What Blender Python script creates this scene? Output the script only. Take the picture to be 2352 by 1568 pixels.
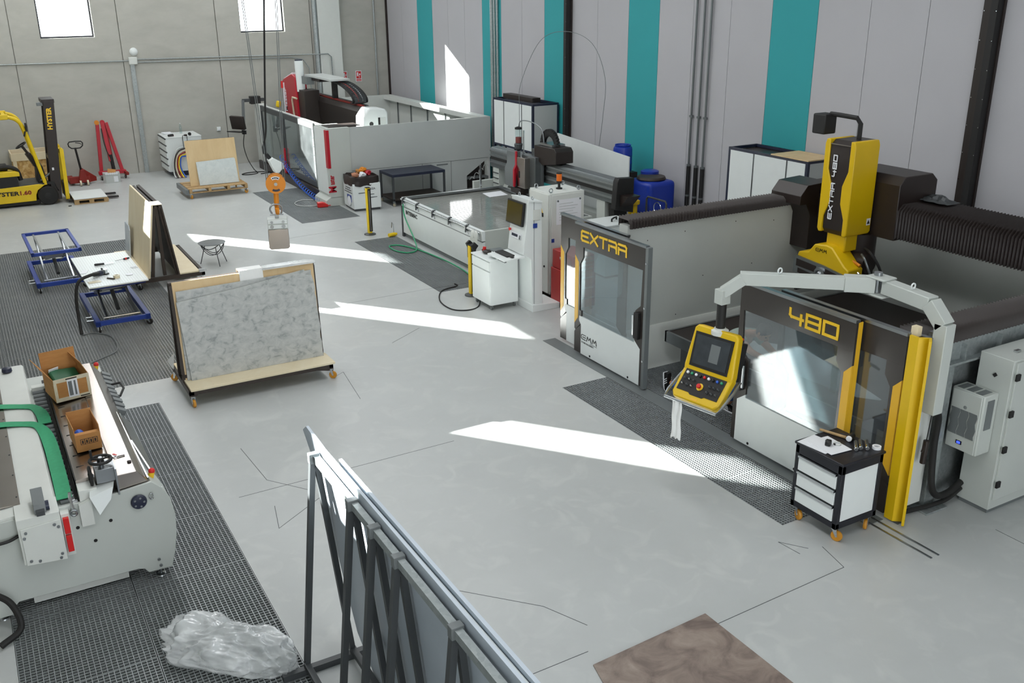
import bpy, bmesh, math, random
from mathutils import Vector, Matrix, Euler
random.seed(7)
for o in list(bpy.data.objects): bpy.data.objects.remove(o, do_unlink=True)
SC = bpy.context.scene
COL = SC.collection
R = math.radians
PI = math.pi

# ------------------------------------------------------------------ camera
cam_d = bpy.data.cameras.new('camera')
cam_d.sensor_fit = 'HORIZONTAL'; cam_d.sensor_width = 36.0
cam_d.lens = 36.0 * 2195.27 / 2352.0
cam_d.clip_end = 200
cam = bpy.data.objects.new('camera', cam_d); COL.objects.link(cam)
_yaw, _pit, _rol = R(29.5575), R(20.2986), R(-0.51866)
_f = Vector((math.sin(_yaw)*math.cos(_pit), math.cos(_yaw)*math.cos(_pit), -math.sin(_pit)))
_r = Vector((math.cos(_yaw), -math.sin(_yaw), 0)); _u = _r.cross(_f)
_c, _s = math.cos(_rol), math.sin(_rol)
_rx = _c*_r + _s*_u; _ux = -_s*_r + _c*_u
cam.matrix_world = Matrix(((_rx.x, _ux.x, -_f.x, 0), (_rx.y, _ux.y, -_f.y, 0), (_rx.z, _ux.z, -_f.z, 5.5), (0, 0, 0, 1)))
SC.camera = cam

# ------------------------------------------------------------------ world, sun, skylights, exposure
W = bpy.data.worlds.new('sky'); SC.world = W; W.use_nodes = True
_bg = W.node_tree.nodes['Background']; _bg.inputs[0].default_value = (0.93, 0.97, 1.0, 1); _bg.inputs[1].default_value = 6.0
sun_d = bpy.data.lights.new('sun', 'SUN'); sun_d.energy = 70.0; sun_d.angle = R(0.53); sun_d.color = (1.0, 0.96, 0.90)
sun = bpy.data.objects.new('sun', sun_d); COL.objects.link(sun)
sun.rotation_euler = Vector((0.80, -1.0, -0.545)).to_track_quat('-Z', 'Y').to_euler()
sun.location = (-10, 40, 20)
def skylight(x, y, w, l, p, col=(0.98, 0.99, 1.0)):
    d = bpy.data.lights.new('skylight_daylight', 'AREA'); d.shape = 'RECTANGLE'; d.size = w; d.size_y = l; d.energy = p; d.color = col
    o = bpy.data.objects.new('skylight_daylight', d); COL.objects.link(o); o.location = (x, y, 8.9)
for _y in (3.0, 10.0, 17.0, 24.0, 30.0):
    skylight(2.5, _y, 1.6, 4.0, 172)
    if _y > 6: skylight(8.5, _y, 1.6, 4.0, 140)
def portal(loc, rot, w, h):
    d = bpy.data.lights.new('daylight_portal', 'AREA'); d.shape = 'RECTANGLE'; d.size = w; d.size_y = h; d.energy = 0; d.cycles.is_portal = True
    o = bpy.data.objects.new('daylight_portal', d); COL.objects.link(o); o.location = loc; o.rotation_euler = rot
portal((2.0, -8.25, 3.5), (R(90), 0, PI), 7.0, 7.0)                 # unseen gate opening added behind the camera for fill light, looking +Y
for _y in (30.82, 25.32, 19.36, 11.3, 3.6, -2.4): portal((-2.0, _y, 5.39), (R(90), 0, R(90)), 1.2, 2.38)
for _x in (3.33, 9.27): portal((_x, 33.0, 5.35), (R(90), 0, 0), 1.5, 2.3)
SC.view_settings.view_transform = 'Standard'; SC.view_settings.look = 'None'
SC.view_settings.exposure = 0.0; SC.view_settings.gamma = 1.0
SC.view_settings.use_curve_mapping = False
SC.cycles.use_denoising = True
SC.cycles.sample_clamp_indirect = 8.0; SC.cycles.max_bounces = 7; SC.cycles.diffuse_bounces = 3; SC.cycles.glossy_bounces = 3; SC.cycles.use_adaptive_sampling = True; SC.cycles.adaptive_threshold = 0.02
SC.cycles.caustics_reflective = False; SC.cycles.caustics_refractive = False

# ------------------------------------------------------------------ materials
def C(h):
    h = h.lstrip('#'); v = [int(h[i:i+2], 16)/255 for i in (0, 2, 4)]
    return tuple(c/12.92 if c <= 0.04045 else ((c+0.055)/1.055)**2.4 for c in v) + (1,)
MATS = {}
def mat(name, hexc, rough=0.5, metal=0.0, var=0.06, scale=6.0, bump=0.0, bscale=40.0, spec=0.5, coat=0.0, emit=None, estr=0.0, hex2=None):
    m = bpy.data.materials.new(name); m.use_nodes = True
    nt = m.node_tree; N = nt.nodes; L = nt.links; b = N['Principled BSDF']
    c = C(hexc)
    b.inputs['Roughness'].default_value = rough; b.inputs['Metallic'].default_value = metal
    b.inputs['Specular IOR Level'].default_value = spec; b.inputs['Coat Weight'].default_value = coat
    tc = N.new('ShaderNodeTexCoord')
    nz = N.new('ShaderNodeTexNoise'); nz.inputs['Scale'].default_value = scale; nz.inputs['Detail'].default_value = 5
    L.new(tc.outputs['Object'], nz.inputs['Vector'])
    mx = N.new('ShaderNodeMix'); mx.data_type = 'RGBA'
    c2 = C(hex2) if hex2 else tuple(max(0, x*(1-2*var)) for x in c[:3]) + (1,)
    c1 = c if hex2 else tuple(min(1, x*(1+var)) for x in c[:3]) + (1,)
    mx.inputs['A'].default_value = c1; mx.inputs['B'].default_value = c2
    L.new(nz.outputs['Fac'], mx.inputs['Factor']); L.new(mx.outputs['Result'], b.inputs['Base Color'])
    if bump > 0:
        n2 = N.new('ShaderNodeTexNoise'); n2.inputs['Scale'].default_value = bscale; n2.inputs['Detail'].default_value = 3
        L.new(tc.outputs['Object'], n2.inputs['Vector'])
        bp = N.new('ShaderNodeBump'); bp.inputs['Strength'].default_value = bump; bp.inputs['Distance'].default_value = 0.01
        L.new(n2.outputs['Fac'], bp.inputs['Height']); L.new(bp.outputs['Normal'], b.inputs['Normal'])
    if emit:
        b.inputs['Emission Color'].default_value = C(emit); b.inputs['Emission Strength'].default_value = estr
    MATS[name] = m; return m
def ramp_mat(name, stops, scale=3.0, rough=0.4, kind='noise', detail=8, dist=0.0, stretch=(1, 1, 1), bump=0.0, metal=0.0):
    m = bpy.data.materials.new(name); m.use_nodes = True
    nt = m.node_tree; N = nt.nodes; L = nt.links; b = N['Principled BSDF']
    b.inputs['Roughness'].default_value = rough; b.inputs['Metallic'].default_value = metal
    tc = N.new('ShaderNodeTexCoord'); mp = N.new('ShaderNodeMapping'); mp.inputs['Scale'].default_value = stretch
    L.new(tc.outputs['Object'], mp.inputs['Vector'])
    if kind == 'noise':
        t = N.new('ShaderNodeTexNoise'); t.inputs['Scale'].default_value = scale; t.inputs['Detail'].default_value = detail
        t.inputs['Roughness'].default_value = 0.62; t.inputs['Distortion'].default_value = dist; out = t.outputs['Fac']
    elif kind == 'voronoi':
        t = N.new('ShaderNodeTexVoronoi'); t.inputs['Scale'].default_value = scale; out = t.outputs['Color']
    else:
        t = N.new('ShaderNodeTexWave'); t.inputs['Scale'].default_value = scale; t.inputs['Distortion'].default_value = dist
        t.inputs['Detail'].default_value = 4; out = t.outputs['Fac']
    L.new(mp.outputs['Vector'], t.inputs['Vector'])
    cr = N.new('ShaderNodeValToRGB'); e = cr.color_ramp.elements
    while len(e) > 1: e.remove(e[-1])
    e[0].position = stops[0][0]; e[0].color = C(stops[0][1])
    for p, h in stops[1:]:
        x = e.new(p); x.color = C(h)
    L.new(out, cr.inputs['Fac']); L.new(cr.outputs['Color'], b.inputs['Base Color'])
    if bump > 0:
        bp = N.new('ShaderNodeBump'); bp.inputs['Strength'].default_value = bump; bp.inputs['Distance'].default_value = 0.01
        L.new(out, bp.inputs['Height']); L.new(bp.outputs['Normal'], b.inputs['Normal'])
    MATS[name] = m; return m
def glass_mat(name, tint='#f4fbfb', ior=1.5, rough=0.02, haze=0.0):
    m = bpy.data.materials.new(name); m.use_nodes = True
    nt = m.node_tree; N = nt.nodes; L = nt.links
    N.remove(N['Principled BSDF']); out = N['Material Output']
    tr = N.new('ShaderNodeBsdfTransparent'); tr.inputs[0].default_value = C(tint)
    gl = N.new('ShaderNodeBsdfGlossy'); gl.inputs['Roughness'].default_value = rough; gl.inputs['Color'].default_value = (1, 1, 1, 1)
    df = N.new('ShaderNodeBsdfDiffuse'); df.inputs[0].default_value = C('#eef1f2')
    nz = N.new('ShaderNodeTexNoise'); nz.inputs['Scale'].default_value = 2.5; nz.inputs['Detail'].default_value = 6
    tc = N.new('ShaderNodeTexCoord'); L.new(tc.outputs['Object'], nz.inputs['Vector'])
    mm = N.new('ShaderNodeMath'); mm.operation = 'MULTIPLY'; mm.inputs[1].default_value = haze; L.new(nz.outputs['Fac'], mm.inputs[0])
    m1 = N.new('ShaderNodeMixShader'); L.new(mm.outputs[0], m1.inputs[0]); L.new(tr.outputs[0], m1.inputs[1]); L.new(df.outputs[0], m1.inputs[2])
    fr = N.new('ShaderNodeFresnel'); ge = N.new('ShaderNodeNewGeometry'); mr = N.new('ShaderNodeMapRange')
    mr.inputs['To Min'].default_value = ior; mr.inputs['To Max'].default_value = 1/ior; L.new(ge.outputs['Backfacing'], mr.inputs['Value']); L.new(mr.outputs['Result'], fr.inputs[0])
    m2 = N.new('ShaderNodeMixShader'); L.new(fr.outputs[0], m2.inputs[0]); L.new(m1.outputs[0], m2.inputs[1]); L.new(gl.outputs[0], m2.inputs[2])
    L.new(m2.outputs[0], out.inputs[0]); MATS[name] = m; return m

mat('wall_grey', '#b8b7bb', 0.75, var=0.03, scale=1.2, bump=0.05, bscale=120)
mat('wall_teal', '#2f9fa4', 0.7, var=0.03, scale=1.2)
mat('wall_white', '#c9ccca', 0.8, var=0.03, scale=1)
ramp_mat('concrete', [(0.0, '#a2a199'), (0.5, '#b4b3ab'), (1.0, '#c3c2ba')], 1.1, 0.85, 'noise', 8, 0.3, (1, 1, 2.2), 0.06)
mat('ceiling_white', '#cfd2d2', 0.85, var=0.02)
mat('white', '#e6ebea', 0.35, var=0.02)
mat('offwhite', '#d9dcd7', 0.4, var=0.03)
mat('machine_grey', '#c3c8c3', 0.42, var=0.04, scale=2)
mat('panel_grey', '#c2c6c4', 0.38, var=0.03, scale=2)
mat('booth_grey', '#cfd2cd', 0.40, var=0.03, scale=2)
mat('navy', '#20263c', 0.4, var=0.08)
mat('navy_black', '#171821', 0.42, var=0.08)
mat('black', '#111112', 0.45, var=0.1)
mat('soft_black', '#1b1a1a', 0.6, var=0.1)
mat('dark_grey', '#45484a', 0.45, var=0.06)
mat('mid_grey', '#6f7475', 0.45, var=0.06)
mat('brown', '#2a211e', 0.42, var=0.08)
mat('door_dark', '#37322f', 0.36, var=0.04)
mat('rack_brown', '#3a302a', 0.5, var=0.14, scale=9)
mat('yellow', '#e0b90d', 0.38, var=0.05, scale=3)
mat('gold', '#eab62a', 0.36, var=0.04, scale=3)
mat('lift_yellow', '#e8c515', 0.4, var=0.06)
mat('letter_yellow', '#f2c62c', 0.4, var=0.02)
mat('red', '#b7152a', 0.32, var=0.05)
mat('dark_red', '#8c2117', 0.5, var=0.12)
mat('chest_red', '#b01d1a', 0.32, var=0.05)
mat('signal_red', '#d3201f', 0.4, var=0.04)
mat('blue', '#21409a', 0.42, var=0.12, scale=12)
mat('drum_blue', '#1d3aa6', 0.35, var=0.05)
mat('cable_blue', '#2f5fc4', 0.4, var=0.04)
mat('green_strap', '#3fa878', 0.75, var=0.12, scale=25, bump=0.2, bscale=200)
mat('hose_green', '#2c9468', 0.45, var=0.04)
mat('green', '#1c5e3f', 0.5, var=0.1)
mat('orange', '#e08a1c', 0.4, var=0.06)
mat('caster_orange', '#c98a25', 0.5, var=0.1)
mat('beacon', '#e66f12', 0.15, var=0.03, coat=0.5)
mat('chrome', '#d5d8da', 0.16, 1.0, var=0.02)
mat('steel', '#a9adb0', 0.32, 1.0, var=0.08, scale=8)
mat('stainless', '#b5aca6', 0.24, 1.0, var=0.08, scale=3, bump=0.03, bscale=30)
ramp_mat('galvanised', [(0.0, '#9aa1a2'), (0.5, '#a6adad'), (1.0, '#b2b8b8')], 30, 0.38, 'voronoi', metal=0.6)
mat('grating', '#a3a8a9', 0.42, 0.35, var=0.12, scale=3)
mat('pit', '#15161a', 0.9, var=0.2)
mat('slat', '#a29d97', 0.45, 0.25, var=0.12, scale=5)
mat('rubber', '#191817', 0.7, var=0.1)
mat('tube_grey', '#7d8284', 0.35, 0.7, var=0.08)
ramp_mat('cardboard', [(0.0, '#a5713d'), (0.5, '#b8834a'), (1.0, '#c6925a')], 7, 0.8, 'noise', 4, 0, (1, 1, 4))
mat('tape', '#d9cfb4', 0.3, var=0.1, scale=20)
ramp_mat('plywood', [(0.0, '#c9a777'), (0.5, '#dcc093'), (1.0, '#e8d2ab')], 3, 0.6, 'noise', 6, 1.2, (1, 1, 0.25))
ramp_mat('birch', [(0.0, '#d9c7a2'), (0.5, '#e6d8b8'), (1.0, '#efe5cc')], 2.5, 0.55, 'noise', 6, 1.0, (1, 1, 0.25))
ramp_mat('osb', [(0.0, '#9a733f'), (0.45, '#c39a5c'), (0.7, '#d3b074'), (1.0, '#e3c793')], 14, 0.8, 'voronoi')
ramp_mat('pallet_wood', [(0.0, '#8f7450'), (0.5, '#b39468'), (1.0, '#c7ab80')], 6, 0.8, 'noise', 6, 0.6, (3, 0.6, 1))
ramp_mat('marble', [(0.0, '#5f6364'), (0.35, '#979b9a'), (0.45, '#b2b5b3'), (0.6, '#c0c2bf'), (1.0, '#d3d5d1')], 8.5, 0.28, 'noise', 15, 0.7, (1, 1, 1.3))
ramp_mat('marble_white', [(0.0, '#aeb9bd'), (0.4, '#d4dcdc'), (1.0, '#eef2f1')], 7, 0.3, 'noise', 10, 1.2)
ramp_mat('brown_stone', [(0.0, '#4f423d'), (0.36, '#6b5c55'), (0.52, '#86776d'), (0.7, '#9b8c81'), (1.0, '#b0a398')], 3.2, 0.55, 'noise', 10, 0.9)
mat('slab_blue', '#c0cad5', 0.3, var=0.08, scale=3)
mat('water', '#8d918c', 0.05, var=0.1, scale=2, spec=0.8)
mat('paper', '#eef0f4', 0.7, var=0.02)
mat('screen', '#3d4348', 0.12, var=0.25, scale=9, spec=0.6)
mat('screen_olive', '#4b4220', 0.12, var=0.2, scale=3, spec=0.6)
mat('plastic_clear', '#e9ecef', 0.2, var=0.02)
mat('jeans', '#3f5f95', 0.85, var=0.2, scale=18, bump=0.2, bscale=60)
mat('shirt', '#8f9d94', 0.9, var=0.12, scale=8, bump=0.3, bscale=25)
mat('skin', '#b98062', 0.6, var=0.06)
mat('hair', '#2a1d16', 0.7, var=0.2)
mat('cloth_white', '#f0f1ef', 0.9, var=0.03, bump=0.25, bscale=40)
mat('glow_blue', '#1a2cff', 0.3, emit='#3247ff', estr=3.0)
glass_mat('glass', '#eef6f6', 1.5, 0.02, 0.05)
glass_mat('booth_glass', '#d9e3e6', 2.1, 0.03, 0.10)
glass_mat('window_glass', '#f7fbfc', 1.25, 0.02, 0.0)
glass_mat('film', '#f6f8f8', 1.7, 0.16, 0.85)

# ------------------------------------------------------------------ mesh helpers
class MB:
    def __init__(s): s.v = []; s.f = []
    def add(s, V, F):
        n = len(s.v); s.v += [tuple(p) for p in V]; s.f += [tuple(i+n for i in q) for q in F]; return s
    def box(s, x0, x1, y0, y1, z0, z1):
        return s.add([(x0,y0,z0),(x1,y0,z0),(x1,y1,z0),(x0,y1,z0),(x0,y0,z1),(x1,y0,z1),(x1,y1,z1),(x0,y1,z1)],
                     [(0,3,2,1),(4,5,6,7),(0,1,5,4),(1,2,6,5),(2,3,7,6),(3,0,4,7)])
    def obox(s, c, size, rot=(0,0,0)):
        m = Euler(rot).to_matrix(); c = Vector(c); h = Vector(size)/2; V = []
        for z in (-1,1):
            for x, y in ((-1,-1),(1,-1),(1,1),(-1,1)): V.append(c + m @ Vector((x*h.x, y*h.y, z*h.z)))
        return s.add(V, [(0,3,2,1),(4,5,6,7),(0,1,5,4),(1,2,6,5),(2,3,7,6),(3,0,4,7)])
    def beam(s, p0, p1, w, h, up=(0,0,1)):
        p0 = Vector(p0); p1 = Vector(p1); d = (p1-p0).normalized(); u = Vector(up)
        if abs(d.dot(u)) > 0.98: u = Vector((0,1,0))
        a = d.cross(u).normalized(); b = a.cross(d).normalized(); V = []
        for p in (p0, p1):
            for x, y in ((-1,-1),(1,-1),(1,1),(-1,1)): V.append(p + a*(x*w/2) + b*(y*h/2))
        return s.add(V, [(0,3,2,1),(4,5,6,7),(0,1,5,4),(1,2,6,5),(2,3,7,6),(3,0,4,7)])
    def cyl(s, p0, p1, r, n=16, r2=None):
        p0 = Vector(p0); p1 = Vector(p1); d = (p1-p0).normalized(); u = Vector((0,0,1)) if abs(d.z) < 0.9 else Vector((1,0,0))
        a = d.cross(u).normalized(); b = d.cross(a).normalized(); r2 = r if r2 is None else r2; V = []
        for p, q in ((p0, r), (p1, r2)):
            for i in range(n):
                t = 2*PI*i/n; V.append(p + a*(q*math.cos(t)) + b*(q*math.sin(t)))
        F = [(i, (i+1) % n, n+(i+1) % n, n+i) for i in range(n)] + [tuple(range(n-1, -1, -1)), tuple(range(n, 2*n))]
        return s.add(V, F)
    def tube(s, pts, r, n=8, closed=False):
        pts = [Vector(p) for p in pts]; m = len(pts); fr = None; V = []
        for i, p in enumerate(pts):
            a = pts[(i-1) % m] if (closed or i > 0) else p; b = pts[(i+1) % m] if (closed or i < m-1) else p
            d = (b-a).normalized()
            if fr is None:
                u = Vector((0,0,1)) if abs(d.z) < 0.9 else Vector((1,0,0)); fr = d.cross(u).normalized()
            else: fr = (fr - d*fr.dot(d)).normalized()
            g = d.cross(fr)
            for k in range(n):
                t = 2*PI*k/n; V.append(p + fr*(r*math.cos(t)) + g*(r*math.sin(t)))
        F = []
        for i in range(m if closed else m-1):
            j = (i+1) % m
            for k in range(n): F.append((i*n+k, i*n+(k+1) % n, j*n+(k+1) % n, j*n+k))
        if not closed: F += [tuple(range(n-1, -1, -1)), tuple((m-1)*n+k for k in range(n))]
        return s.add(V, F)
    def prism(s, poly, ax, a, b):
        def P(p, t): return {'x': (t, p[0], p[1]), 'y': (p[0], t, p[1]), 'z': (p[0], p[1], t)}[ax]
        n = len(poly); V = [P(p, a) for p in poly] + [P(p, b) for p in poly]
        return s.add(V, [tuple(range(n)), tuple(range(2*n-1, n-1, -1))] + [(i, (i+1) % n, n+(i+1) % n, n+i) for i in range(n)])
    def lathe(s, prof, c=(0,0,0), n=24, ax='z'):
        V = []; c = Vector(c)
        for r, z in prof:
            for i in range(n):
                t = 2*PI*i/n; x, y = r*math.cos(t), r*math.sin(t)
                V.append(c + Vector({'z': (x, y, z), 'x': (z, x, y), 'y': (x, z, y)}[ax]))
        m = len(prof); F = [(j*n+i, j*n+(i+1) % n, (j+1)*n+(i+1) % n, (j+1)*n+i) for j in range(m-1) for i in range(n)]
        F += [tuple(range(n)), tuple((m-1)*n+i for i in range(n))]
        return s.add(V, F)
    def sphere(s, c, r, n=16, m=10, sq=(1,1,1)):
        k = len(s.v); s.lathe([(max(1e-4, r*math.sin(PI*j/m)), -r*math.cos(PI*j/m)) for j in range(m+1)], (0,0,0), n)
        for i in range(k, len(s.v)):
            p = s.v[i]; s.v[i] = (c[0]+p[0]*sq[0], c[1]+p[1]*sq[1], c[2]+p[2]*sq[2])
        return s
    def quad(s, a, b, c, d): return s.add([a, b, c, d], [(0,1,2,3)])
    def xf(s, M):
        s.v = [tuple(M @ Vector(p)) for p in s.v]; return s
    def mesh(s, name):
        me = bpy.data.meshes.new(name); me.from_pydata(s.v, [], s.f)
        bm = bmesh.new(); bm.from_mesh(me); bmesh.ops.recalc_face_normals(bm, faces=bm.faces); bm.to_mesh(me); bm.free()
        me.shade_smooth(); me.set_sharp_from_angle(angle=R(32)); return me
def arc(c, r, a0, a1, n, ax='z'):
    out = []
    for i in range(n+1):
        t = R(a0+(a1-a0)*i/n); x, y = r*math.cos(t), r*math.sin(t)
        out.append({'z': (c[0]+x, c[1]+y, c[2]), 'y': (c[0]+x, c[1], c[2]+y), 'x': (c[0], c[1]+x, c[2]+y)}[ax])
    return out
def bez(P, n=20):
    P = [Vector(p) for p in P]; out = []
    Q = [2*P[0]-P[1]] + P + [2*P[-1]-P[-2]]
    for i in range(1, len(Q)-2):
        a, b, c, d = Q[i-1], Q[i], Q[i+1], Q[i+2]
        for k in range(n):
            t = k/n; out.append(0.5*((2*b) + (c-a)*t + (2*a-5*b+4*c-d)*t*t + (3*b-a-3*c+d)*t**3))
    out.append(P[-1]); return out
def put(name, me, m, parent=None, bev=0.0, seg=2):
    o = bpy.data.objects.new(name, me); COL.objects.link(o)
    if m: 
        if not me.materials: me.materials.append(MATS[m])
    if parent: o.parent = parent
    if bev:
        b = o.modifiers.new('bevel', 'BEVEL'); b.width = bev; b.segments = seg; b.limit_method = 'ANGLE'; b.angle_limit = R(40)
    return o
def tag(o, label=None, cat=None, group=None, kind=None):
    if label: o['label'] = label
    if cat: o['category'] = cat
    if group: o['group'] = group
    if kind: o['kind'] = kind
    return o
class Thing:
    """an Empty at the thing's base; parts are given in its own coordinates, or in world coordinates with w=True"""
    def __init__(s, name, label, cat, loc=(0,0,0), rz=0.0, group=None, w=False):
        s.o = bpy.data.objects.new(name, None); COL.objects.link(s.o); s.o.empty_display_size = 0.1
        s.o.location = loc; s.o.rotation_euler = (0,0,rz); s.loc = Vector(loc); s.w = w; s.rz = rz
        tag(s.o, label, cat, group)
    def part(s, name, mb, m, parent=None, bev=0.0, label=None, kind=None, seg=2):
        if s.w: mb.xf(Matrix.Rotation(-s.rz, 4, 'Z') @ Matrix.Translation(-s.loc))
        o = put(name, mb.mesh(name), m, parent or s.o, bev, seg); tag(o, label, kind=kind); return o
def solo(name, label, cat, mb, m, group=None, bev=0.0, kind=None, seg=2):
    xs = [p[0] for p in mb.v]; ys = [p[1] for p in mb.v]; zs = [p[2] for p in mb.v]
    c = Vector(((min(xs)+max(xs))/2, (min(ys)+max(ys))/2, min(zs))); mb.xf(Matrix.Translation(-c))
    o = put(name, mb.mesh(name), m, None, bev, seg); o.location = c; return tag(o, label, cat, group, kind)
def struct(name, mb, m, parent=None, kind='structure'):
    o = put(name, mb.mesh(name), m, parent)
    if not parent: o['kind'] = kind
    return o
def copy_tree(o, parent=None):
    c = o.copy(); COL.objects.link(c); c.parent = parent
    for ch in [x for x in o.children]: copy_tree(ch, c)
    return c
# ---- lettering: stroke letters on a 1 x 1 cell
GL = {'E': [[(1,1),(0.12,1),(0,0.85),(0,0.15),(0.12,0),(1,0)],[(0,0.5),(0.9,0.5)]],
 'X': [[(0,1),(1,0)],[(0,0),(1,1)]], 'T': [[(0,1),(1,1)],[(0.5,1),(0.5,0)]],
 'R': [[(0,0),(0,0.5)],[(0,1),(0.85,1),(1,0.85),(1,0.6),(0.9,0.5),(0.25,0.5)],[(0.8,0.5),(1,0.35),(1,0)]],
 'A': [[(0,0),(0,0.6)],[(0,1),(0.85,1),(1,0.85),(1,0)],[(0,0.5),(1,0.5)]],
 '4': [[(0,1),(0,0.55),(0.12,0.42),(1,0.42)],[(0.85,0.75),(0.85,0)]],
 '8': [[(0,0),(1,0),(1,1),(0,1),(0,0)],[(0,0.5),(1,0.5)]], '0': [[(0,0),(1,0),(1,1),(0,1),(0,0)]],
 'G': [[(1,1),(0.2,1),(0,0.8),(0,0.2),(0.2,0),(1,0)],[(0.35,0.5),(1,0.5)]], 'M': [[(0,0),(0.2,1),(0.5,0.35),(0.8,1),(1,0)]],
 'N': [[(0,0),(0,1),(1,0),(1,1)]], 'C': [[(1,1),(0,1),(0,0),(1,0)]], 'I': [[(0.5,0),(0.5,1)]], ' ': []}
def letters(txt, org, ux, uy, w, h, gap, t, d=0.004):
    """stroke lettering in the plane through org spanned by the unit vectors ux (reading direction) and uy (up)"""
    mb = MB(); org = Vector(org); ux = Vector(ux); uy = Vector(uy); nz = ux.cross(uy); x = 0.0; q = 0
    for ch in txt:
        for pl in GL.get(ch, []):
            for a, b in zip(pl[:-1], pl[1:]):
                A = org + ux*(x+a[0]*w) + uy*(a[1]*h); B = org + ux*(x+b[0]*w) + uy*(b[1]*h); e = (B-A).normalized()*t*0.5
                mb.beam(A-e, B+e, t, d*(1+0.12*(q % 7)), up=nz); q += 1
        x += w*0.55+gap if ch == ' ' else w+gap
    return mb
def font_text(txt, size, ext=0.002, bold=0.0):
    cu = bpy.data.curves.new('lettering', 'FONT'); cu.body = txt; cu.size = size; cu.extrude = ext; cu.offset = bold; cu.resolution_u = 2
    o = bpy.data.objects.new('lettering', cu); me = bpy.data.meshes.new_from_object(o); bpy.data.objects.remove(o); bpy.data.curves.remove(cu)
    return me
def text_part(T, txt, size, org, ux, uy, m, ext=0.002, bold=0.0, name='lettering', parent=None, sx=1.0):
    me = font_text(txt, size, ext, bold); ux = Vector(ux).normalized(); uy = Vector(uy).normalized(); n = ux.cross(uy)
    M = Matrix(((ux.x*sx, uy.x, n.x, org[0]), (ux.y*sx, uy.y, n.y, org[1]), (ux.z*sx, uy.z, n.z, org[2]), (0,0,0,1)))
    if T.w: M = Matrix.Rotation(-T.rz, 4, 'Z') @ Matrix.Translation(-T.loc) @ M
    me.transform(M); return put(name, me, m, parent or T.o)
def caster(T, x, y, z, r=0.05, ang=0.0, wheel='caster_orange', w=0.035, fork='chrome'):
    """swivel caster whose wheel touches the floor, hanging from height z"""
    rot = Matrix.Translation((x, y, 0)) @ Matrix.Rotation(ang, 4, 'Z')
    f = MB(); f.cyl((0,0,z-0.012), (0,0,z), r*0.75, 12)
    for s in (-1, 1): f.prism([(-r*0.45, z-0.01), (r*0.45, z-0.01), (r*0.75, r*0.9), (r*0.35, r*0.9)], 'y', s*(w/2+0.004)-0.002, s*(w/2+0.004)+0.002)
    f.cyl((r*0.5,-w/2-0.008,r), (r*0.5,w/2+0.008,r), r*0.18, 8).xf(rot)
    k = MB().lathe([(r*0.3,-w/2),(r*0.92,-w/2),(r,-w/4),(r,w/4),(r*0.92,w/2),(r*0.3,w/2)], (r*0.5,0,r), 18, 'y').xf(rot)
    if T.w:
        f.xf(Matrix.Translation(T.loc*0)); 
    c = T.part('caster', f, fork); T.part('wheel', k, wheel, c); return c
# ================================================================== the setting
XL, XR, YB, YF, ZC = -1.8, 13.67, 32.75, -8.0, 9.0
# floor with pits under the gratings ------------------------------------------------
PITS = [(-1.0, 2.95, 14.24, 23.70), (-0.40, 1.78, 3.0, 13.35), (7.50, 8.55, 16.02, 20.60), (7.00, 7.79, 6.42, 10.86), (8.03, 9.40, 7.0, 10.80), (7.05, 8.60, 23.05, 27.6)]
xs = sorted({XL-0.3, XR+0.3} | {p[0] for p in PITS} | {p[1] for p in PITS}); ys = sorted({YF-0.3, YB+0.3} | {p[2] for p in PITS} | {p[3] for p in PITS})
f = MB()
for i in range(len(xs)-1):
    for j in range(len(ys)-1):
        cx, cy = (xs[i]+xs[i+1])/2, (ys[j]+ys[j+1])/2
        if not any(a < cx < b and c < cy < d for a, b, c, d in PITS): f.quad((xs[i],ys[j],0),(xs[i+1],ys[j],0),(xs[i+1],ys[j+1],0),(xs[i],ys[j+1],0))
def floor_material():
    m = bpy.data.materials.new('floor_paint'); m.use_nodes = True; nt = m.node_tree; N = nt.nodes; L = nt.links; b = N['Principled BSDF']
    tc = N.new('ShaderNodeTexCoord')
    n1 = N.new('ShaderNodeTexNoise'); n1.inputs['Scale'].default_value = 0.45; n1.inputs['Detail'].default_value = 9; n1.inputs['Roughness'].default_value = 0.65
    n2 = N.new('ShaderNodeTexNoise'); n2.inputs['Scale'].default_value = 2.6; n2.inputs['Detail'].default_value = 9; n2.inputs['Distortion'].default_value = 1.2
    for n in (n1, n2): L.new(tc.outputs['Object'], n.inputs['Vector'])
    r1 = N.new('ShaderNodeValToRGB'); e = r1.color_ramp.elements; e[0].position = 0.3; e[0].color = C('#b2b5b4'); e[1].position = 0.7; e[1].color = C('#bec1c0')
    r2 = N.new('ShaderNodeValToRGB'); e = r2.color_ramp.elements; e[0].position = 0.52; e[0].color = (0,0,0,1); e[1].position = 0.8; e[1].color = (1,1,1,1)
    L.new(n1.outputs['Fac'], r1.inputs['Fac']); L.new(n2.outputs['Fac'], r2.inputs['Fac'])
    mx = N.new('ShaderNodeMix'); mx.data_type = 'RGBA'; mx.inputs['B'].default_value = C('#cdcfcc'); L.new(r1.outputs['Color'], mx.inputs['A'])
    mt = N.new('ShaderNodeMath'); mt.operation = 'MULTIPLY'; mt.inputs[1].default_value = 0.55; L.new(r2.outputs['Color'], mt.inputs[0]); L.new(mt.outputs[0], mx.inputs['Factor'])
    L.new(mx.outputs['Result'], b.inputs['Base Color'])
    rr = N.new('ShaderNodeMapRange'); rr.inputs['To Min'].default_value = 0.24; rr.inputs['To Max'].default_value = 0.5; L.new(n2.outputs['Fac'], rr.inputs['Value']); L.new(rr.outputs['Result'], b.inputs['Roughness'])
    b.inputs['Specular IOR Level'].default_value = 0.45
    MATS['floor'] = m
floor_material()
floor = struct('floor', f, 'floor')
pit = MB()
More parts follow.
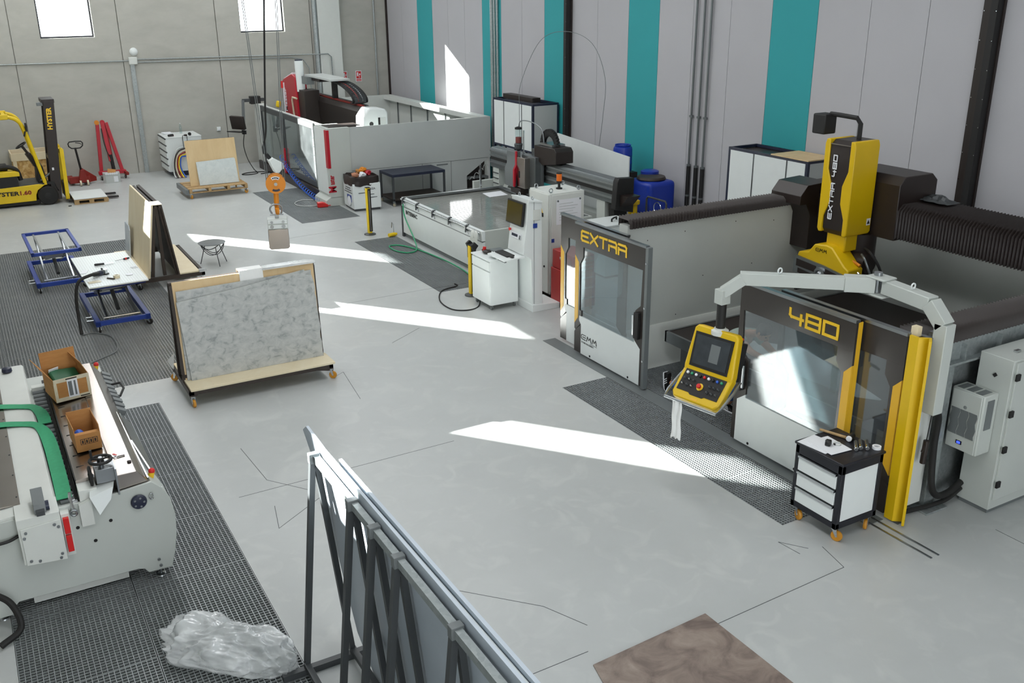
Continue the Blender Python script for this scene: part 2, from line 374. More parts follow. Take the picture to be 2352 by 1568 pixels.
for a, b, c, d in PITS:
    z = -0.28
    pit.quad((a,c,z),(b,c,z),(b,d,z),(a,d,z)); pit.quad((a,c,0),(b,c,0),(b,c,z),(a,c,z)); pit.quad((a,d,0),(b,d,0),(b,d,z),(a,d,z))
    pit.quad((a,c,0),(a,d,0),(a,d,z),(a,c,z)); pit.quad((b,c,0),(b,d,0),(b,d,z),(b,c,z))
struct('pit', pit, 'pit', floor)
# gratings: panels of crossed bars lying flush in the pits
GM = {}
def grating_mesh(w, l, px, py):
    k = (round(w,3), round(l,3), px, py)
    if k in GM: return GM[k]
    g = MB(); nx = max(1, round(w/px)); ny = max(1, round(l/py)); q = 0.003
    for i in range(nx+1):
        x = q+(w-2*q)*i/nx; g.box(x-q, x+q, 0, l, -0.022, -0.001)
    for j in range(ny+1):
        y = q+(l-2*q)*j/ny; g.box(0, w, y-q, y+q, -0.022, -0.002)
    me = g.mesh('grating_panel'); me.materials.append(MATS['grating']); GM[k] = me; return me
def gratings(a, b, c, d, nx, ny, px=0.045, py=0.040):
    w, l = (b-a)/nx, (d-c)/ny
    for i in range(nx):
        for j in range(ny):
            o = put('grating_panel', grating_mesh(w-0.008, l-0.008, px, py), None, floor); o.location = (a+i*w+0.004, c+j*l+0.004, 0)
gratings(*PITS[0], 4, 9); gratings(*PITS[1], 2, 9); gratings(*PITS[2], 1, 5); gratings(*PITS[3], 1, 4, 0.04, 0.036); gratings(*PITS[4], 1, 4, 0.04, 0.036); gratings(*PITS[5], 1, 5)
# saw cuts and cracks in the floor
def fjoint(p, w=0.007, name='floor_joint'):
    g = MB()
    for a, b in zip(p[:-1], p[1:]): g.beam((a[0],a[1],0.0), (b[0],b[1],0.0), w, 0.002)
    struct(name, g, 'dark_grey', floor)
for p in ([(2.05,10.05),(4.85,10.10)], [(4.9,5.45),(6.95,5.52),(7.05,5.9)], [(2.6,5.72),(4.0,5.74)], [(5.6,16.3),(7.3,16.35),(8.2,16.3)],
          [(2.35,9.65),(2.25,9.15),(2.9,9.6)], [(4.2,6.05),(4.0,6.5),(2.9,7.7)], [(6.9,5.95),(6.72,6.2),(6.75,5.92)], [(4.30,12.0),(4.45,13.1),(4.3,13.0)], [(2.4,11.3),(2.45,10.3),(2.85,9.75)],
          [(8.9,5.2),(8.9,4.2)], [(5.6,13.9),(6.3,14.35)], [(4.0,20.6),(3.2,24.2)], [(5.9,21.7),(7.9,21.9)]): fjoint(p)
# guide rails sunk in the floor in front of the booth
for x in (7.84, 7.95): struct('floor_rail', MB().box(x-0.012, x+0.012, 5.18, 6.42, 0.0, 0.008), 'steel', floor)
struct('threshold_plate', MB().box(7.79, 8.03, 5.95, 12.7, 0.0, 0.006), 'mid_grey', floor)

# right wall: sandwich panels, each a piece ---------------------------------------
wr = struct('wall_right', MB().box(XR+0.04, XR+0.34, YF-0.3, YB+0.3, 0, ZC), 'wall_white')
def wpanel(y0, y1, m):
    return put('wall_panel', MB().box(XR, XR+0.04, y0+0.005, y1-0.005, 0.0, ZC).mesh('wall_panel'), m, wr)
def run(y0, y1, n, m):
    for i in range(n): wpanel(y0+(y1-y0)*i/n, y0+(y1-y0)*(i+1)/n, m)
run(30.19, 32.75, 2, 'wall_grey'); wpanel(29.04, 30.19, 'wall_teal'); run(25.68, 29.04, 3, 'wall_grey'); wpanel(24.56, 25.68, 'wall_teal')
run(22.25, 24.56, 2, 'wall_grey'); wpanel(21.06, 22.25, 'wall_teal'); run(18.59, 21.06, 2, 'wall_grey'); wpanel(17.47, 18.59, 'wall_teal')
run(14.07, 17.47, 3, 'wall_grey'); wpanel(12.93, 14.07, 'wall_teal'); run(9.46, 12.93, 3, 'wall_grey'); run(YF, 9.46, 15, 'wall_grey')
# back wall: precast concrete panels with two tall windows -------------------------
BW = [(2.58, 4.08, 4.2, 6.5), (8.53, 10.0, 4.2, 6.5)]
def holed(a0, a1, z0, z1, holes, t0, t1, ax):
    g = MB(); hs = sorted([h for h in holes if h[0] < a1 and h[1] > a0]); c = a0
    def bx(p, q, u, v):
        if q-p < 1e-4 or v-u < 1e-4: return
        if ax == 'y': g.box(p, q, t0, t1, u, v)
        else: g.box(t0, t1, p, q, u, v)
    for h in hs:
        bx(c, h[0], z0, z1); bx(h[0], h[1], z0, h[2]); bx(h[0], h[1], h[3], z1); c = h[1]
    bx(c, a1, z0, z1); return g
wb = struct('wall_back', holed(XL-0.3, XR+0.3, 0, ZC, BW, YB+0.06, YB+0.30, 'y'), 'concrete')
for a, b in ((XL, -1.2), (-1.2, 1.8), (1.8, 4.8), (4.8, 7.76), (7.76, 10.9), (10.9, XR)):
    put('concrete_panel', holed(a+0.012, b-0.012, 0, ZC, BW, YB, YB+0.06, 'y').mesh('concrete_panel'), 'concrete', wb)
put('pilaster', MB().box(11.10, 11.88, YB-0.18, YB, 0, ZC).mesh('pilaster'), 'offwhite', wb)
put('downpipe', MB().cyl((11.02, YB-0.11, 0), (11.02, YB-0.11, ZC), 0.085, 16).mesh('downpipe'), 'galvanised', wb)
put('corner_trim', MB().box(XR-0.06, XR, YB-0.06, YB, 0, ZC).mesh('corner_trim'), 'brown', wb)
# left wall with its row of windows, front wall, ceiling -----------------------------
LW = [(y-0.6, y+0.6, 4.2, 6.58) for y in (30.82, 25.32, 19.36, 11.3, 3.6, -2.4)]
wl = struct('wall_left', holed(YF-0.3, YB+0.3, 0, ZC, LW, XL-0.22, XL, 'x'), 'concrete')
struct('wall_front', holed(XL-0.3, XR+0.3, 0, ZC, [(-1.5, 5.5, 0.0, 7.0)], YF-0.3, YF, 'y'), 'wall_white')  # unseen gate opening added so sky light fills the camera-facing sides
struct('ceiling', MB().box(XL-0.3, XR+0.3, YF-0.3, YB+0.3, ZC, ZC+0.2), 'ceiling_white')
wn = 0
def window(a0, a1, z0, z1, t, ax):
    global wn; wn += 1; k = 0.045
    def bx(g, p, q, u, v, d=0.04):
        if ax == 'y': g.box(p, q, t-d, t+d, u, v)
        else: g.box(t-d, t+d, p, q, u, v)
    g = MB(); bx(g, a0, a0+k, z0, z1); bx(g, a1-k, a1, z0, z1); bx(g, a0+k, a1-k, z0, z0+k); bx(g, a0+k, a1-k, z1-k, z1)
    o = struct('window_%d' % wn, g, 'navy_black')
    p = MB(); bx(p, a0+k, a1-k, z0+k, z1-k, 0.003); put('pane', p.mesh('pane'), 'window_glass', o)
for h in BW: window(*h, YB+0.17, 'y')
for h in LW: window(*h, XL-0.12, 'x')
# steel columns against the right wall, with rivets ---------------------------------
def steel_column(y0, y1, label):
    T = Thing('steel_column', label, 'column', (XR-0.1, (y0+y1)/2, 0), w=True, group='dark steel columns on the panelled wall')
    T.part('column_web', MB().box(XR-0.05, XR-0.002, y0, y1, 0, ZC-0.01), 'brown')
    T.part('column_flange', MB().box(XR-0.18, XR-0.05, y0+0.02, y0+0.13, 0, ZC-0.01), 'soft_black', label='narrow projecting flange')
    g = MB()
    for i in range(20):
        z = 0.5+i*0.42
        for y in (y0+0.16, y0+0.2, y1-0.02): g.lathe([(0.008, -0.003), (0.006, 0.0)], (XR-0.052, y, z), 6, 'x')
        g.lathe([(0.008, -0.003), (0.006, 0.0)], (XR-0.182, y0+0.03, z), 6, 'x')
    T.part('rivets', g, 'chrome', kind='stuff')
steel_column(9.30, 9.64, 'wide dark steel column with bright rivets behind the yellow saw head')
steel_column(20.92, 21.18, 'slim dark steel column right of the middle teal stripe')
# conduits ---------------------------------------------------------------------------
def conduit(label, pts, r, group=None, m='galvanised', cat='conduit'):
    solo('conduit_pipe', label, cat, MB().tube(pts, r, 10), m, group)
yb = YB-0.03
conduit('thin galvanised conduit running left from the junction box on the concrete wall', [(-0.5, yb, 3.52), (4.95, yb, 3.475)], 0.018)
conduit('upper conduit running right from the junction box and bending down beside the pilaster', [(5.2, yb, 3.51), (10.6, yb, 3.45), (11.0, YB-0.24, 3.45), (11.35, YB-0.24, 3.45), (11.46, YB-0.24, 3.36), (11.48, YB-0.24, 1.2)], 0.018)
conduit('lower conduit running right from the junction box beneath its twin', [(5.2, yb, 3.42), (10.1, yb, 3.37), (10.5, YB-0.10, 3.3), (10.7, YB-0.12, 3.0), (10.72, YB-0.12, 1.2)], 0.018)
conduit('vertical conduit near the corner of the concrete wall right of the fire signs', [(13.17, yb, 0.3), (13.17, yb, 8.8)], 0.025)
solo('cable_trunking', 'tall galvanised trunking dropping from the junction box to the floor', 'trunking', MB().box(4.98, 5.11, YB-0.05, YB-0.002, 0, 3.36), 'galvanised')
T = Thing('junction_box', 'pale square junction box where the wall conduits meet', 'box', (5.07, YB-0.06, 3.36), w=True)
T.part('box_body', MB().box(4.95, 5.20, YB-0.11, YB-0.002, 3.36, 3.58), 'offwhite', bev=0.008); T.part('box_lid', MB().box(4.965, 5.185, YB-0.125, YB-0.111, 3.375, 3.565), 'offwhite', bev=0.006)
T = Thing('bulkhead_lamp', 'round white bulkhead lamp above the junction box', 'lamp', (5.14, YB-0.05, 3.62), w=True)
T.part('lamp_base', MB().lathe([(0.11,-0.05),(0.12,-0.03),(0.12,-0.001)], (5.14, YB, 3.74), 28, 'y'), 'white')
T.part('lamp_diffuser', MB().lathe([(0.005,-0.10),(0.05,-0.095),(0.085,-0.08),(0.105,-0.05)], (5.14, YB, 3.74), 28, 'y'), 'white')
T = Thing('wall_socket', 'small white socket on the concrete wall left of the machine control arm', 'socket', (7.47, YB-0.03, 1.14), w=True)
T.part('socket_body', MB().box(7.41, 7.53, YB-0.06, YB-0.002, 1.14, 1.27), 'white', bev=0.008); T.part('socket_lid', MB().box(7.42, 7.52, YB-0.075, YB-0.061, 1.15, 1.22), 'plastic_clear', bev=0.005)
def firesign(x0, x1, z0, z1, label, gr):
    T = Thing('fire_sign', label, 'sign', ((x0+x1)/2, gr, z0), w=True)
    T.part('sign_plate', MB().box(x0, x1, gr-0.012, gr, z0, z1), 'paper'); w = x1-x0; h = z1-z0; y = gr-0.015
    T.part('red_field', MB().box(x0+0.02, x1-0.02, y, gr-0.0125, z0+h*0.30, z1-0.02), 'signal_red'); T.part('red_caption', MB().box(x0+0.02, x1-0.02, y, gr-0.0125, z0+0.02, z0+h*0.24), 'signal_red')
    T.part('pictogram', MB().box(x0+w*0.2, x0+w*0.45, y-0.002, y, z0+h*0.5, z1-h*0.14), 'paper'); T.part('pictogram', MB().lathe([(w*0.13,-0.002),(w*0.13,0)], (x0+w*0.68, y, z0+h*0.66), 14, 'y'), 'paper'); T.part('pictogram', MB().box(x0+w*0.55, x0+w*0.62, y-0.002, y, z0+h*0.36, z0+h*0.55), 'paper')
    T.part('caption_line', MB().box(x0+w*0.15, x0+w*0.85, y-0.002, y, z0+h*0.12, z0+h*0.16), 'paper')
firesign(12.38, 12.60, 2.46, 2.83, 'red and white fire hose sign on the concrete wall near the corner', YB)
firesign(11.905, 12.07, 2.46, 2.83, 'narrow red and white fire extinguisher sign beside the white pilaster', YB)
# pipes on the panelled wall
xw = XR-0.052
for i, (y, lab) in enumerate(((25.02, 'leftmost of the three bright pipes on the second teal stripe'), (24.86, 'middle of the three bright pipes on the second teal stripe'), (24.70, 'rightmost of the three bright pipes on the second teal stripe'))):
    conduit(lab+' above the left wall cabinet', [(xw, y, 0.05), (xw, y, 8.9)], 0.05 if i == 0 else 0.032, 'pipes on the second teal stripe', cat='pipe')
for y, lab, zz in ((16.17, 'left of the three grey pipes rising from dark sleeves on the panelled wall', 8.9), (15.93, 'middle of the three grey pipes rising from dark sleeves on the panelled wall', 8.9), (15.72, 'right of the three grey pipes rising from dark sleeves on the panelled wall', 8.9)):
    T = Thing('riser_pipe', lab, 'pipe', (xw, y, 0), w=True, group='pipes with dark sleeves')
    T.part('pipe', MB().tube([(xw, y, 0.02), (xw, y, zz)], 0.024, 10), 'tube_grey'); T.part('sleeve', MB().cyl((xw, y, 0.01), (xw, y, 1.85), 0.046, 14), 'soft_black')
    for z in (1.86, 1.2, 2.9): T.part('pipe_clip', MB().lathe([(0.048,-0.02),(0.048,0.02)], (xw, y, z), 12), 'tube_grey')
# thin loop of wire arching over the wall
pts = bez([(12.5,21.52,1.50),(12.5,21.55,2.6),(12.5,21.46,3.26),(12.5,20.55,4.29),(12.5,19.4,4.55),(12.5,18.33,4.33),(12.5,17.8,3.62),(12.5,17.85,2.8),(12.48,17.94,2.13)], 8)
solo('wire_loop', 'thin stiff wire arching high in front of the panelled wall', 'wire', MB().tube(pts, 0.006, 6), 'mid_grey')
# ================================================================== big stone-cutting booth on the right
ZT = 2.11
def sliding_door(label, x, y0, y1, flip, txt=None, emblem=False, handle=True):
    """door leaf in the plane X = x, from y0 (near) to y1 (far); flip=+1 has its yellow side strip on the far edge"""
    T = Thing('sliding_door', label, 'door', (x, (y0+y1)/2, 0.02), w=True); t = 0.03; a, b = x-t, x
    F = lambda u: y1-u if flip > 0 else y0+u           # u measured from the yellow edge
    W = y1-y0
    def pr(poly, m, name, dx0=0.0, dx1=0.0, bev=0.0, parent=None): return T.part(name, MB().prism([(F(u), z) for u, z in poly], 'x', a+dx0, b+dx1), m, parent, bev)
    pr([(0.0, 1.78), (W, 1.78), (W, ZT), (0.0, ZT)], 'door_dark', 'header_panel')
    pr([(0.0, 0.04), (0.19, 0.04), (0.19, 0.52), (0.03, 0.40), (0.0, 0.36)], 'door_dark', 'lower_frame')
    pr([(0.03, 0.40), (0.19, 0.55), (0.19, 0.75), (0.135, 0.75), (0.135, 1.50), (0.22, 1.62), (0.22, 1.78), (0.0, 1.78), (0.0, 1.62), (0.10, 1.52), (0.10, 0.62), (0.0, 0.50), (0.0, 0.42)], 'door_dark', 'side_frame', -0.001, 0.001)
    pr([(0.0, 0.50), (0.10, 0.62), (0.10, 1.52), (0.0, 1.62)], 'gold', 'yellow_strip', -0.004, 0.0, 0.003)
    T.part('yellow_return', MB().box(x, x+0.07, min(F(0), F(0.012)), max(F(0), F(0.012)), 0.45, ZT), 'gold')
    pr([(0.19, 0.04), (W-0.07, 0.04), (W-0.07, 0.60), (W-0.21, 0.70), (W-0.21, 0.66), (0.135, 0.66), (0.135, 0.58), (0.19, 0.52)], 'white', 'lower_panel', -0.003)
    pr([(W-0.07, 0.04), (W, 0.04), (W, 1.78), (W-0.07, 1.78), (W-0.09, 1.25), (W-0.21, 1.15), (W-0.21, 0.70), (W-0.07, 0.60)], 'door_dark', 'handle_frame')
    pr([(0.135, 0.66), (W-0.21, 0.66), (W-0.21, 1.15), (W-0.09, 1.25), (W-0.07, 1.78), (0.22, 1.78), (0.22, 1.62), (0.135, 1.50)], 'booth_glass', 'glass_pane', 0.012, -0.012)
    T.part('top_rail', MB().box(x-0.045, x+0.02, y0, y1, ZT, ZT+0.035), 'steel')
    if handle:
        y = F(W-0.12); h = T.part('handle', MB().prism([(y-0.05,0.75),(y+0.05,0.75),(y+0.06,0.82),(y+0.06,1.08),(y+0.05,1.15),(y-0.05,1.15)], 'x', a-0.06, a-0.001), 'soft_black', bev=0.01)
        yy = F(W-0.19); T.part('handle_bar', MB().cyl((a-0.05, yy, 0.80), (a-0.05, yy, 1.10), 0.018, 12), 'chrome', h)
    return T
def rivet_foot(T, x, ys, m='black'):
    for y in ys: T.part('pivot_bolt', MB().lathe([(0.018,-0.008),(0.018,0.0)], (x-0.03, y, 0.075), 10, 'x'), m)
XO, XI = 7.98, 8.11
T = sliding_door('glazed sliding door with yellow EXTRA lettering and a yellow left strip', XO, 10.22, 12.00, 1)
T.part('lettering', letters('EXTRA', (XO-0.034, 11.83, 1.885), (0,-1,0), (0,0,1), 0.185, 0.145, 0.055, 0.034), 'letter_yellow')
T.part('emblem', letters('GMM', (XO-0.036, 11.79, 0.30), (0,-1,0), (0,0,1), 0.12, 0.075, 0.03, 0.010), 'black')
text_part(T, 'STONE MACHINERY', 0.038, (XO-0.035, 11.79, 0.235), (0,-1,0), (0,0,1), 'dark_grey', 0.001)
T.part('emblem_line', MB().box(XO-0.037, XO-0.034, 11.36, 11.55, 0.275, 0.28), 'black')
rivet_foot(T, XO, (11.55, 10.55))
T.part('post', MB().box(XO-0.05, XO+0.03, 10.16, 10.22, 0.02, ZT+0.02), 'mid_grey', bev=0.004)
for z in (0.45, 1.25, 1.9): T.part('bolt', MB().lathe([(0.016,-0.012),(0.016,0)], (XO-0.05, 10.19, z), 10, 'x'), 'chrome')
T = sliding_door('glazed sliding door parked behind the EXTRA door, yellow strip at far left', XI, 10.85, 12.62, 1, handle=False)
T = sliding_door('glazed sliding door with yellow 480 lettering and a yellow right strip', XO, 6.55, 8.32, -1)
T.part('lettering', letters('480', (XO-0.034, 7.50, 1.86), (0,-1,0), (0,0,1), 0.20, 0.15, 0.055, 0.034), 'letter_yellow')
rivet_foot(T, XO, (8.0, 7.2, 6.8))
T = sliding_door('glazed sliding door without lettering behind the 480 door beside the tall yellow post', XI, 6.00, 7.78, -1, handle=False)
# tall yellow end post: folded sheet profile
T = Thing('corner_post', 'tall yellow folded-sheet post at the right end of the booth doors', 'post', (8.1, 5.88, 0.02), w=True)
T.part('post_sheet', MB().prism([(8.06,5.97),(8.06,5.86),(8.14,5.80),(8.06,5.74),(8.08,5.72),(8.17,5.79),(8.17,5.81),(8.09,5.875),(8.09,5.97)], 'z', 0.02, 2.14), 'yellow')
T.part('post_foot', MB().box(8.08, 8.2, 5.80, 5.9, 0.0, 0.02), 'dark_grey')
solo('wood_block', 'small pale wooden block on top of the yellow post', 'block', MB().box(8.12, 8.19, 5.93, 6.01, 2.115, 2.22), 'birch', bev=0.003)
# side walls with rails, bellows and the moving gantry -----------------------------
T = Thing('bridge_saw', 'grey bridge saw enclosure with bellows-covered rails and dark brown gantry beam', 'machine', (10.8, 8.6, 0), w=True)
side = T.part('far_side_wall', MB().box(8.13, 13.2, 10.92, 11.12, 0.0, 2.26), 'booth_grey')
for x, z in ((8.5,2.0),(9.2,2.05),(10.2,2.08),(11.0,2.0),(12.0,2.0),(8.6,1.2),(9.6,1.3),(10.6,1.35),(9.1,0.75)):
    T.part('panel_bolt', MB().lathe([(0.008,-0.004),(0.008,0.0)], (x, 10.92, z), 8, 'y'), 'black', side)
T.part('wall_ledge', MB().prism([(10.92,0.66),(10.90,0.66),(10.86,0.60),(10.84,0.06),(10.80,0.0),(10.92,0.0)], 'x', 8.14, 13.0), 'booth_grey')
T.part('rear_wall', MB().box(13.0, 13.2, 5.95, 10.92, 0.0, 2.26), 'booth_grey')
near = T.part('near_side_wall', MB().box(8.2, 13.2, 6.02, 6.16, 0.0, 1.72), 'galvanised')
T.part('near_rail_beam', MB().box(8.22, 13.2, 5.94, 6.20, 1.72, 1.93), 'galvanised')
for x in (8.9, 9.5, 10.1, 10.7): T.part('rail_stiffener', MB().box(x, x+0.012, 5.88, 5.94, 1.72, 1.90), 'galvanised')
T.part('rail_lip', MB().box(8.22, 13.2, 5.86, 5.94, 1.70, 1.725), 'galvanised')
T.part('leg_post', MB().box(8.62, 8.78, 5.90, 6.02, 0.0, 1.72), 'galvanised')
T.part('leg_foot', MB().box(8.50, 8.85, 5.76, 6.02, 0.0, 0.02), 'galvanised', bev=0.004)
T.part('side_cover', MB().box(8.22, 8.58, 5.93, 6.02, 0.08, 1.7), 'offwhite', bev=0.004)
def bellows(x0, x1, y0, y1, z0, z1, ax, pitch=0.055, name='bellows'):
    g = MB(); a0, a1 = (x0, x1) if ax == 'x' else (y0, y1); n = int((a1-a0)/pitch); p = (a1-a0)/n; e = 0.030
    prof = []
    for i in range(n+1):
        prof.append((a0+i*p, 0.0)); 
        if i < n: prof.append((a0+(i+0.5)*p, e))
    V = []; F = []
    for a, d in prof:
        if ax == 'x': V += [(a, y0-d, z0), (a, y0-d, z1+d-0.05), (a, y0-d+0.06, z1+d), (a, y1+d, z1+d), (a, y1+d, z0)]
        else: V += [(x0-d, a, z0-d), (x0-d, a, z1+d-0.09), (x0-d+0.10, a, z1+d), (x1+d, a, z1+d), (x1+d, a, z0-d)]
    for i in range(len(prof)-1):
        for k in range(4): F.append((i*5+k, i*5+k+1, (i+1)*5+k+1, (i+1)*5+k))
        if ax == 'y': F.append((i*5+4, i*5, (i+1)*5, (i+1)*5+4))
    g.add(V, F); return T.part(name, g, 'brown')
bellows(8.14, 11.3, 10.88, 11.16, 2.22, 2.34, 'x'); bellows(12.3, 13.2, 10.88, 11.16, 2.22, 2.34, 'x')
bellows(8.28, 13.1, 5.96, 6.26, 1.93, 2.08, 'x')
# gantry beam along Y
T.part('gantry_beam', MB().prism([(11.56,2.06),(12.28,2.06),(12.28,2.50),(11.70,2.50),(11.56,2.42)], 'y', 6.1, 11.0), 'brown')
bellows(11.54, 12.30, 6.3, 9.35, 2.06, 2.50, 'y', 0.05, 'beam_bellows')
T.part('gantry_carriage', MB().prism([(11.16,2.28),(11.16,2.42),(11.30,2.58),(11.75,2.60),(11.85,2.50),(12.28,2.50),(12.28,1.55),(11.40,1.55),(11.40,2.10),(11.3,2.28)], 'y', 10.55, 11.18), 'brown', bev=0.006)
T.part('head_slide', MB().prism([(11.50,2.0),(12.3,2.0),(12.3,2.82),(12.18,2.92),(11.6,2.92),(11.5,2.8)], 'y', 9.02, 10.0), 'brown', bev=0.01)
T.part('spindle_housing', MB().cyl((11.5,9.62,1.30), (11.5,9.62,2.02), 0.24, 20), 'brown')
# yellow head
def hex_side(y0, y1): return MB().prism([(10.98,2.10),(11.03,2.02),(11.50,2.02),(11.55,2.1),(11.55,3.30),(11.50,3.40),(11.06,3.40),(10.98,3.33)], 'y', y0, y1)
hd = T.part('head_body', hex_side(9.50, 9.90), 'brown', bev=0.006)
def cheek(y0, y1, s):
    e = y0 if s > 0 else y1; q = lambda d: e + s*d
    T.part('head_cheek', MB().prism([(q(0.0),2.08),(q(0.0),3.34),(q(0.025),3.41),(q(0.09),3.41),(q(0.09),2.98),(q(0.175),2.76),(q(0.175),2.50),(q(0.09),2.28),(q(0.09),2.04),(q(0.03),2.03)], 'x', 10.955, 11.46), 'yellow', hd, 0.012)
cheek(9.42, 9.52, 1); cheek(9.88, 9.98, -1)
T.part('head_lettering', letters('EXTRA 480', (10.968, 9.742, 2.25), (0,0,1), (0,1,0), 0.083, 0.062, 0.028, 0.015), 'paper', hd)
T.part('warning_label', MB().prism([(11.36,2.17),(11.44,2.17),(11.44,2.27),(11.36,2.27)], 'y', 9.418, 9.42), 'paper', hd)
T.part('warning_triangle', MB().prism([(11.37,2.19),(11.43,2.19),(11.40,2.25)], 'y', 9.416, 9.4185), 'black', hd)
T.part('head_top_strip', MB().box(10.965, 10.99, 9.52, 9.88, 3.335, 3.35), 'stainless', hd)
# camera arm on the head
T.part('camera_arm', MB().tube([(11.28,9.66,3.38),(11.28,9.66,3.62),(11.26,9.72,3.70),(11.2,10.0,3.72),(11.2,10.16,3.72)], 0.034, 8), 'soft_black')
T.part('camera_box', MB().box(11.05, 11.30, 10.12, 10.36, 3.43, 3.72), 'soft_black', bev=0.02)
# blade unit
T.part('blade_neck', MB().prism([(11.05,1.78),(11.6,1.78),(11.6,2.06),(11.05,2.06)], 'y', 9.50, 9.86), 'yellow', bev=0.02)
bl = T.part('blade_cover', MB().prism([(10.26,1.42),(10.26,1.60),(10.24,1.66),(10.05,1.70),(9.94,1.84),(9.70,1.87),(9.60,1.85),(9.34,1.62),(9.26,1.58),(9.26,1.36),(9.30,1.36)], 'x', 10.90, 11.22), 'yellow', bev=0.02)
T.part('blade_guard', MB().prism([(10.30,1.32),(10.30,1.56),(10.26,1.60),(9.72,1.56),(9.28,1.50),(9.24,1.42),(9.24,1.26),(9.55,1.26),(9.62,1.22),(9.90,1.22),(9.98,1.28)], 'x', 10.875, 10.90), 'steel', bl)
T.part('guard_inlay', MB().prism([(10.24,1.44),(10.24,1.55),(9.84,1.52),(9.84,1.42)], 'x', 10.868, 10.876), 'brown', bl)
T.part('guard_inlay', MB().prism([(9.66,1.42),(9.66,1.52),(9.30,1.47),(9.28,1.36),(9.56,1.32)], 'x', 10.868, 10.876), 'brown', bl)
T.part('guard_inlay', MB().prism([(10.20,1.34),(10.20,1.41),(9.90,1.38),(9.90,1.30)], 'x', 10.868, 10.876), 'brown', bl)
T.part('blade_hub', MB().lathe([(0.10,0.01),(0.10,-0.02),(0.06,-0.03),(0.05,-0.015),(0.025,-0.04),(0.005,-0.042)], (10.865, 9.75, 1.42), 24, 'x'), 'steel', bl)
T.part('emblem', letters('GMM', (10.896, 9.90, 1.745), (0,-1,0), (0,0,1), 0.06, 0.045, 0.015, 0.006), 'black', bl)
T.part('splash_flap', MB().box(10.95, 11.1, 10.27, 10.31, 1.02, 1.34), 'rubber')
T.part('motor', MB().lathe([(0.05,-0.3),(0.15,-0.28),(0.16,0.0)], (11.35, 9.55, 1.62), 20, 'y'), 'brown')
T.part('head_hose', MB().tube(bez([(11.2,9.30,1.78),(11.15,9.18,1.72),(11.2,9.1,1.5),(11.35,9.15,1.3),(11.4,9.3,1.28)], 8), 0.018, 8), 'tube_grey')
T.part('head_hose', MB().tube(bez([(11.3,9.34,1.85),(11.25,9.16,1.80),(11.35,9.05,1.55),(11.45,9.1,1.25)], 8), 0.02, 8), 'soft_black')
T.part('hose_fitting', MB().cyl((11.15,9.40,1.66),(11.15,9.26,1.62),0.022,10), 'orange'); T.part('hose_fitting', MB().cyl((11.12,9.36,1.56),(11.12,9.24,1.50),0.022,10), 'chrome')
# cutting table
tb = T.part('table_top', MB().box(8.68, 12.6, 6.9, 10.55, 0.62, 0.66), 'brown')
T.part('table_edge', MB().box(8.64, 8.68, 6.9, 10.58, 0.50, 0.67), 'steel', tb); T.part('table_edge', MB().box(8.64, 12.6, 10.55, 10.59, 0.50, 0.67), 'steel', tb)
T.part('table_skirt', MB().box(8.85, 12.5, 7.0, 10.45, 0.0, 0.62), 'mid_grey')
T.part('table_foot', MB().box(8.72, 8.84, 9.5, 9.75, 0.0, 0.3), 'yellow')
T.part('splash_sheet', MB().add([(9.0+0.12*j, 7.0+i*0.3, 0.62+0.30*(1-abs(i-5)/5.0)*(j/3)) for j in range(4) for i in range(11)], [(j*11+i, j*11+i+1, (j+1)*11+i+1, (j+1)*11+i) for j in range(3) for i in range(10)]), 'film')
T.part('inner_tray', MB().box(8.35, 9.6, 6.3, 6.75, 0.35, 0.75), 'navy')
solo('crumpled_cloth', 'crumpled dark patterned cloth lying on the rail behind the gantry beam', 'cloth',
     MB().add([(11.95+0.3*i/9+0.02*math.sin(j*2), 8.55+0.55*j/9, 2.56+0.10*abs(math.sin(i*1.7+j*2.3))*math.sin(PI*i/9)*math.sin(PI*j/9)) for i in range(10) for j in range(10)],
              [(i*10+j, (i+1)*10+j, (i+1)*10+j+1, i*10+j+1) for i in range(9) for j in range(9)]), 'dark_grey')
# overhead service arm -------------------------------------------------------------
T = Thing('swing_arm', 'pale grey jointed swing arm carrying the yellow control console', 'arm', (8.36, 5.80, 1.27), w=True)
m = 'machine_grey'
T.part('mast', MB().beam((8.36,5.80,1.27),(8.36,5.80,2.26),0.15,0.15,up=(0,1,0)), m, bev=0.008)
T.part('mast_elbow', MB().beam((8.36,5.80,2.23),(8.36,6.00,2.43),0.15,0.15,up=(1,0,0)), m, bev=0.008)
T.part('inner_arm', MB().beam((8.36,5.98,2.42),(8.40,6.60,2.44),0.15,0.15), m, bev=0.008)
T.part('joint_fork', MB().box(8.29,8.50,6.55,6.80,2.51,2.535), m, bev=0.01); T.part('joint_fork', MB().box(8.29,8.50,6.55,6.80,2.32,2.345), m, bev=0.01)
T.part('joint_pin', MB().cyl((8.40,6.72,2.30),(8.40,6.72,2.57),0.045,16), 'steel')
T.part('outer_sleeve', MB().beam((8.38,6.74,2.43),(8.14,6.95,2.43),0.15,0.17), m, bev=0.006)
T.part('outer_arm', MB().beam((8.2,6.90,2.43),(7.30,7.68,2.43),0.12,0.14), m, bev=0.006)
T.part('arm_elbow', MB().beam((7.33,7.655,2.42),(7.17,7.80,2.25),0.12,0.13,up=(1,1,0)), m, bev=0.006)
T.part('arm_drop', MB().beam((7.17,7.80,2.29),(7.17,7.80,2.12),0.13,0.13,up=(0,1,0)), m, bev=0.006)
T.part('drop_pole', MB().cyl((7.17,7.80,1.80),(7.17,7.80,2.12),0.055,18), 'soft_black')
for p in ((7.62,7.40),(8.38,6.25)): T.part('lifting_eye', MB().tube([Vector((p[0]+0.03*math.cos(t), p[1], 2.535+0.03*math.sin(t))) for t in [2*PI*i/14 for i in range(14)]], 0.009, 6, True), 'white')
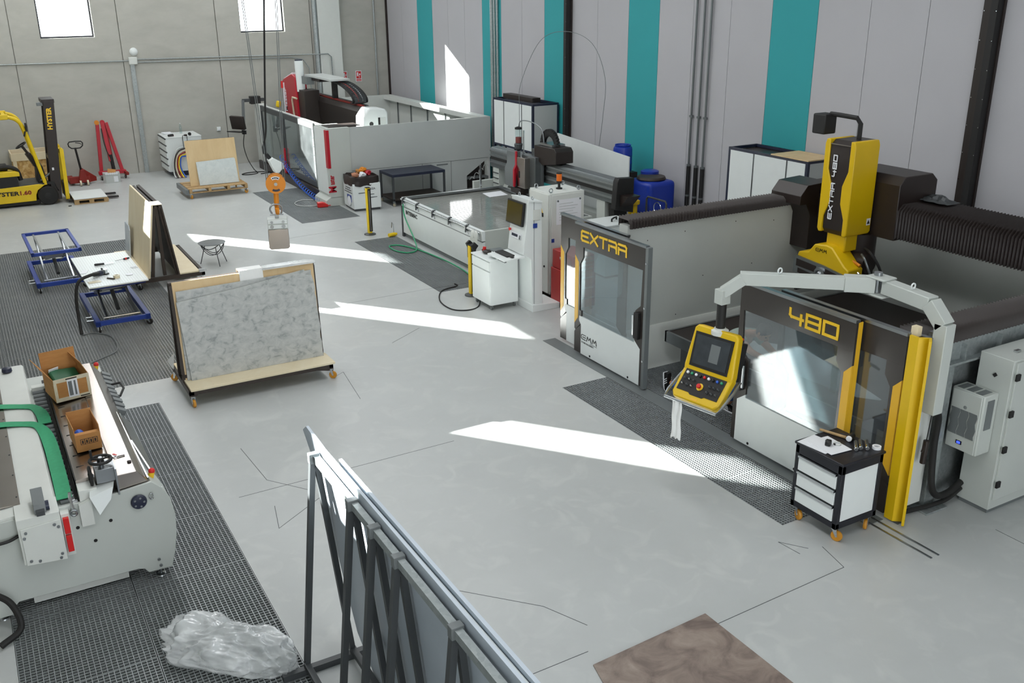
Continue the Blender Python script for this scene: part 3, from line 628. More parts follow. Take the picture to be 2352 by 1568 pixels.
for z in (2.05, 1.45):
    T.part('mast_bracket', MB().box(8.24,8.30,5.86,6.02,z-0.05,z+0.05), 'steel')
T.part('mast_backplate', MB().box(8.30,8.42,5.87,5.93,1.35,2.15), 'steel')
# yellow control console ------------------------------------------------------------
T = Thing('control_console', 'yellow control console with screen and push buttons hanging from the swing arm', 'console', (7.045, 7.775, 0.83), rz=R(-78))
# local frame: x right along the screen, y towards the operator's back, z up (screen looks to -y)
def con_build():
    SX = Matrix.Diagonal((0.92,1,1,1)); up = Matrix.Translation((0, 0.0, 0.45)) @ Matrix.Rotation(-R(15), 4, 'X') @ SX
    b = MB().prism([(-0.36,-0.02),(0.36,-0.02),(0.37,0.05),(0.33,0.50),(0.29,0.54),(-0.29,0.54),(-0.33,0.50),(-0.37,0.05)], 'y', -0.07, 0.04).xf(up)
    sh = T.part('console_shell', b, 'yellow', bev=0.02)
    T.part('screen_bezel', MB().box(-0.29,0.29,-0.078,-0.069,0.05,0.46).xf(up), 'soft_black', sh)
    T.part('screen', MB().box(-0.255,0.255,-0.082,-0.078,0.085,0.43).xf(up), 'screen', sh)
    T.part('screen_window', MB().box(-0.02,0.12,-0.0835,-0.0821,0.15,0.36).xf(up), 'mid_grey', sh)
    T.part('rear_box', MB().box(-0.30,0.30,0.04,0.20,-0.02,0.44).xf(up), 'soft_black', sh, 0.01)
    T.part('swivel_collar', MB().lathe([(0.10,0.92),(0.10,0.97),(0.065,0.985),(0.065,1.0)], (0,0.127,0)), 'offwhite', sh)
    global CLO; lo = CLO = Matrix.Translation((0, 0.0, 0.45)) @ Matrix.Rotation(R(-42), 4, 'X') @ SX
    k = T.part('keyboard_shell', MB().prism([(-0.37,0.03),(-0.36,-0.34),(-0.31,-0.40),(0.31,-0.40),(0.36,-0.34),(0.37,0.03)], 'y', -0.06, 0.04).xf(lo), 'yellow', bev=0.02)
    T.part('button_plate', MB().prism([(-0.31,-0.03),(-0.31,-0.30),(-0.12,-0.30),(-0.09,-0.32),(0.09,-0.32),(0.12,-0.30),(0.31,-0.30),(0.31,-0.03)], 'y', -0.067, -0.06).xf(lo), 'soft_black', k)
    cols = ['paper','hose_green','paper','black','signal_red','paper','black','cable_blue','hose_green']
    for i, c in enumerate(cols): T.part('button', MB().lathe([(0.017,0.0),(0.017,-0.018),(0.012,-0.022)], (-0.26+i*0.065, -0.067, -0.075), 12, 'y').xf(lo), c, k)
    for i in range(3):
        for j in range(2):
            T.part('selector_knob', MB().lathe([(0.019,0.0),(0.019,-0.012),(0.008,-0.03)], (-0.26+i*0.07, -0.067, -0.15-j*0.07), 10, 'y').xf(lo), 'chrome' if (i+j) % 2 else 'dark_grey', k)
            T.part('selector_knob', MB().lathe([(0.019,0.0),(0.019,-0.012),(0.008,-0.03)], (0.13+i*0.065, -0.067, -0.16-j*0.075), 10, 'y').xf(lo), 'dark_grey', k)
    T.part('stop_collar', MB().lathe([(0.045,0.0),(0.045,-0.006)], (0.0,-0.067,-0.20), 18, 'y').xf(lo), 'letter_yellow', k)
    T.part('stop_button', MB().lathe([(0.018,0.0),(0.018,-0.02),(0.028,-0.024),(0.028,-0.04),(0.02,-0.046)], (0.0,-0.073,-0.20), 16, 'y').xf(lo), 'signal_red', k)
    T.part('maker_plate', MB().box(-0.05,0.05,-0.062,-0.059,-0.375,-0.345).xf(lo), 'gold', k)
    rail = [(-0.40,0.0,0.04),(-0.42,-0.05,-0.12),(-0.42,-0.12,-0.34),(-0.40,-0.14,-0.44),(0.40,-0.14,-0.44),(0.42,-0.12,-0.34),(0.42,-0.05,-0.12),(0.40,0.0,0.04)]
    T.part('guard_rail', MB().tube([lo @ Vector((x, y+0.06, z)) for x, y, z in rail], 0.017, 10), 'steel')
    T.part('rear_stop_button', MB().lathe([(0.02,0.0),(0.02,0.03),(0.032,0.035),(0.032,0.05),(0.02,0.058)], (0.24,0.12,0.44), 14).xf(up), 'signal_red')
con_build()
g = MB(); n = 9
def towel(mb, w, h):
    V = []
    for j in range(13):
        for i in range(n): V.append(((i/(n-1)-0.5)*w*(0.92+0.05*math.sin(j*0.6))+0.006*math.sin(j*0.8), 0.010*math.sin(i*1.5+j*0.22), -h*j/12-0.02*math.sin(i*1.9)*(j == 12)))
    return mb.add(V, [(j*n+i, j*n+i+1, (j+1)*n+i+1, (j+1)*n+i) for j in range(12) for i in range(n-1)])
tw = towel(g, 0.15, 0.50); CW = Matrix.Translation((7.045,7.775,0.83)) @ Matrix.Rotation(R(-78), 4, 'Z'); pr_ = CW @ CLO @ Vector((-0.20,-0.08,-0.44))
tw.xf(Matrix.Translation(pr_+Vector((0,0,0.012))) @ Matrix.Rotation(R(-78), 4, 'Z'))
solo('towel', 'white towel hanging from the guard rail of the yellow console', 'towel', tw, 'cloth_white')
# ================================================================== tool cart in front of the booth
T = Thing('tool_cart', 'navy steel tool cart with three white drawers and orange casters', 'cart', (7.49, 6.19, 0), w=True)
x0, x1, y0, y1 = 7.19, 7.80, 5.88, 6.52; zb, zt = 0.16, 0.90
fr = MB()
for x in (x0, x1-0.055):
    for y in (y0, y1-0.055): T.part('corner_post', MB().box(x, x+0.055, y, y+0.055, zb, zt), 'navy_black', bev=0.006)
T.part('base_frame', MB().box(x0, x1, y0, y1, zb, zb+0.07), 'navy_black', bev=0.006)
T.part('top_frame', MB().box(x0, x1, y0, y1, zt-0.10, zt), 'navy_black', bev=0.006)
T.part('top_mat', MB().box(x0-0.015, x1+0.015, y0-0.015, y1+0.015, zt, zt+0.03), 'navy_black', bev=0.01)
T.part('side_panel', MB().box(x0+0.055, x1-0.055, y0+0.012, y0+0.02, zb+0.075, zt-0.10), 'white')
T.part('side_panel', MB().box(x0+0.055, x1-0.055, y1-0.02, y1-0.012, zb+0.075, zt-0.10), 'white')
T.part('back_panel', MB().box(x1-0.02, x1-0.012, y0+0.055, y1-0.055, zb+0.075, zt-0.10), 'white')
T.part('inner_body', MB().box(x0+0.05, x1-0.03, y0+0.05, y1-0.05, zb+0.08, zt-0.11), 'dark_grey')
h = (zt-0.10-zb-0.075)/3
for i in range(3):
    z = zb+0.075+i*h; d = T.part('drawer', MB().box(x0-0.008, x0+0.03, y0+0.06, y1-0.06, z+0.004, z+h-0.035), 'white', bev=0.003)
    T.part('drawer_pull', MB().prism([(x0-0.022,z+h-0.035),(x0-0.022,z+h-0.012),(x0+0.02,z+h-0.004),(x0+0.02,z+h-0.034)], 'y', y0+0.06, y1-0.06), 'chrome', d)
for x, y, a in ((x0+0.06,y0+0.06,-1.2),(x0+0.06,y1-0.06,-1.9),(x1-0.06,y0+0.06,-2.6),(x1-0.06,y1-0.06,-2.0)): caster(T, x, y, zb, 0.062, a)
zt += 0.031
# things on the cart
solo('paper_sheet', 'white printed sheet under the black tape measure on the tool cart', 'paper', MB().obox((7.33, 6.33, zt+0.003), (0.28, 0.36, 0.004), (0,0,0.10)), 'paper')
solo('paper_sheet', 'white printed sheet lying nearest the steel cylinders on the tool cart', 'paper', MB().obox((7.39, 6.25, zt+0.008), (0.28, 0.36, 0.004), (0,0,-0.08)), 'paper')
T = Thing('tape_measure', 'small black tape measure on the paper sheets of the tool cart', 'tape measure', (7.38, 6.26, zt+0.011), rz=0.5)
T.part('case', MB().prism([(-0.04,0.0),(0.04,0.0),(0.04,0.035),(0.02,0.06),(-0.02,0.06),(-0.04,0.04)], 'y', -0.028, 0.028), 'black', bev=0.008)
T.part('belt_clip', MB().box(-0.02,0.02,0.029,0.033,0.01,0.05), 'chrome')
T = Thing('wrist_strap', 'thin pale strap ring beside the black tape measure', 'strap', (7.475, 6.225, zt+0.012))
T.part('ring', MB().tube([(0.035*math.cos(t), 0.035*math.sin(t), 0.008) for t in [2*PI*i/18 for i in range(18)]], 0.006, 6, True), 'offwhite'); T.part('clasp', MB().box(-0.045,-0.03,-0.012,0.012,0.0,0.016), 'black', bev=0.003)
T = Thing('hammer_handle', 'loose turned wooden handle along the back of the tool cart', 'handle', (7.625, 6.42, zt+0.018), rz=R(-73))
T.part('shaft', MB().cyl((-0.15,0,0),(0.14,0,0),0.014,12,0.017), 'pallet_wood'); T.part('end_knob', MB().sphere((0.14,0,0),0.018,12,8), 'pallet_wood')
T = Thing('rubber_mallet', 'black mallet with white striking face behind the steel cylinders', 'mallet', (7.705, 6.245, zt+0.032), rz=R(-68))
T.part('head', MB().cyl((0,-0.05,0),(0,0.05,0),0.032,18), 'black', bev=0.006); T.part('white_face', MB().cyl((0,-0.078,0),(0,-0.05,0),0.031,18), 'paper', bev=0.006); T.part('handle', MB().cyl((-0.02,0.0,0.0),(-0.12,0.03,-0.014),0.014,10), 'soft_black')
def torch(x, y, lab):
    T = Thing('steel_cylinder', lab, 'cylinder', (x, y, zt+0.023), rz=R(134), group='steel cylinders on the tool cart')
    T.part('barrel', MB().lathe([(0.017,-0.10),(0.019,-0.095),(0.019,0.03),(0.02,0.034)], (0,0,0), 18, 'y'), 'steel'); T.part('collar', MB().lathe([(0.02,0.034),(0.0225,0.045),(0.0225,0.095),(0.019,0.10)], (0,0,0), 18, 'y'), 'chrome')
torch(7.60, 6.085, 'left steel cylinder of the three on the tool cart'); torch(7.662, 6.08, 'middle steel cylinder of the three on the tool cart'); torch(7.712, 6.04, 'right steel cylinder of the three, nearest the tape roll')
solo('tape_roll', 'white roll of tape on the near corner of the tool cart', 'tape', MB().lathe([(0.028,0.0),(0.046,0.0),(0.046,0.03),(0.028,0.03),(0.028,0.0)], (7.765, 5.955, zt+0.001), 28), 'paper')
# ================================================================== electrical cabinet at the right
T = Thing('electrical_cabinet', 'tall pale grey electrical cabinet at the right edge of the photo', 'cabinet', (9.6, 5.2, 0), w=True)
T.part('plinth', MB().box(9.12, 11.2, 5.47, 5.82, 0.0, 0.06), 'mid_grey')
T.part('cabinet_body', MB().box(9.10, 11.2, 5.45, 5.84, 0.05, 1.81), 'machine_grey', bev=0.006)
for xa in (9.135, 9.93):
    d = T.part('cabinet_door', MB().box(xa, xa+0.78, 5.425, 5.45, 0.17, 1.79), 'machine_grey', bev=0.004)
    for z in (1.64, 1.22, 0.80, 0.38): T.part('hinge', MB().box(xa-0.02, xa+0.045, 5.40, 5.425, z-0.045, z+0.03), 'soft_black', d, 0.004)
T.part('key_lock', MB().prism([(5.61,1.60),(5.635,1.625),(5.66,1.60),(5.635,1.575)], 'x', 9.085, 9.10), 'soft_black')
T.part('lifting_lug', MB().box(9.35,9.43,5.60,5.64,1.81,1.83), 'chrome')
T = Thing('cooling_unit', 'pale cooling unit with wavy vents and blue display on the electrical cabinet', 'air conditioner', (8.97, 5.68, 0.72), w=True)
T.part('unit_body', MB().box(8.86, 9.095, 5.55, 5.94, 0.72, 1.42), 'machine_grey', bev=0.015)
T.part('unit_front', MB().prism([(5.57,0.73),(5.92,0.73),(5.92,1.41),(5.57,1.41)], 'x', 8.845, 8.86), 'machine_grey', bev=0.01)
for k in range(3):
    ya, yb2 = 5.595+k*0.105, 5.69+k*0.105; n = 8
    p = [(ya+0.008*math.sin(i*1.6), 0.90+0.30*i/n) for i in range(n+1)] + [(yb2+0.008*math.sin(i*1.6), 0.90+0.30*i/n) for i in range(n, -1, -1)]
    T.part('vent_grille', MB().prism(p, 'x', 8.838, 8.845), 'mid_grey')
T.part('display', MB().box(8.838, 8.846, 5.72, 5.79, 0.80, 0.84), 'soft_black'); T.part('display_digits', MB().box(8.835, 8.839, 5.735, 5.775, 0.808, 0.832), 'glow_blue')
T.part('side_vent', MB().box(8.92,9.03,5.544,5.552,1.02,1.36), 'mid_grey'); T.part('maker_badge', MB().lathe([(0.02,-0.004),(0.02,0.0)], (8.845, 5.745, 1.235), 14, 'x'), 'chrome')
for k in range(3): T.part('top_slot', MB().box(8.88,9.05,5.60+k*0.11,5.68+k*0.11,1.42,1.424), 'mid_grey')
solo('power_cable', 'thick black cable looping from the swing arm mast down to the electrical cabinet', 'cable', MB().tube(bez([(8.42,5.80,1.28),(8.52,5.82,1.15),(8.55,5.84,0.8),(8.55,5.80,0.38),(8.66,5.79,0.20),(8.88,5.80,0.17),(9.09,5.81,0.24)], 10), 0.038, 12), 'rubber')
solo('power_cable', 'black cable lying along the floor from the yellow post to the electrical cabinet', 'cable', MB().tube(bez([(8.2,5.92,0.03),(8.42,5.90,0.03),(8.66,5.83,0.06),(8.88,5.80,0.09),(9.09,5.80,0.17)], 10), 0.026, 10), 'rubber')
T = Thing('pendant_tool', 'small black hand tool hanging by a cord beside the galvanised post', 'tool', (8.38, 5.82, 0.78), w=True)
T.part('cord', MB().cyl((8.36,5.79,1.27),(8.38,5.82,0.93),0.006,6), 'black'); T.part('tool_body', MB().cyl((8.37,5.82,0.66),(8.38,5.82,0.93),0.032,14), 'brown', bev=0.006); T.part('lever', MB().beam((8.38,5.82,0.9),(8.30,5.80,0.82),0.02,0.02), 'brown')
# brown slab lying flat on the floor
solo('stone_slab', 'mottled brown stone slab lying flat on the floor in the foreground', 'slab', MB().prism([(3.93,5.56),(5.24,5.63),(5.25,4.5),(5.22,3.2),(3.6,3.2),(3.7,4.6)], 'z', 0.0, 0.012), 'brown_stone')
# ================================================================== edge polishing machine, lower left
T = Thing('edge_polisher', 'long grey edge polishing machine with bolted end plate and handwheels', 'machine', (0.3, 10.8, 0), w=True)
Y0 = 8.83
plate = [(-0.62,0.05),(-0.36,0.05),(-0.345,0.12),(-0.30,0.17),(0.76,0.17),(0.82,0.15),(0.85,0.10),(1.075,0.10),(1.12,0.25),(1.16,0.45),(1.175,0.66),(1.15,0.85),(1.09,0.98),(1.00,1.07),(0.70,1.04),(0.34,1.03),(-0.62,1.0)]
ep = T.part('end_plate', MB().prism(plate, 'y', Y0, Y0+0.03), 'machine_grey', bev=0.004)
for x, z in ((0.59,0.77),(0.43,0.60),(0.30,0.78)): T.part('plate_hole', MB().lathe([(0.017,-0.003),(0.017,0.0)], (x, Y0, z), 14, 'y'), 'black', ep)
for x, z in ((0.96,0.22),(0.97,0.15)): T.part('plate_bolt', MB().lathe([(0.016,-0.014),(0.018,0.0)], (x, Y0, z), 10, 'y'), 'chrome', ep)
hw = T.part('handwheel', MB().lathe([(0.02,-0.05),(0.065,-0.045),(0.075,-0.03),(0.07,-0.01),(0.03,0.0)], (0.86, Y0, 0.905), 22, 'y'), 'navy', ep)
for k in range(5): T.part('wheel_spot', MB().lathe([(0.010,-0.052),(0.012,-0.046)], (0.86+0.045*math.cos(k*1.257), Y0, 0.905+0.045*math.sin(k*1.257)), 8, 'y'), 'steel', ep)
T.part('lifting_ring', MB().tube([(0.98+0.018*math.cos(t), Y0-0.02, 0.93+0.03*math.sin(t)) for t in [2*PI*i/14 for i in range(14)]], 0.007, 6, True), 'chrome', ep)
T.part('bed_front', MB().box(-0.55, 1.02, Y0+0.03, 12.6, 0.30, 0.98), 'machine_grey')
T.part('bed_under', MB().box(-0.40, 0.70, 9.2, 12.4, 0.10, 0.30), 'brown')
T.part('water_tray', MB().box(-0.18, 0.68, 8.98, 9.10, 0.02, 0.16), 'offwhite')
for x in (0.97, -0.45):
    for y in (Y0+0.07, 12.2):
        ft = T.part('levelling_foot', MB().lathe([(0.05,0.0),(0.045,0.012),(0.015,0.02),(0.015,0.12)], (x, y, 0.0), 16), 'steel')
# curved flank towards the walkway
T.part('curved_flank', MB().prism([(1.075,0.10),(1.12,0.25),(1.16,0.45),(1.172,0.66),(1.14,0.85),(1.08,0.98),(1.0,1.06),(0.95,0.98),(0.95,0.3),(1.0,0.12)], 'y', Y0+0.03, 9.15), 'machine_grey')
# stainless cover: flat part and sloping part
T.part('steel_cover', MB().prism([(0.36,1.17),(0.68,1.19),(0.70,1.185),(0.70,0.98),(0.36,0.98)], 'y', 9.02, 12.1), 'stainless')
T.part('steel_shoulder', MB().prism([(0.70,1.195),(0.885,1.20),(0.905,1.18),(1.0,1.03),(1.0,0.98),(0.70,0.98)], 'y', 8.87, 12.15), 'stainless', bev=0.004)
for k in range(10): T.part('cover_slot', MB().box(0.40,0.47,9.3+0.27*k,9.308+0.27*k,1.172,1.178), 'soft_black')
T.part('cover_joint', MB().box(0.355,0.365,9.02,12.1,1.168,1.176), 'soft_black')
T.part('cover_knob', MB().lathe([(0.02,0.0),(0.02,0.012),(0.012,0.016)], (0.86, 9.10, 1.2), 12), 'brown')
# conveyor rollers between cover and press beam
for k in range(26): T.part('roller', MB().cyl((0.20,9.0+k*0.125,0.99),(0.33,9.0+k*0.125,0.99),0.028,12), 'mid_grey')
T.part('roller_chain', MB().box(0.325,0.35,8.95,12.3,0.97,1.03), 'soft_black')
T.part('roller_trough', MB().box(0.17,0.34,8.86,12.4,0.86,0.94), 'brown')
T.part('red_guard', MB().box(0.185,0.235,8.70,8.83,0.62,0.79), 'signal_red', bev=0.004); T.part('red_guard', MB().box(0.185,0.235,8.70,8.83,0.81,0.97), 'signal_red', bev=0.004)
T.part('guard_channel', MB().box(0.175,0.245,8.735,8.85,0.57,1.0), 'offwhite')
T.part('clamp_spanner', MB().tube([(0.29,8.80,0.97),(0.28,8.82,1.12),(0.285,8.83,1.16)],0.014,8), 'chrome'); T.part('spanner_ring', MB().tube([(0.29+0.028*math.cos(t),8.79,0.96+0.028*math.sin(t)) for t in [2*PI*i/14 for i in range(14)]],0.010,6,True), 'steel')
# press beam
pb = T.part('press_beam', MB().prism([(-0.34,0.55),(0.17,0.55),(0.17,1.03),(0.15,1.05),(0.02,1.05),(-0.34,1.03)], 'y', 8.86, 12.95), 'offwhite', bev=0.006)
T.part('steel_strip', MB().box(-0.31,-0.13,9.05,12.95,1.042,1.056), 'stainless', pb)
for k in range(8): T.part('strip_screw', MB().lathe([(0.008,0.0),(0.008,0.004)], (-0.15,9.2+0.5*k,1.056), 8), 'dark_grey', pb)
hp = T.part('press_end_plate', MB().prism([(-0.17,0.60),(0.165,0.57),(0.165,0.99),(-0.17,0.97)], 'y', 8.68, 8.70), 'offwhite', bev=0.003)
T.part('press_end_box', MB().box(-0.19,0.17,8.70,9.02,0.60,1.06), 'offwhite', bev=0.004)
for x, z in ((-0.13,0.93),(-0.15,0.88),(0.11,0.95),(0.14,0.92),(0.13,0.64),(0.115,0.60),(-0.13,0.64),(-0.06,0.62)): T.part('plate_bolt', MB().lathe([(0.013,-0.01),(0.015,0.0)], (x, 8.68, z), 10, 'y'), 'steel', hp)
T.part('sensor_box', MB().prism([(8.74,1.06),(8.98,1.06),(9.05,1.16),(9.0,1.20),(8.76,1.14)], 'x', -0.03, 0.07), 'mid_grey', pb, 0.004)
T.part('sensor_knob', MB().cyl((0.07,8.80,1.10),(0.10,8.80,1.10),0.045,16), 'navy', pb)
T.part('sensor_foot', MB().box(-0.015,0.055,8.70,8.76,1.055,1.10), 'dark_grey', pb)
T.part('far_knob', MB().lathe([(0.05,0.0),(0.06,0.01),(0.055,0.05),(0.03,0.06)], (-0.02,12.75,1.056), 18), 'navy', pb)
T.part('beam_cable', MB().tube(bez([(-0.6,8.78,0.78),(-0.42,8.76,0.84),(-0.28,8.78,0.84),(-0.19,8.80,0.86)],8),0.016,8), 'soft_black')
T.part('side_cable', MB().tube(bez([(-0.52,8.72,0.42),(-0.36,8.62,0.30),(-0.32,8.5,0.10),(-0.5,8.4,0.035)],8),0.03,10), 'rubber')
# grinding head with two handwheels
gh = T.part('feed_bracket', MB().prism([(0.34,1.02),(0.34,0.80),(0.45,0.80),(0.45,1.06)], 'y', 8.78, 8.83), 'offwhite')
T.part('feed_box', MB().box(0.36,0.52,8.84,9.30,1.03,1.14), 'offwhite', bev=0.003)
T.part('feed_cover', MB().add([(0.44,8.74,1.10),(0.66,8.80,1.13),(0.69,8.92,1.155),(0.46,8.90,1.12),(0.50,8.70,0.92),(0.62,8.77,1.02)], [(0,1,2,3),(0,4,5,1)]), 'white')
T.part('feed_column', MB().box(0.53,0.70,8.86,9.06,1.16,1.30), 'steel', bev=0.003)
T.part('feed_plate', MB().box(0.695,0.71,8.80,9.08,1.03,1.30), 'steel')
def wheel(c, ax, r):
    w = T.part('handwheel', MB().tube([Vector(c)+{'z': Vector((r*math.cos(t), r*math.sin(t), 0)), 'x': Vector((0, r*math.cos(t), r*math.sin(t)))}[ax] for t in [2*PI*i/28 for i in range(28)]], r*0.17, 8, True), 'soft_black')
    T.part('wheel_hub', MB().lathe([(r*0.35,-0.02),(r*0.3,0.02),(0.005,0.025)], c, 16, ax), 'soft_black', w); T.part('wheel_cap', MB().lathe([(r*0.2,0.024),(r*0.16,0.03)], c, 14, ax), 'paper', w)
    for k in range(3):
        a = k*2.094+0.4; q = Vector(c)+({'z': Vector((r*math.cos(a), r*math.sin(a), 0)), 'x': Vector((0, r*math.cos(a), r*math.sin(a)))}[ax]); T.part('wheel_spoke', MB().cyl(c, q, r*0.1, 8), 'soft_black', w)
    return w
wh = wheel((0.60,8.96,1.355), 'z', 0.095); T.part('wheel_grip', MB().cyl((0.53,9.02,1.355),(0.53,9.02,1.445),0.012,10), 'soft_black', wh)
wheel((0.49,8.94,1.22), 'x', 0.085)
T.part('feed_shaft', MB().cyl((0.60,8.96,1.29),(0.60,8.96,1.365),0.02,12), 'steel')
for k in range(5): T.part('hose_nipple', MB().cyl((0.30,8.86+0.05*k,1.0),(0.345,8.86+0.05*k,1.01),0.012,8), 'paper')
# row of motor blocks on the flank, handle, cords, red buttons
for k in range(9): T.part('spindle_clamp', MB().obox((1.03+0.01*math.sin(k), 10.95+0.155*k, 0.985), (0.11,0.10,0.06), (0,0.5,0)), 'mid_grey', bev=0.004)
for k in range(10): T.part('spindle_rod', MB().cyl((0.93,10.85+0.13*k,1.10),(1.06,10.95+0.13*k,0.93),0.008,6), 'chrome')
T.part('grab_handle', MB().tube([(1.06,11.82,0.99),(1.16,11.80,1.00),(1.17,11.60,1.0),(1.10,11.40,0.99),(1.05,11.38,0.98)],0.014,8), 'soft_black')
for y, x in ((12.35,0.95),(9.02,1.02)):
    b = T.part('stop_base', MB().cyl((x,y,1.02),(x+0.02,y,1.08),0.03,12), 'letter_yellow'); T.part('stop_button', MB().sphere((x+0.02,y,1.09),0.032,12,8), 'signal_red', b)
T.part('flank_rail', MB().beam((0.99,8.95,1.06),(0.96,10.7,1.08),0.012,0.012), 'chrome'); T.part('flank_rail', MB().beam((0.99,9.9,1.06),(1.10,8.95,0.92),0.012,0.012), 'chrome')
T.part('flank_panel', MB().add([(1.005,8.92,1.02),(1.005,10.75,1.02),(1.10,10.75,0.90),(1.14,8.92,0.84)], [(0,1,2,3)]), 'steel')
T.part('neighbour_rail', MB().box(-0.60,-0.44,8.86,12.9,0.99,1.03), 'steel'); T.part('far_bracket', MB().box(0.2,0.36,12.0,12.1,0.95,1.06), 'offwhite')
# loose things on the machine
solo('power_cable', 'black cord trailing off the far end of the edge polisher', 'cable', MB().tube(bez([(-0.05,13.2,0.04),(0.2,13.25,0.03),(0.55,13.1,0.03),(0.75,12.85,0.05)],8),0.014,8), 'rubber')
T2 = Thing('coiled_hose', 'small blue coiled air hose lying behind the edge polisher press beam', 'hose', (0.32,12.75,0.0), w=True)
T2.part('coil', MB().tube([(0.26+0.002*i, 12.6+0.006*i, 0.05+0.035*math.sin(i*0.7)+0.0) if False else (0.30+0.045*math.cos(i*0.7), 12.62+0.006*i, 0.10+0.045*math.sin(i*0.7)) for i in range(60)], 0.010, 6), 'cable_blue'); T2.part('hose_tail', MB().tube(bez([(0.345,12.62,0.10),(0.30,12.55,0.03),(0.1,12.65,0.02)],6),0.010,6), 'cable_blue')
def strap(label, path, w):
    """flat webbing along a path; each point is (x, y, z, width direction angle in plan)"""
    g = MB(); P = bez([p[:3] for p in path], 6); A = [p[3] for p in path]; n = len(P); V = []; t = 0.007
    for i, p in enumerate(P):
        u = i/6; k = min(int(u), len(A)-2); a = A[k]+(A[k+1]-A[k])*(u-k); d = Vector((math.cos(a), math.sin(a), 0))*w/2
        V += [p-d, p+d, p+d+Vector((0,0,t)), p-d+Vector((0,0,t))]
    F = [(0,1,2,3), tuple((n-1)*4+k for k in (3,2,1,0))]
    for i in range(n-1):
        for k in range(4): F.append((i*4+k, i*4+(k+1) % 4, (i+1)*4+(k+1) % 4, (i+1)*4+k))
    solo('lifting_strap', label, 'strap', g.add(V, F), 'green_strap', 'green lifting straps over the press beam')
H = PI/2
strap('far green lifting strap laid over the press beam of the edge polisher', [(-0.5,11.62,1.062,H),(-0.2,11.58,1.066,H),(0.06,11.46,1.060,H),(0.16,11.38,1.062,1.2),(0.225,11.22,1.05,0.5),(0.245,11.05,1.035,0.0),(0.245,10.9,1.03,0.0)], 0.13)
strap('near green lifting strap draped over the press beam and down among the rollers', [(-0.5,11.02,1.066,H),(-0.2,11.03,1.064,H),(0.04,10.93,1.060,H),(0.15,10.82,1.065,1.25),(0.215,10.60,1.06,0.55),(0.24,10.25,1.06,0.0),(0.245,9.8,1.056,0.0),(0.245,9.4,1.046,0.0),(0.242,9.15,1.036,0.0),(0.24,8.98,1.032,0.0)], 0.135)
def carton(label, loc, rz, w, d, h, flaps, taped):
    T = Thing('cardboard_box', label, 'box', loc, rz); t = 0.006
    T.part('wall', MB().box(-w/2,w/2,-d/2,-d/2+t,0,h), 'cardboard'); T.part('wall', MB().box(-w/2,w/2,d/2-t,d/2,0,h), 'cardboard')
    T.part('wall', MB().box(-w/2,-w/2+t,-d/2+t,d/2-t,0,h), 'cardboard'); T.part('wall', MB().box(w/2-t,w/2,-d/2+t,d/2-t,0,h), 'cardboard'); T.part('bottom', MB().box(-w/2+t,w/2-t,-d/2+t,d/2-t,0,t), 'cardboard')
    for side, L, a in flaps:      # hinged flaps: angle from vertical, outwards
        g = MB()
        if side in 'fb':
            s = -1 if side == 'f' else 1; g.box(-w/2,w/2,-t/2,t/2,0,L); g.xf(Matrix.Translation((0,s*(d/2-t/2),h)) @ Matrix.Rotation(-s*R(a),4,'X'))
        else:
            s = -1 if side == 'l' else 1; g.box(-t/2,t/2,-d/2,d/2,0,L); g.xf(Matrix.Translation((s*(w/2-t/2),0,h)) @ Matrix.Rotation(s*R(a),4,'Y'))
        T.part('flap', g, 'cardboard')
    return T
T = carton('large open cardboard box with taped edges and green packet on the edge polisher', (0.55,11.26,1.20), R(10), 0.38, 0.44, 0.26, (('b',0.20,4),('l',0.19,34),('r',0.17,-24)), True)
for z in (0.0, 0.225): T.part('tape_strip', MB().box(-0.19,0.19,-0.2225,-0.2195,z,z+0.045), 'tape')
T.part('tape_strip', MB().box(-0.192,-0.16,-0.2225,-0.2195,0.045,0.225), 'tape'); T.part('tape_strip', MB().box(0.16,0.192,-0.2225,-0.2195,0.045,0.225), 'tape'); T.part('tape_strip', MB().box(-0.05,0.06,-0.2235,-0.2200,0.03,0.24), 'paper')
T.part('print', MB().box(-0.04,0.0,-0.2245,-0.2234,0.05,0.22), 'mid_grey'); T.part('print', MB().box(0.02,0.04,-0.2245,-0.2234,0.05,0.22), 'mid_grey')
T.part('print', MB().box(-0.06,0.06,-0.2242,-0.2225,0.245,0.258), 'black'); T.part('print', MB().box(0.07,0.17,-0.2242,-0.2225,0.012,0.024), 'black')
T = Thing('packet', 'dark green packet inside the large cardboard box', 'packet', (0.55,11.26,1.30), R(10)); T.part('pouch', MB().obox((0,0.0,0.09),(0.30,0.34,0.06),(0.2,0.1,0)), 'green', bev=0.02); T.part('pouch_label', MB().obox((0.02,-0.10,0.104),(0.10,0.03,0.004),(0.2,0.1,0)), 'paper')
solo('instruction_leaflet', 'white leaflet standing in the large cardboard box behind the green packet', 'leaflet', MB().obox((0.44,11.38,1.45),(0.12,0.006,0.07),(0.25,0,R(30))), 'paper')
T = carton('small open cardboard box with black handling symbols on the edge polisher', (0.555,9.78,1.20), R(3), 0.235, 0.42, 0.18, (('b',0.10,3),('l',0.08,4),('r',0.08,-2),('f',0.045,-80)), False)
T.part('symbol_panel', MB().box(-0.075,0.085,-0.2125,-0.2098,0.075,0.135), 'brown')
for k in range(4): T.part('symbol', MB().box(-0.07+k*0.039,-0.038+k*0.039,-0.2135,-0.2124,0.080,0.130), 'cardboard')
for k in range(4): T.part('symbol_mark', MB().box(-0.062+k*0.039,-0.046+k*0.039,-0.2145,-0.2134,0.088,0.122), 'brown')
solo('blue_packet', 'crumpled blue plastic packet inside the small cardboard box', 'packet', MB().sphere((0.50,9.74,1.30),0.07,10,8,(0.8,1.0,1.0)), 'cable_blue')
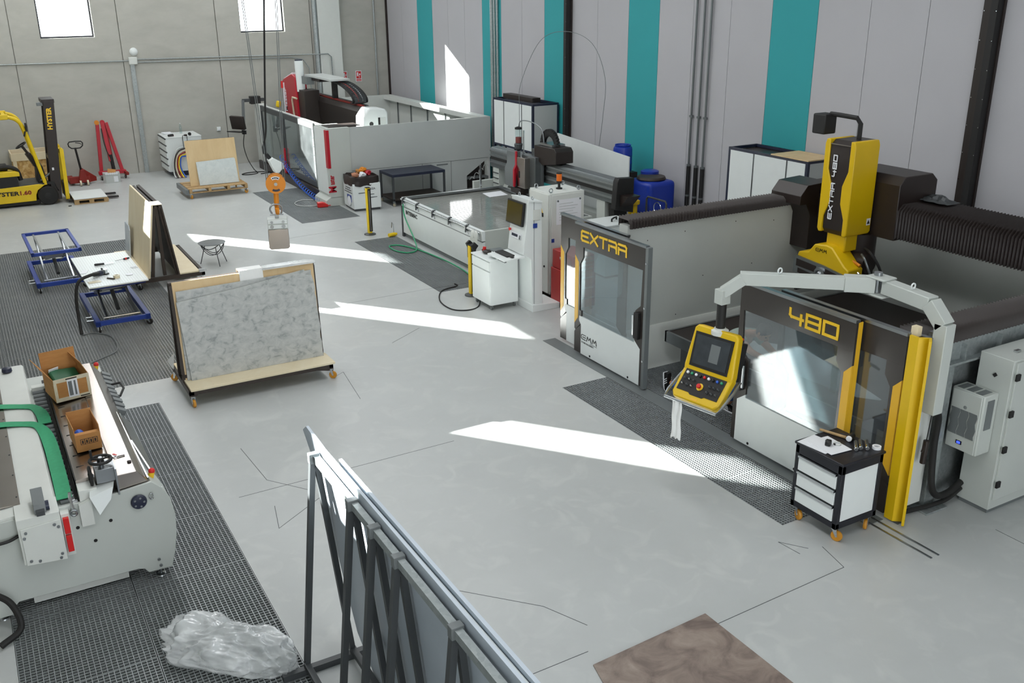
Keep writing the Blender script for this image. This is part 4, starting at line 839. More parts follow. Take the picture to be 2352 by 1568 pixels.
T = Thing('key_bunch', 'small bunch of keys with red tags on the bright steel shoulder', 'keys', (0.76,9.28,1.20))
T.part('key_ring', MB().tube([(0.018*math.cos(t),0.018*math.sin(t),0.006) for t in [2*PI*i/12 for i in range(12)]],0.003,6,True), 'chrome'); T.part('key_tag', MB().obox((0.0,0.05,0.006),(0.02,0.05,0.006),(0,0,0.5)), 'signal_red', bev=0.002); T.part('key', MB().obox((0.05,-0.01,0.006),(0.07,0.02,0.006)), 'brown', bev=0.002); T.part('key', MB().obox((-0.03,0.03,0.004),(0.02,0.06,0.004),(0,0,0.8)), 'chrome')
# crumpled plastic film on the grating
from mathutils import noise as NZ
bm = bmesh.new(); bmesh.ops.create_icosphere(bm, subdivisions=6, radius=1.0)
for v in bm.verts:
    p = v.co.copy(); q = Vector((p.x*0.30, p.y*0.62, p.z*0.22)); rg = lambda s, o: 1-abs(NZ.noise(q*s+Vector((o,o*2,1))))*2
    r2 = lambda s, o: 1-abs(NZ.noise(Vector((q.x*s*1.6, q.y*s*0.55, q.z*s))+Vector((o,o*2,1))))*2
    d = 1+0.32*NZ.noise(q*4.0+Vector((5,2,0)))+0.10*rg(6,1)+0.10*r2(9,4)+0.03*r2(22,7)
    v.co = Vector((q.x*d*(0.80+0.30*p.y), q.y*d, max(0.0, (q.z+0.16)*d*(0.85-0.22*p.y))))
me = bpy.data.meshes.new('film_bag'); bm.to_mesh(me); bm.free(); me.materials.append(MATS['film']); me.shade_smooth()
o = put('film_bag', me, None); o.location = (1.22,7.22,0.0); o.rotation_euler = (0,0,R(38)); tag(o, 'crumpled heap of clear plastic film on the grating in the foreground', 'plastic film')
# ================================================================== slab racks and lifting carts
def jag(a, b, n, amp):
    return [(a[0]+(b[0]-a[0])*i/n+random.uniform(-amp,amp), a[1]+(b[1]-a[1])*i/n+random.uniform(-amp*0.4,amp*0.4)) for i in range(1, n)]
# marble A-frame rack on casters ---------------------------------------------------
T = Thing('slab_rack', 'brown steel A-frame slab rack on orange casters carrying the large grey marble slab', 'rack', (3.2, 13.5, 0), w=True)
m = 'rack_brown'; xa, xb = 2.14, 4.24; yf, yb_ = 12.92, 14.10; zb = 0.24
for x in (xa+0.03, xb-0.03): T.part('base_side', MB().beam((x,yf,zb-0.04),(x,yb_,zb-0.04),0.06,0.08), m)
T.part('base_front', MB().beam((xa,yf+0.03,zb-0.03),(xb,yf+0.03,zb-0.03),0.06,0.06), m); T.part('base_rear', MB().beam((xa,yb_-0.03,zb-0.03),(xb,yb_-0.03,zb-0.03),0.06,0.06), m)
T.part('top_bar', MB().beam((xa,13.50,1.66),(xb,13.50,1.66),0.09,0.05), m)
for x in (xa+0.03, 3.2, xb-0.03):
    T.part('upright', MB().beam((x,13.36,zb),(x,13.46,1.65),0.06,0.05), m); T.part('upright', MB().beam((x,13.66,zb),(x,13.54,1.65),0.06,0.05), m)
T.part('mid_bar', MB().beam((xa,13.36,0.32),(xb,13.36,0.32),0.05,0.05), m)
T.part('front_ledge', MB().box(xa+0.02, xb+0.03, yf-0.02, 13.36, zb, zb+0.03), 'birch', bev=0.003); T.part('rear_ledge', MB().box(xa+0.02, xb, 13.66, yb_, zb, zb+0.03), 'birch', bev=0.003)
T.part('front_facing', MB().prism([(13.335,zb+0.03),(13.355,zb+0.03),(13.455,1.69),(13.435,1.69)], 'x', xa+0.04, xb-0.02), 'plywood'); T.part('rear_facing', MB().prism([(13.665,zb+0.03),(13.685,zb+0.03),(13.56,1.66),(13.54,1.66)], 'x', xa+0.02, xb-0.02), 'plywood')
T.part('film_cover', MB().prism([(13.42,1.70),(13.58,1.70),(13.59,1.66),(13.60,1.70),(13.585,1.715),(13.42,1.715),(13.40,1.69)], 'x', 3.45, xb+0.01), 'film')
T.part('foam_wrap', MB().prism([(13.402,1.42),(13.394,1.42),(13.42,1.725),(13.60,1.725),(13.605,1.6),(13.59,1.6),(13.585,1.715),(13.43,1.715)], 'x', 3.12, 3.46), 'cloth_white')
for x, y, a in ((xa+0.04,yf+0.03,-1.5),(xb-0.03,yf+0.04,-0.6),(xa+0.03,yb_-0.05,2.4),(xb-0.04,yb_-0.04,1.2)): caster(T, x, y, zb-0.08, 0.058, a)
T.part('gusset', MB().prism([(xb-0.30,zb-0.05),(xb,zb-0.05),(xb,zb-0.10),(xb-0.08,zb-0.10)], 'y', yf+0.005, yf+0.055), m); T.part('gusset', MB().prism([(xa,zb-0.05),(xa+0.14,zb-0.05),(xa+0.06,zb-0.10),(xa,zb-0.10)], 'y', yf+0.005, yf+0.055), m)
def leaning(poly, y0, slope, t, x_off=0.0):
    """slab standing on its lower edge and leaning back: poly in (x, height along the slab)"""
    g = MB().prism(poly, 'y', -t, 0.0); a = math.atan(slope)
    return g.xf(Matrix.Translation((x_off, y0, zb+0.031)) @ Matrix.Rotation(-a, 4, 'X'))
random.seed(3)
back = [(2.20,0.0),(4.17,0.0),(4.16,1.33),(2.21,1.30)]
solo('marble_slab', 'grey marble slab standing behind the large one, its straight top corner showing at the left', 'slab', leaning(back, 13.31, 0.067, 0.02), 'marble', 'marble slabs on the rack')
front = [(2.25,0.0),(4.21,0.0)] + jag((4.21,0.0),(4.17,1.22),16,0.012) + [(4.15,1.27),(4.06,1.28),(4.05,1.36)] + jag((4.05,1.36),(2.95,1.22),7,0.004) + [(2.19,1.16)]
solo('marble_slab', 'large grey veined marble slab with a rough right edge on the front of the rack', 'slab', leaning(front, 13.27, 0.067, 0.025), 'marble', 'marble slabs on the rack')
solo('plastic_film', 'loose clear film caught at the lower left of the marble rack', 'plastic film', MB().add([(2.10,13.75,0.30),(2.12,14.0,0.28),(2.16,13.9,0.50),(2.05,13.95,0.38)], [(0,1,2),(1,3,2),(0,2,3)]), 'film')
# dark A-frame rack behind the lift table -----------------------------------------
zb = 0.22
T = Thing('slab_rack', 'dark A-frame slab rack with plywood facings standing behind the white lift table', 'rack', (3.1, 20.3, 0), w=True)
y0, y1 = 19.15, 21.6
for y in (y0+0.03, y1-0.03): T.part('base_cross', MB().beam((2.45,y,zb-0.04),(3.78,y,zb-0.04),0.06,0.08), m)
T.part('base_side', MB().beam((2.48,y0,zb-0.04),(2.48,y1,zb-0.04),0.06,0.08), m); T.part('base_side', MB().beam((3.75,y0,zb-0.04),(3.75,y1,zb-0.04),0.06,0.08), m)
T.part('centre_post', MB().beam((3.03,y0+0.12,zb),(3.03,y0+0.12,1.58),0.06,0.06), m)
for y in (y0+0.10, y1-0.10):
    T.part('upright', MB().beam((2.80,y,zb),(2.99,y,1.6),0.06,0.05), m); T.part('upright', MB().beam((3.26,y,zb),(3.09,y,1.6),0.06,0.05), m)
T.part('top_bar', MB().beam((3.01,y0,1.60),(3.01,y1,1.60),0.04,0.05), m); T.part('top_bar', MB().beam((3.09,y0,1.60),(3.09,y1,1.60),0.04,0.05), m)
T.part('left_facing', MB().prism([(2.70,zb),(2.735,zb),(2.965,1.64),(2.93,1.64)], 'y', y0, y1), 'birch'); T.part('right_facing', MB().prism([(3.30,zb),(3.27,zb),(3.10,1.63),(3.13,1.63)], 'y', y0, y1), 'rack_brown')
T.part('left_ledge', MB().box(2.42,2.70,y0,y1,zb,zb+0.025), 'birch'); T.part('right_ledge', MB().box(3.30,3.68,y0,y1,zb,zb+0.025), 'birch')
for x, y in ((2.52,y0+0.05),(3.72,y0+0.05),(2.52,y1-0.05),(3.72,y1-0.05)): caster(T, x, y, zb-0.08, 0.045, 0.6, 'soft_black')
T.part('top_cap', MB().box(2.93,3.13,y0,y0+0.35,1.64,1.652), 'birch'); T.part('tape_bundle', MB().obox((3.73,19.12,0.255),(0.14,0.10,0.05)), 'film')
solo('stone_offcut', 'narrow pale stone offcut leaning on the left side of the dark A-frame rack', 'slab', MB().prism([(0.0,0.0),(0.55,0.0),(0.55,0.66),(0.10,0.66),(0.0,0.58)], 'x', -0.02, 0.0).xf(Matrix.Translation((2.66,20.9,zb+0.026)) @ Matrix.Rotation(R(6), 4, 'Y')), 'slab_blue')
# foreground rack with slabs ---------------------------------------------------------
T = Thing('slab_rack', 'tall grey tubular slab rack running out of the bottom of the photo', 'rack', (2.0, 5.0, 0), w=True)
ztp = 2.0; tz = 'tube_grey'
T.part('top_beam', MB().beam((2.0,6.72,ztp),(1.98,2.6,ztp),0.05,0.06), 'galvanised')
for y in (6.72, 5.87, 5.45, 5.03, 4.19, 3.3):
    T.part('frame_node', MB().beam((1.985,y+0.03,ztp+0.005),(1.985,y-0.03,ztp+0.005),0.085,0.085), 'mid_grey', bev=0.004)
    T.part('outer_leg', MB().beam((1.97,y,ztp-0.02),(1.765,y,0.06),0.045,0.05,up=(0,1,0)), 'dark_grey'); T.part('inner_leg', MB().beam((2.0,y,ztp-0.02),(2.18,y,0.06),0.045,0.05,up=(0,1,0)), 'dark_grey')
    if y not in (5.45, 5.03): T.part('foot_bar', MB().beam((1.55,y,0.03),(2.75,y,0.03),0.06,0.06), 'dark_grey')
T.part('base_rail', MB().beam((1.765,6.72,0.09),(1.765,2.6,0.09),0.05,0.05), 'dark_grey'); T.part('base_rail', MB().beam((2.18,6.72,0.09),(2.18,2.6,0.09),0.05,0.05), 'dark_grey')
def fgslab(label, poly, x0, t, mm):
    a = math.atan(0.19/2.0); g = MB().prism(poly, 'x', 0.0, t).xf(Matrix.Translation((x0,0,0.065)) @ Matrix.Rotation(-a, 4, 'Y')); solo('stone_slab', label, 'slab', g, mm, 'stone slabs on the foreground rack')
fgslab('innermost blue-grey stone slab on the foreground rack, rounded top corner sticking out at the far end', [(2.4,0.0),(6.35,0.0),(6.62,0.25),(6.95,1.75),(7.12,2.02),(7.0,2.10),(6.6,2.06),(2.4,2.04)], 2.225, 0.022, 'slab_blue')
fgslab('middle pale stone slab on the foreground rack', [(2.4,0.0),(6.30,0.0),(6.55,0.5),(6.6,2.0),(2.4,2.02)], 2.252, 0.022, 'marble_white')
fgslab('outermost pale stone slab on the foreground rack with its long edge at the right', [(2.4,0.0),(6.2,0.0),(6.4,2.05),(2.4,2.06)], 2.279, 0.025, 'slab_blue')
# blue scissor lift carts -------------------------------------------------------------
def lift_cart(label, loc, rz, h, board):
    T = Thing('lift_cart', label, 'lift cart', loc, rz, 'blue scissor lift carts'); w, l = 0.90, 1.95
    z = 0.16
    for s in (-1, 1):
        T.part('base_beam', MB().beam((s*(w/2-0.04),-l/2,z),(s*(w/2-0.04),l/2,z),0.08,0.10), 'blue', bev=0.004); T.part('base_beam', MB().beam((-w/2,s*(l/2-0.03),z),(w/2,s*(l/2-0.03),z),0.06,0.08), 'blue', bev=0.004)
        T.part('top_beam', MB().beam((s*(w/2-0.03),-l/2,h),(s*(w/2-0.03),l/2,h),0.06,0.06), 'blue', bev=0.004); T.part('top_beam', MB().beam((-w/2,s*(l/2-0.03),h),(w/2,s*(l/2-0.03),h),0.06,0.06), 'blue', bev=0.004)
    for s in (-1, 1):
        x = s*0.24
        T.part('scissor_arm', MB().beam((x,-l/2+0.12,z+0.05),(x,l/2-0.25,h-0.05),0.03,0.07), 'steel'); T.part('scissor_arm', MB().beam((x*0.8,l/2-0.12,z+0.05),(x*0.8,-l/2+0.25,h-0.05),0.03,0.07), 'steel')
        T.part('slide_rail', MB().beam((x,-l/2+0.05,h-0.01),(x,l/2-0.05,h-0.01),0.035,0.025), 'steel')
    T.part('pivot_axle', MB().cyl((-0.26,0,(z+h)/2),(0.26,0,(z+h)/2),0.025,12), 'dark_grey'); T.part('cross_plate', MB().box(-0.2,0.2,0.18,0.32,(z+h)/2-0.1,(z+h)/2-0.085), 'offwhite')
    T.part('cylinder', MB().cyl((0,-0.5,z+0.08),(0,-0.05,(z+h)/2-0.02),0.035,14), 'dark_grey'); T.part('lower_axle', MB().cyl((-0.3,-l/2+0.12,z+0.06),(0.3,-l/2+0.12,z+0.06),0.018,10), 'steel')
    for sx in (-1, 1):
        for sy in (-1, 1): caster(T, sx*(w/2-0.05), sy*(l/2-0.05), z-0.05, 0.055, 0.6*sx+sy, 'rubber')
    T.part('plastic_sheet', MB().add([(-0.24,-0.35,h-0.14),(0.20,-0.40,h-0.12),(0.24,-0.12,h-0.28),(-0.16,-0.10,h-0.33),(-0.05,-0.38,h-0.13),(0.03,-0.1,h-0.30)], [(0,4,5,3),(4,1,2,5)]), 'plastic_clear')
    T.part('release_pedal', MB().tube([(-w/2,-0.7,0.16),(-w/2-0.10,-0.7,0.16),(-w/2-0.10,-0.5,0.16),(-w/2,-0.5,0.16)],0.015,8), 'chrome')
    T.part('lettering_plate', MB().box(-w/2-0.002,-w/2-0.0005,-0.55,-0.25,z-0.03,z+0.03), 'paper')
    return T
T = lift_cart('blue scissor lift cart with an empty open top frame', (1.20,20.95,0.0), R(1), 0.77, False)
T = lift_cart('blue scissor lift cart carrying the white perforated work board with tools', (1.87,17.92,0.0), R(1), 0.80, True)
g = T.part('work_board', MB().box(-0.48,0.48,-1.10,1.12,0.83,0.855), 'white', bev=0.003); T.part('board_edge', MB().box(-0.485,0.485,-1.105,1.125,0.825,0.832), 'brown', g)
hole = MB()
for i in range(22):
    for j in range(48): hole.box(-0.45+i*0.043,-0.436+i*0.043,-1.07+j*0.046,-1.056+j*0.046,0.8549,0.8556)
T.part('perforations', hole, 'panel_grey', g, kind='stuff')
zt = 0.857
def on_board(x, y): return (1.87+x, 17.92+y, zt)
T = Thing('screwdriver', 'black and red screwdriver on the far right of the white work board', 'screwdriver', on_board(0.33,0.45), R(20)); T.part('handle', MB().lathe([(0.012,0.0),(0.018,0.02),(0.016,0.10),(0.01,0.12)], (0,0,0.018), 12, 'x'), 'black'); T.part('handle_band', MB().lathe([(0.0185,0.03),(0.0185,0.06)], (0,0,0.018), 12, 'x'), 'signal_red'); T.part('shaft', MB().cyl((-0.16,0,0.018),(0,0,0.018),0.005,8), 'chrome')
T = Thing('chisel', 'black handled steel chisel in the middle of the white work board', 'chisel', on_board(-0.02,0.28), R(-3)); T.part('handle', MB().lathe([(0.016,-0.17),(0.022,-0.15),(0.018,0.0)], (0,0,0.022), 12, 'x'), 'black'); T.part('blade', MB().box(0.0,0.16,-0.018,0.018,0.018,0.024), 'chrome')
T = Thing('angle_grinder', 'air powered hand grinder with hose on the white work board', 'grinder', on_board(-0.18,-0.42), R(25)); T.part('motor_body', MB().lathe([(0.025,-0.15),(0.04,-0.13),(0.042,0.06),(0.03,0.08)], (0,0,0.045), 16, 'x'), 'dark_grey'); T.part('blue_collar', MB().lathe([(0.044,-0.04),(0.044,0.03)], (0,0,0.045), 16, 'x'), 'navy'); T.part('head', MB().cyl((0.10,0,0.02),(0.10,0,0.09),0.035,16), 'chrome'); T.part('side_handle', MB().cyl((0.08,0.02,0.05),(0.12,0.14,0.07),0.018,12), 'black'); T.part('disc', MB().lathe([(0.055,0.004),(0.06,0.012),(0.02,0.016)], (0.10,-0.0,0.0), 20), 'soft_black')
solo('tape_roll', 'beige roll of tape beside the grinder on the work board', 'tape', MB().lathe([(0.03,0.0),(0.055,0.0),(0.055,0.05),(0.03,0.05),(0.03,0.0)], on_board(0.04,-0.72), 24), 'tape')
solo('tape_roll', 'flat white disc near the front edge of the work board', 'disc', MB().lathe([(0.06,0.0),(0.065,0.004),(0.06,0.012),(0.02,0.012)], on_board(0.26,-0.62), 24), 'paper')
solo('knife', 'small brown handled knife between the tape roll and the grinder', 'knife', MB().obox((1.87-0.06,17.92-0.75,zt+0.012),(0.03,0.16,0.022),(0,0,0.7)), 'rack_brown', bev=0.006)
solo('paper_note', 'yellow paper note on the near left corner of the work board', 'paper', MB().obox((1.87-0.33,17.92-0.80,zt+0.004),(0.20,0.12,0.006),(0,0,0.1)), 'tape')
solo('paper_note', 'white paper scrap on the left of the work board', 'paper', MB().obox((1.87-0.40,17.92-0.05,zt+0.003),(0.10,0.22,0.004),(0,0,-0.3)), 'paper')
for dx, dy, a, lab in ((0.40,-0.16,0.3,'upper of two short white pegs on the right of the work board'),(0.42,-0.21,-0.2,'lower of two short white pegs on the right of the work board')): solo('peg', lab, 'peg', MB().obox((1.87+dx,17.92+dy,zt+0.008),(0.10,0.015,0.014),(0,0,a)), 'paper', 'pegs on the work board')
solo('air_hose', 'thick black hose hanging from the grinder over the board edge to the floor', 'hose', MB().tube(bez([(1.66,17.44,0.91),(1.50,17.32,0.93),(1.30,17.25,0.86),(1.22,17.2,0.6),(1.20,17.1,0.25),(1.19,16.95,0.03)],10),0.027,10), 'rubber')
solo('air_hose', 'thin grey hose curling across the grating behind the edge polisher', 'hose', MB().tube(bez([(1.19,16.97,0.012),(1.40,16.96,0.012),(1.62,16.6,0.012),(1.60,15.9,0.012),(1.30,15.6,0.012),(0.85,15.3,0.012),(0.35,15.0,0.012),(-0.2,14.2,0.012)],10),0.012,8), 'mid_grey')
# small round table
T = Thing('side_table', 'small round grey table on thin hoop legs', 'table', (4.24,20.40,0.0))
T.part('table_top', MB().lathe([(0.005,0.46),(0.27,0.46),(0.285,0.47),(0.285,0.475),(0.27,0.48),(0.005,0.48)], (0,0,0), 36), 'mid_grey')
T.part('hoop', MB().tube([(0.25*math.cos(t),0.25*math.sin(t),0.36+0.10*math.cos(2*t)) for t in [2*PI*i/32 for i in range(32)]],0.009,6,True), 'dark_grey')
T.part('hoop', MB().tube([(0.24*math.cos(t),0.10*math.sin(t)-0.05,0.34+0.11*math.cos(2*t+0.4)) for t in [2*PI*i/32 for i in range(32)]],0.008,6,True), 'dark_grey')
for a in (2.6, 4.9, 0.2): T.part('leg', MB().cyl((0.16*math.cos(a),0.16*math.sin(a),0.40),(0.29*math.cos(a),0.29*math.sin(a),0.0),0.009,8), 'dark_grey')
# wheeled slab cart at the back ----------------------------------------------------
T = Thing('slab_cart', 'wheeled wooden pallet cart with an upright yellow board by the concrete wall', 'cart', (6.1,28.2,0), w=True)
for i in range(4): T.part('deck_slat', MB().box(5.28,6.94,27.62+i*0.30,27.86+i*0.30,0.26,0.285), 'pallet_wood')
for x in (5.30, 5.83, 6.36, 6.86): T.part('bearer', MB().box(x,x+0.08,27.60,28.80,0.17,0.26), 'pallet_wood')
T.part('bottom_slat', MB().box(5.28,6.94,27.62,27.72,0.145,0.17), 'pallet_wood'); T.part('end_bar', MB().box(5.20,5.28,27.55,28.85,0.13,0.27), 'mid_grey')
T.part('upright_board', MB().prism([(28.02,0.286),(28.05,0.286),(28.22,1.53),(28.19,1.53)], 'x', 5.44, 6.84), 'plywood')
T.part('board_back', MB().prism([(28.10,0.286),(28.16,0.286),(28.28,1.53),(28.23,1.53)], 'x', 5.50, 6.80), 'rack_brown')
for x, y, a in ((5.34,27.66,-1.2),(6.88,27.66,0.4),(5.34,28.75,2.0),(6.88,28.75,1.2)): caster(T, x, y, 0.145, 0.055, a, 'caster_orange')
solo('marble_slab', 'small white marble slab leaning on the yellow board of the pallet cart', 'slab', MB().prism([(5.68,0.0),(6.79,0.0),(6.76,0.66),(6.73,0.70),(5.66,0.66)], 'y', -0.04, 0.0).xf(Matrix.Translation((0,27.98,0.287)) @ Matrix.Rotation(R(-7.8), 4, 'X')), 'marble_white')
# ================================================================== waterjet cutting machine in the middle
T = Thing('waterjet_cutter', 'pale waterjet cutting machine with slatted tank and grey bridge beam', 'machine', (10.2, 18.6, 0), w=True)
X0, X1, Y0, Y1, ZT_ = 8.70, 11.35, 16.5, 20.5, 0.94
fw = T.part('tank_front', MB().box(X0, X0+0.06, Y0, Y1, 0.10, 0.72), 'white', bev=0.003)
T.part('tank_front_upper', MB().box(X0-0.01, X0+0.07, Y0, Y1, 0.74, ZT_), 'white', bev=0.003)
T.part('tank_end', MB().box(X0+0.06, X1, Y0, Y0+0.06, 0.10, ZT_), 'machine_grey', bev=0.003); T.part('tank_far_end', MB().box(X0+0.06, X1, Y1-0.06, Y1, 0.10, ZT_), 'machine_grey'); T.part('tank_rear', MB().box(X1-0.06, X1, Y0+0.06, Y1-0.06, 0.10, ZT_), 'machine_grey')
T.part('tank_plinth', MB().box(X0+0.04, X1-0.02, Y0+0.03, Y1-0.03, 0.0, 0.10), 'mid_grey')
T.part('corner_leg', MB().box(X0-0.012, X0+0.07, Y1-0.02, Y1+0.05, 0.0, 0.74), 'dark_grey')
T.part('front_bar', MB().cyl((X0-0.03,Y0+0.05,0.90),(X0-0.03,Y1-0.02,0.90),0.022,12), 'chrome'); T.part('front_groove', MB().box(X0-0.003,X0+0.02,Y0,Y1,0.715,0.742), 'mid_grey')
for y in (20.35, 19.6, 18.75, 17.95, 17.15):
    c = T.part('clamp', MB().prism([(X0-0.06,0.93),(X0-0.02,0.96),(X0+0.03,0.96),(X0+0.03,0.86),(X0-0.03,0.82),(X0-0.06,0.80)], 'y', y-0.02, y+0.02), 'dark_grey'); T.part('clamp_lever', MB().tube([(X0-0.03,y-0.03,0.86),(X0-0.06,y-0.08,0.84),(X0-0.055,y-0.14,0.80)],0.012,8), 'steel', c)
T.part('tank_floor', MB().box(X0+0.07, X1-0.06, Y0+0.06, Y1-0.06, 0.45, 0.50), 'brown')
T.part('water_surface', MB().box(X0+0.07, X1-0.06, Y0+0.06, Y1-0.06, 0.50, 0.880), 'water')
T.part('rim', MB().box(X0+0.07, X1, Y1-0.14, Y1-0.06, 0.90, 0.95), 'steel'); T.part('rim', MB().box(X1-0.14, X1-0.06, Y0+0.06, Y1-0.14, 0.90, 0.95), 'steel')
n = 44
for i in range(n):
    y = Y0+0.12+(Y1-Y0-0.30)*i/(n-1); T.part('slat', MB().box(X0+0.09, X1-0.15, y-0.004, y+0.004, 0.70, 0.8838), 'slat')
text_part(T, 'INTERMAC', 0.13, (X0-0.002, 20.30, 0.575), (0,-1,0), (0,0,1), 'black', 0.002, 0.004)
# bridge
m = 'steel'; XG = 11.5
bm_ = T.part('bridge_beam', MB().prism([(XG,1.28),(XG+0.30,1.28),(XG+0.32,1.70),(XG+0.22,1.78),(XG+0.03,1.76),(XG,1.68)], 'y', 15.9, 21.3), 'tube_grey', bev=0.01)
for z in (1.38, 1.56, 1.66): T.part('guide_rail', MB().box(XG-0.025, XG, 15.95, 21.28, z, z+0.035), 'steel', bm_)
T.part('guide_gap', MB().box(XG-0.006, XG, 15.95, 21.28, 1.47, 1.54), 'soft_black', bm_)
T.part('beam_end', MB().prism([(XG-0.10,1.20),(XG+0.36,1.10),(XG+0.36,1.82),(XG-0.02,1.84),(XG-0.06,1.76),(XG-0.08,1.5)], 'y', 15.76, 15.92), 'soft_black', bev=0.01)
T.part('beam_bracket', MB().prism([(XG,1.25),(XG+0.34,1.25),(XG+0.34,0.0),(XG+0.1,0.0)], 'y', 15.95, 16.15), 'soft_black'); T.part('beam_shelf', MB().prism([(15.50,1.50),(15.76,1.50),(15.76,1.25),(15.62,1.38)], 'x', XG+0.02, XG+0.34), 'brown')
T.part('bridge_leg', MB().box(XG+0.02, XG+0.32, 20.9, 21.2, 0.0, 1.28), 'machine_grey'); T.part('leg_brace', MB().beam((XG+0.1,21.0,0.55),(XG+0.1,20.2,1.22),0.12,0.14), 'machine_grey'); T.part('bridge_leg', MB().box(XG+0.02, XG+0.32, 16.3, 16.6, 0.0, 1.28), 'machine_grey')
T.part('rear_rail', MB().box(XG+0.4, XG+0.7, 15.9, 21.2, 0.55, 0.80), 'machine_grey'); T.part('far_step', MB().box(XG-0.5,XG+0.9,21.25,21.35,0.0,0.95), 'machine_grey')
for k in range(5): T.part('leg_slot', MB().box(XG+0.0,XG+0.02,20.92,21.18,0.62+k*0.13,0.64+k*0.13), 'dark_grey')
# carriage and cutting head
T.part('carriage_plate', MB().box(XG-0.22, XG-0.03, 18.75, 19.35, 1.10, 1.86), 'tube_grey', bev=0.006)
hd = T.part('head_cover', MB().prism([(XG-0.42,1.10),(XG-0.22,1.10),(XG-0.22,1.92),(XG-0.36,1.92),(XG-0.36,1.62),(XG-0.42,1.52)], 'y', 19.40, 19.82), 'mid_grey', bev=0.01)
T.part('red_edge', MB().prism([(XG-0.43,1.12),(XG-0.40,1.12),(XG-0.34,1.62),(XG-0.34,1.94),(XG-0.37,1.94),(XG-0.37,1.63),(XG-0.43,1.52)], 'y', 19.34, 19.41), 'red', hd, 0.004)
T.part('head_side', MB().box(XG-0.36,XG-0.08,18.98,19.35,1.12,1.82), 'stainless', hd, 0.006); T.part('side_window', MB().box(XG-0.365,XG-0.355,19.2,19.26,1.35,1.5), 'soft_black', hd)
T.part('back_plate', MB().box(XG-0.10,XG-0.06,18.62,19.10,1.15,2.02), 'tube_grey')
T.part('nozzle_block', MB().box(XG-0.38,XG-0.15,19.15,19.6,0.96,1.10), 'brown', bev=0.01); T.part('nozzle', MB().cyl((XG-0.28,19.42,0.90),(XG-0.28,19.42,0.99),0.05,14,0.07), 'soft_black')
ves = T.part('abrasive_hopper', MB().cyl((XG-0.22,19.5,2.10),(XG-0.22,19.5,2.42),0.075,20), 'glass'); T.part('hopper_sand', MB().cyl((XG-0.22,19.5,2.11),(XG-0.22,19.5,2.24),0.068,20), 'dark_red', ves)
T.part('hopper_cap', MB().lathe([(0.085,0.0),(0.085,0.04),(0.03,0.06)], (XG-0.22,19.5,2.42), 20), 'soft_black', ves); T.part('hopper_base', MB().lathe([(0.03,-0.18),(0.09,-0.12),(0.10,-0.02),(0.085,0.0)], (XG-0.22,19.5,2.10), 20), 'dark_grey', ves)
T.part('hopper_post', MB().cyl((XG-0.15,19.38,1.8),(XG-0.15,19.38,2.4),0.018,10), 'chrome'); T.part('feed_tube', MB().tube(bez([(XG-0.22,19.5,1.95),(XG-0.26,19.55,1.85),(XG-0.30,19.6,1.78),(XG-0.2,19.55,1.7)],6),0.014,6), 'paper')
T.part('top_hose', MB().tube(bez([(XG-0.22,19.5,2.46),(XG-0.2,19.4,2.62),(XG-0.05,19.15,2.60),(XG+0.05,18.9,2.45),(XG+0.0,18.7,2.1)],8),0.012,6), 'tube_grey')
T.part('drive_box', MB().prism([(18.95,1.86),(18.95,2.12),(18.1,2.14),(18.02,2.06),(18.02,1.80),(18.25,1.76),(18.6,1.70)], 'x', XG-0.12, XG+0.34), 'brown', bev=0.01)
arcp = [(XG+0.1, 18.62+0.30*math.cos(t), 2.14+0.28*math.sin(t)) for t in [PI*(1-i/16) for i in range(17)]]
for a, b in zip(arcp[:-1], arcp[1:]): T.part('chain_link', MB().beam(a, b, 0.16, 0.07, up=(1,0,0)), 'soft_black')
T.part('drive_cap', MB().box(XG-0.05,XG+0.3,18.3,18.8,2.14,2.19), 'steel')
T.part('splash_rod', MB().box(XG-0.72,XG-0.68,20.5,20.54,0.94,1.5), 'chrome')
solo('paper_sheet', 'white sheet lying on the far slats of the waterjet tank', 'paper', MB().prism([(10.55,19.6),(11.05,19.62),(11.13,20.12),(10.62,20.1)], 'z', 0.885, 0.890), 'paper')
# green hose, gloves, yellow can
solo('water_hose', 'green hose dropping from the tank corner and coiling on the grating', 'hose', MB().tube(bez([(8.66,20.36,0.86),(8.62,20.2,0.55),(8.52,19.5,0.2),(8.40,19.1,0.03),(8.15,19.0,0.02),(7.98,19.3,0.02),(8.02,19.75,0.02),(8.25,19.7,0.02),(8.42,19.25,0.02),(8.52,18.6,0.02),(8.58,17.6,0.02),(8.50,16.7,0.02),(8.2,16.15,0.02)],10),0.016,8), 'hose_green')
T = Thing('work_gloves', 'pair of grey work gloves hung over the near clamp of the waterjet tank', 'gloves', (8.60, 16.62, 0.62), w=True)
for i, (yy, a) in enumerate(((16.72,0.2),(16.58,-0.2))):
    g = MB(); g.sphere((8.60,yy,0.86),0.07,12,8,(0.6,0.9,1.5))
    for k in range(5): g.cyl((8.58,yy-0.05+0.025*k,0.80),(8.57,yy-0.07+0.035*k+a*0.05,0.64+0.02*abs(k-2)),0.017,8,0.013)
    T.part('glove', g, 'offwhite')
T = Thing('spray_can', 'small yellow can lying on the floor beside the waterjet leg', 'can', (8.46,20.62,0.045), rz=R(12)); T.part('can_body', MB().cyl((-0.1,0,0),(0.08,0,0),0.045,16), 'lift_yellow', bev=0.006); T.part('can_cap', MB().cyl((0.08,0,0),(0.13,0,0),0.03,14), 'lift_yellow')
T = Thing('floor_bracket', 'small bent chrome bracket on the floor beside the waterjet leg', 'bracket', (8.56,20.75,0.0)); T.part('hoop', MB().tube([(0,0,0.01),(0,0.02,0.26),(0.0,0.10,0.28),(0,0.13,0.15)],0.012,8), 'steel'); T.part('foot', MB().box(-0.05,0.05,-0.05,0.05,0,0.012), 'steel')
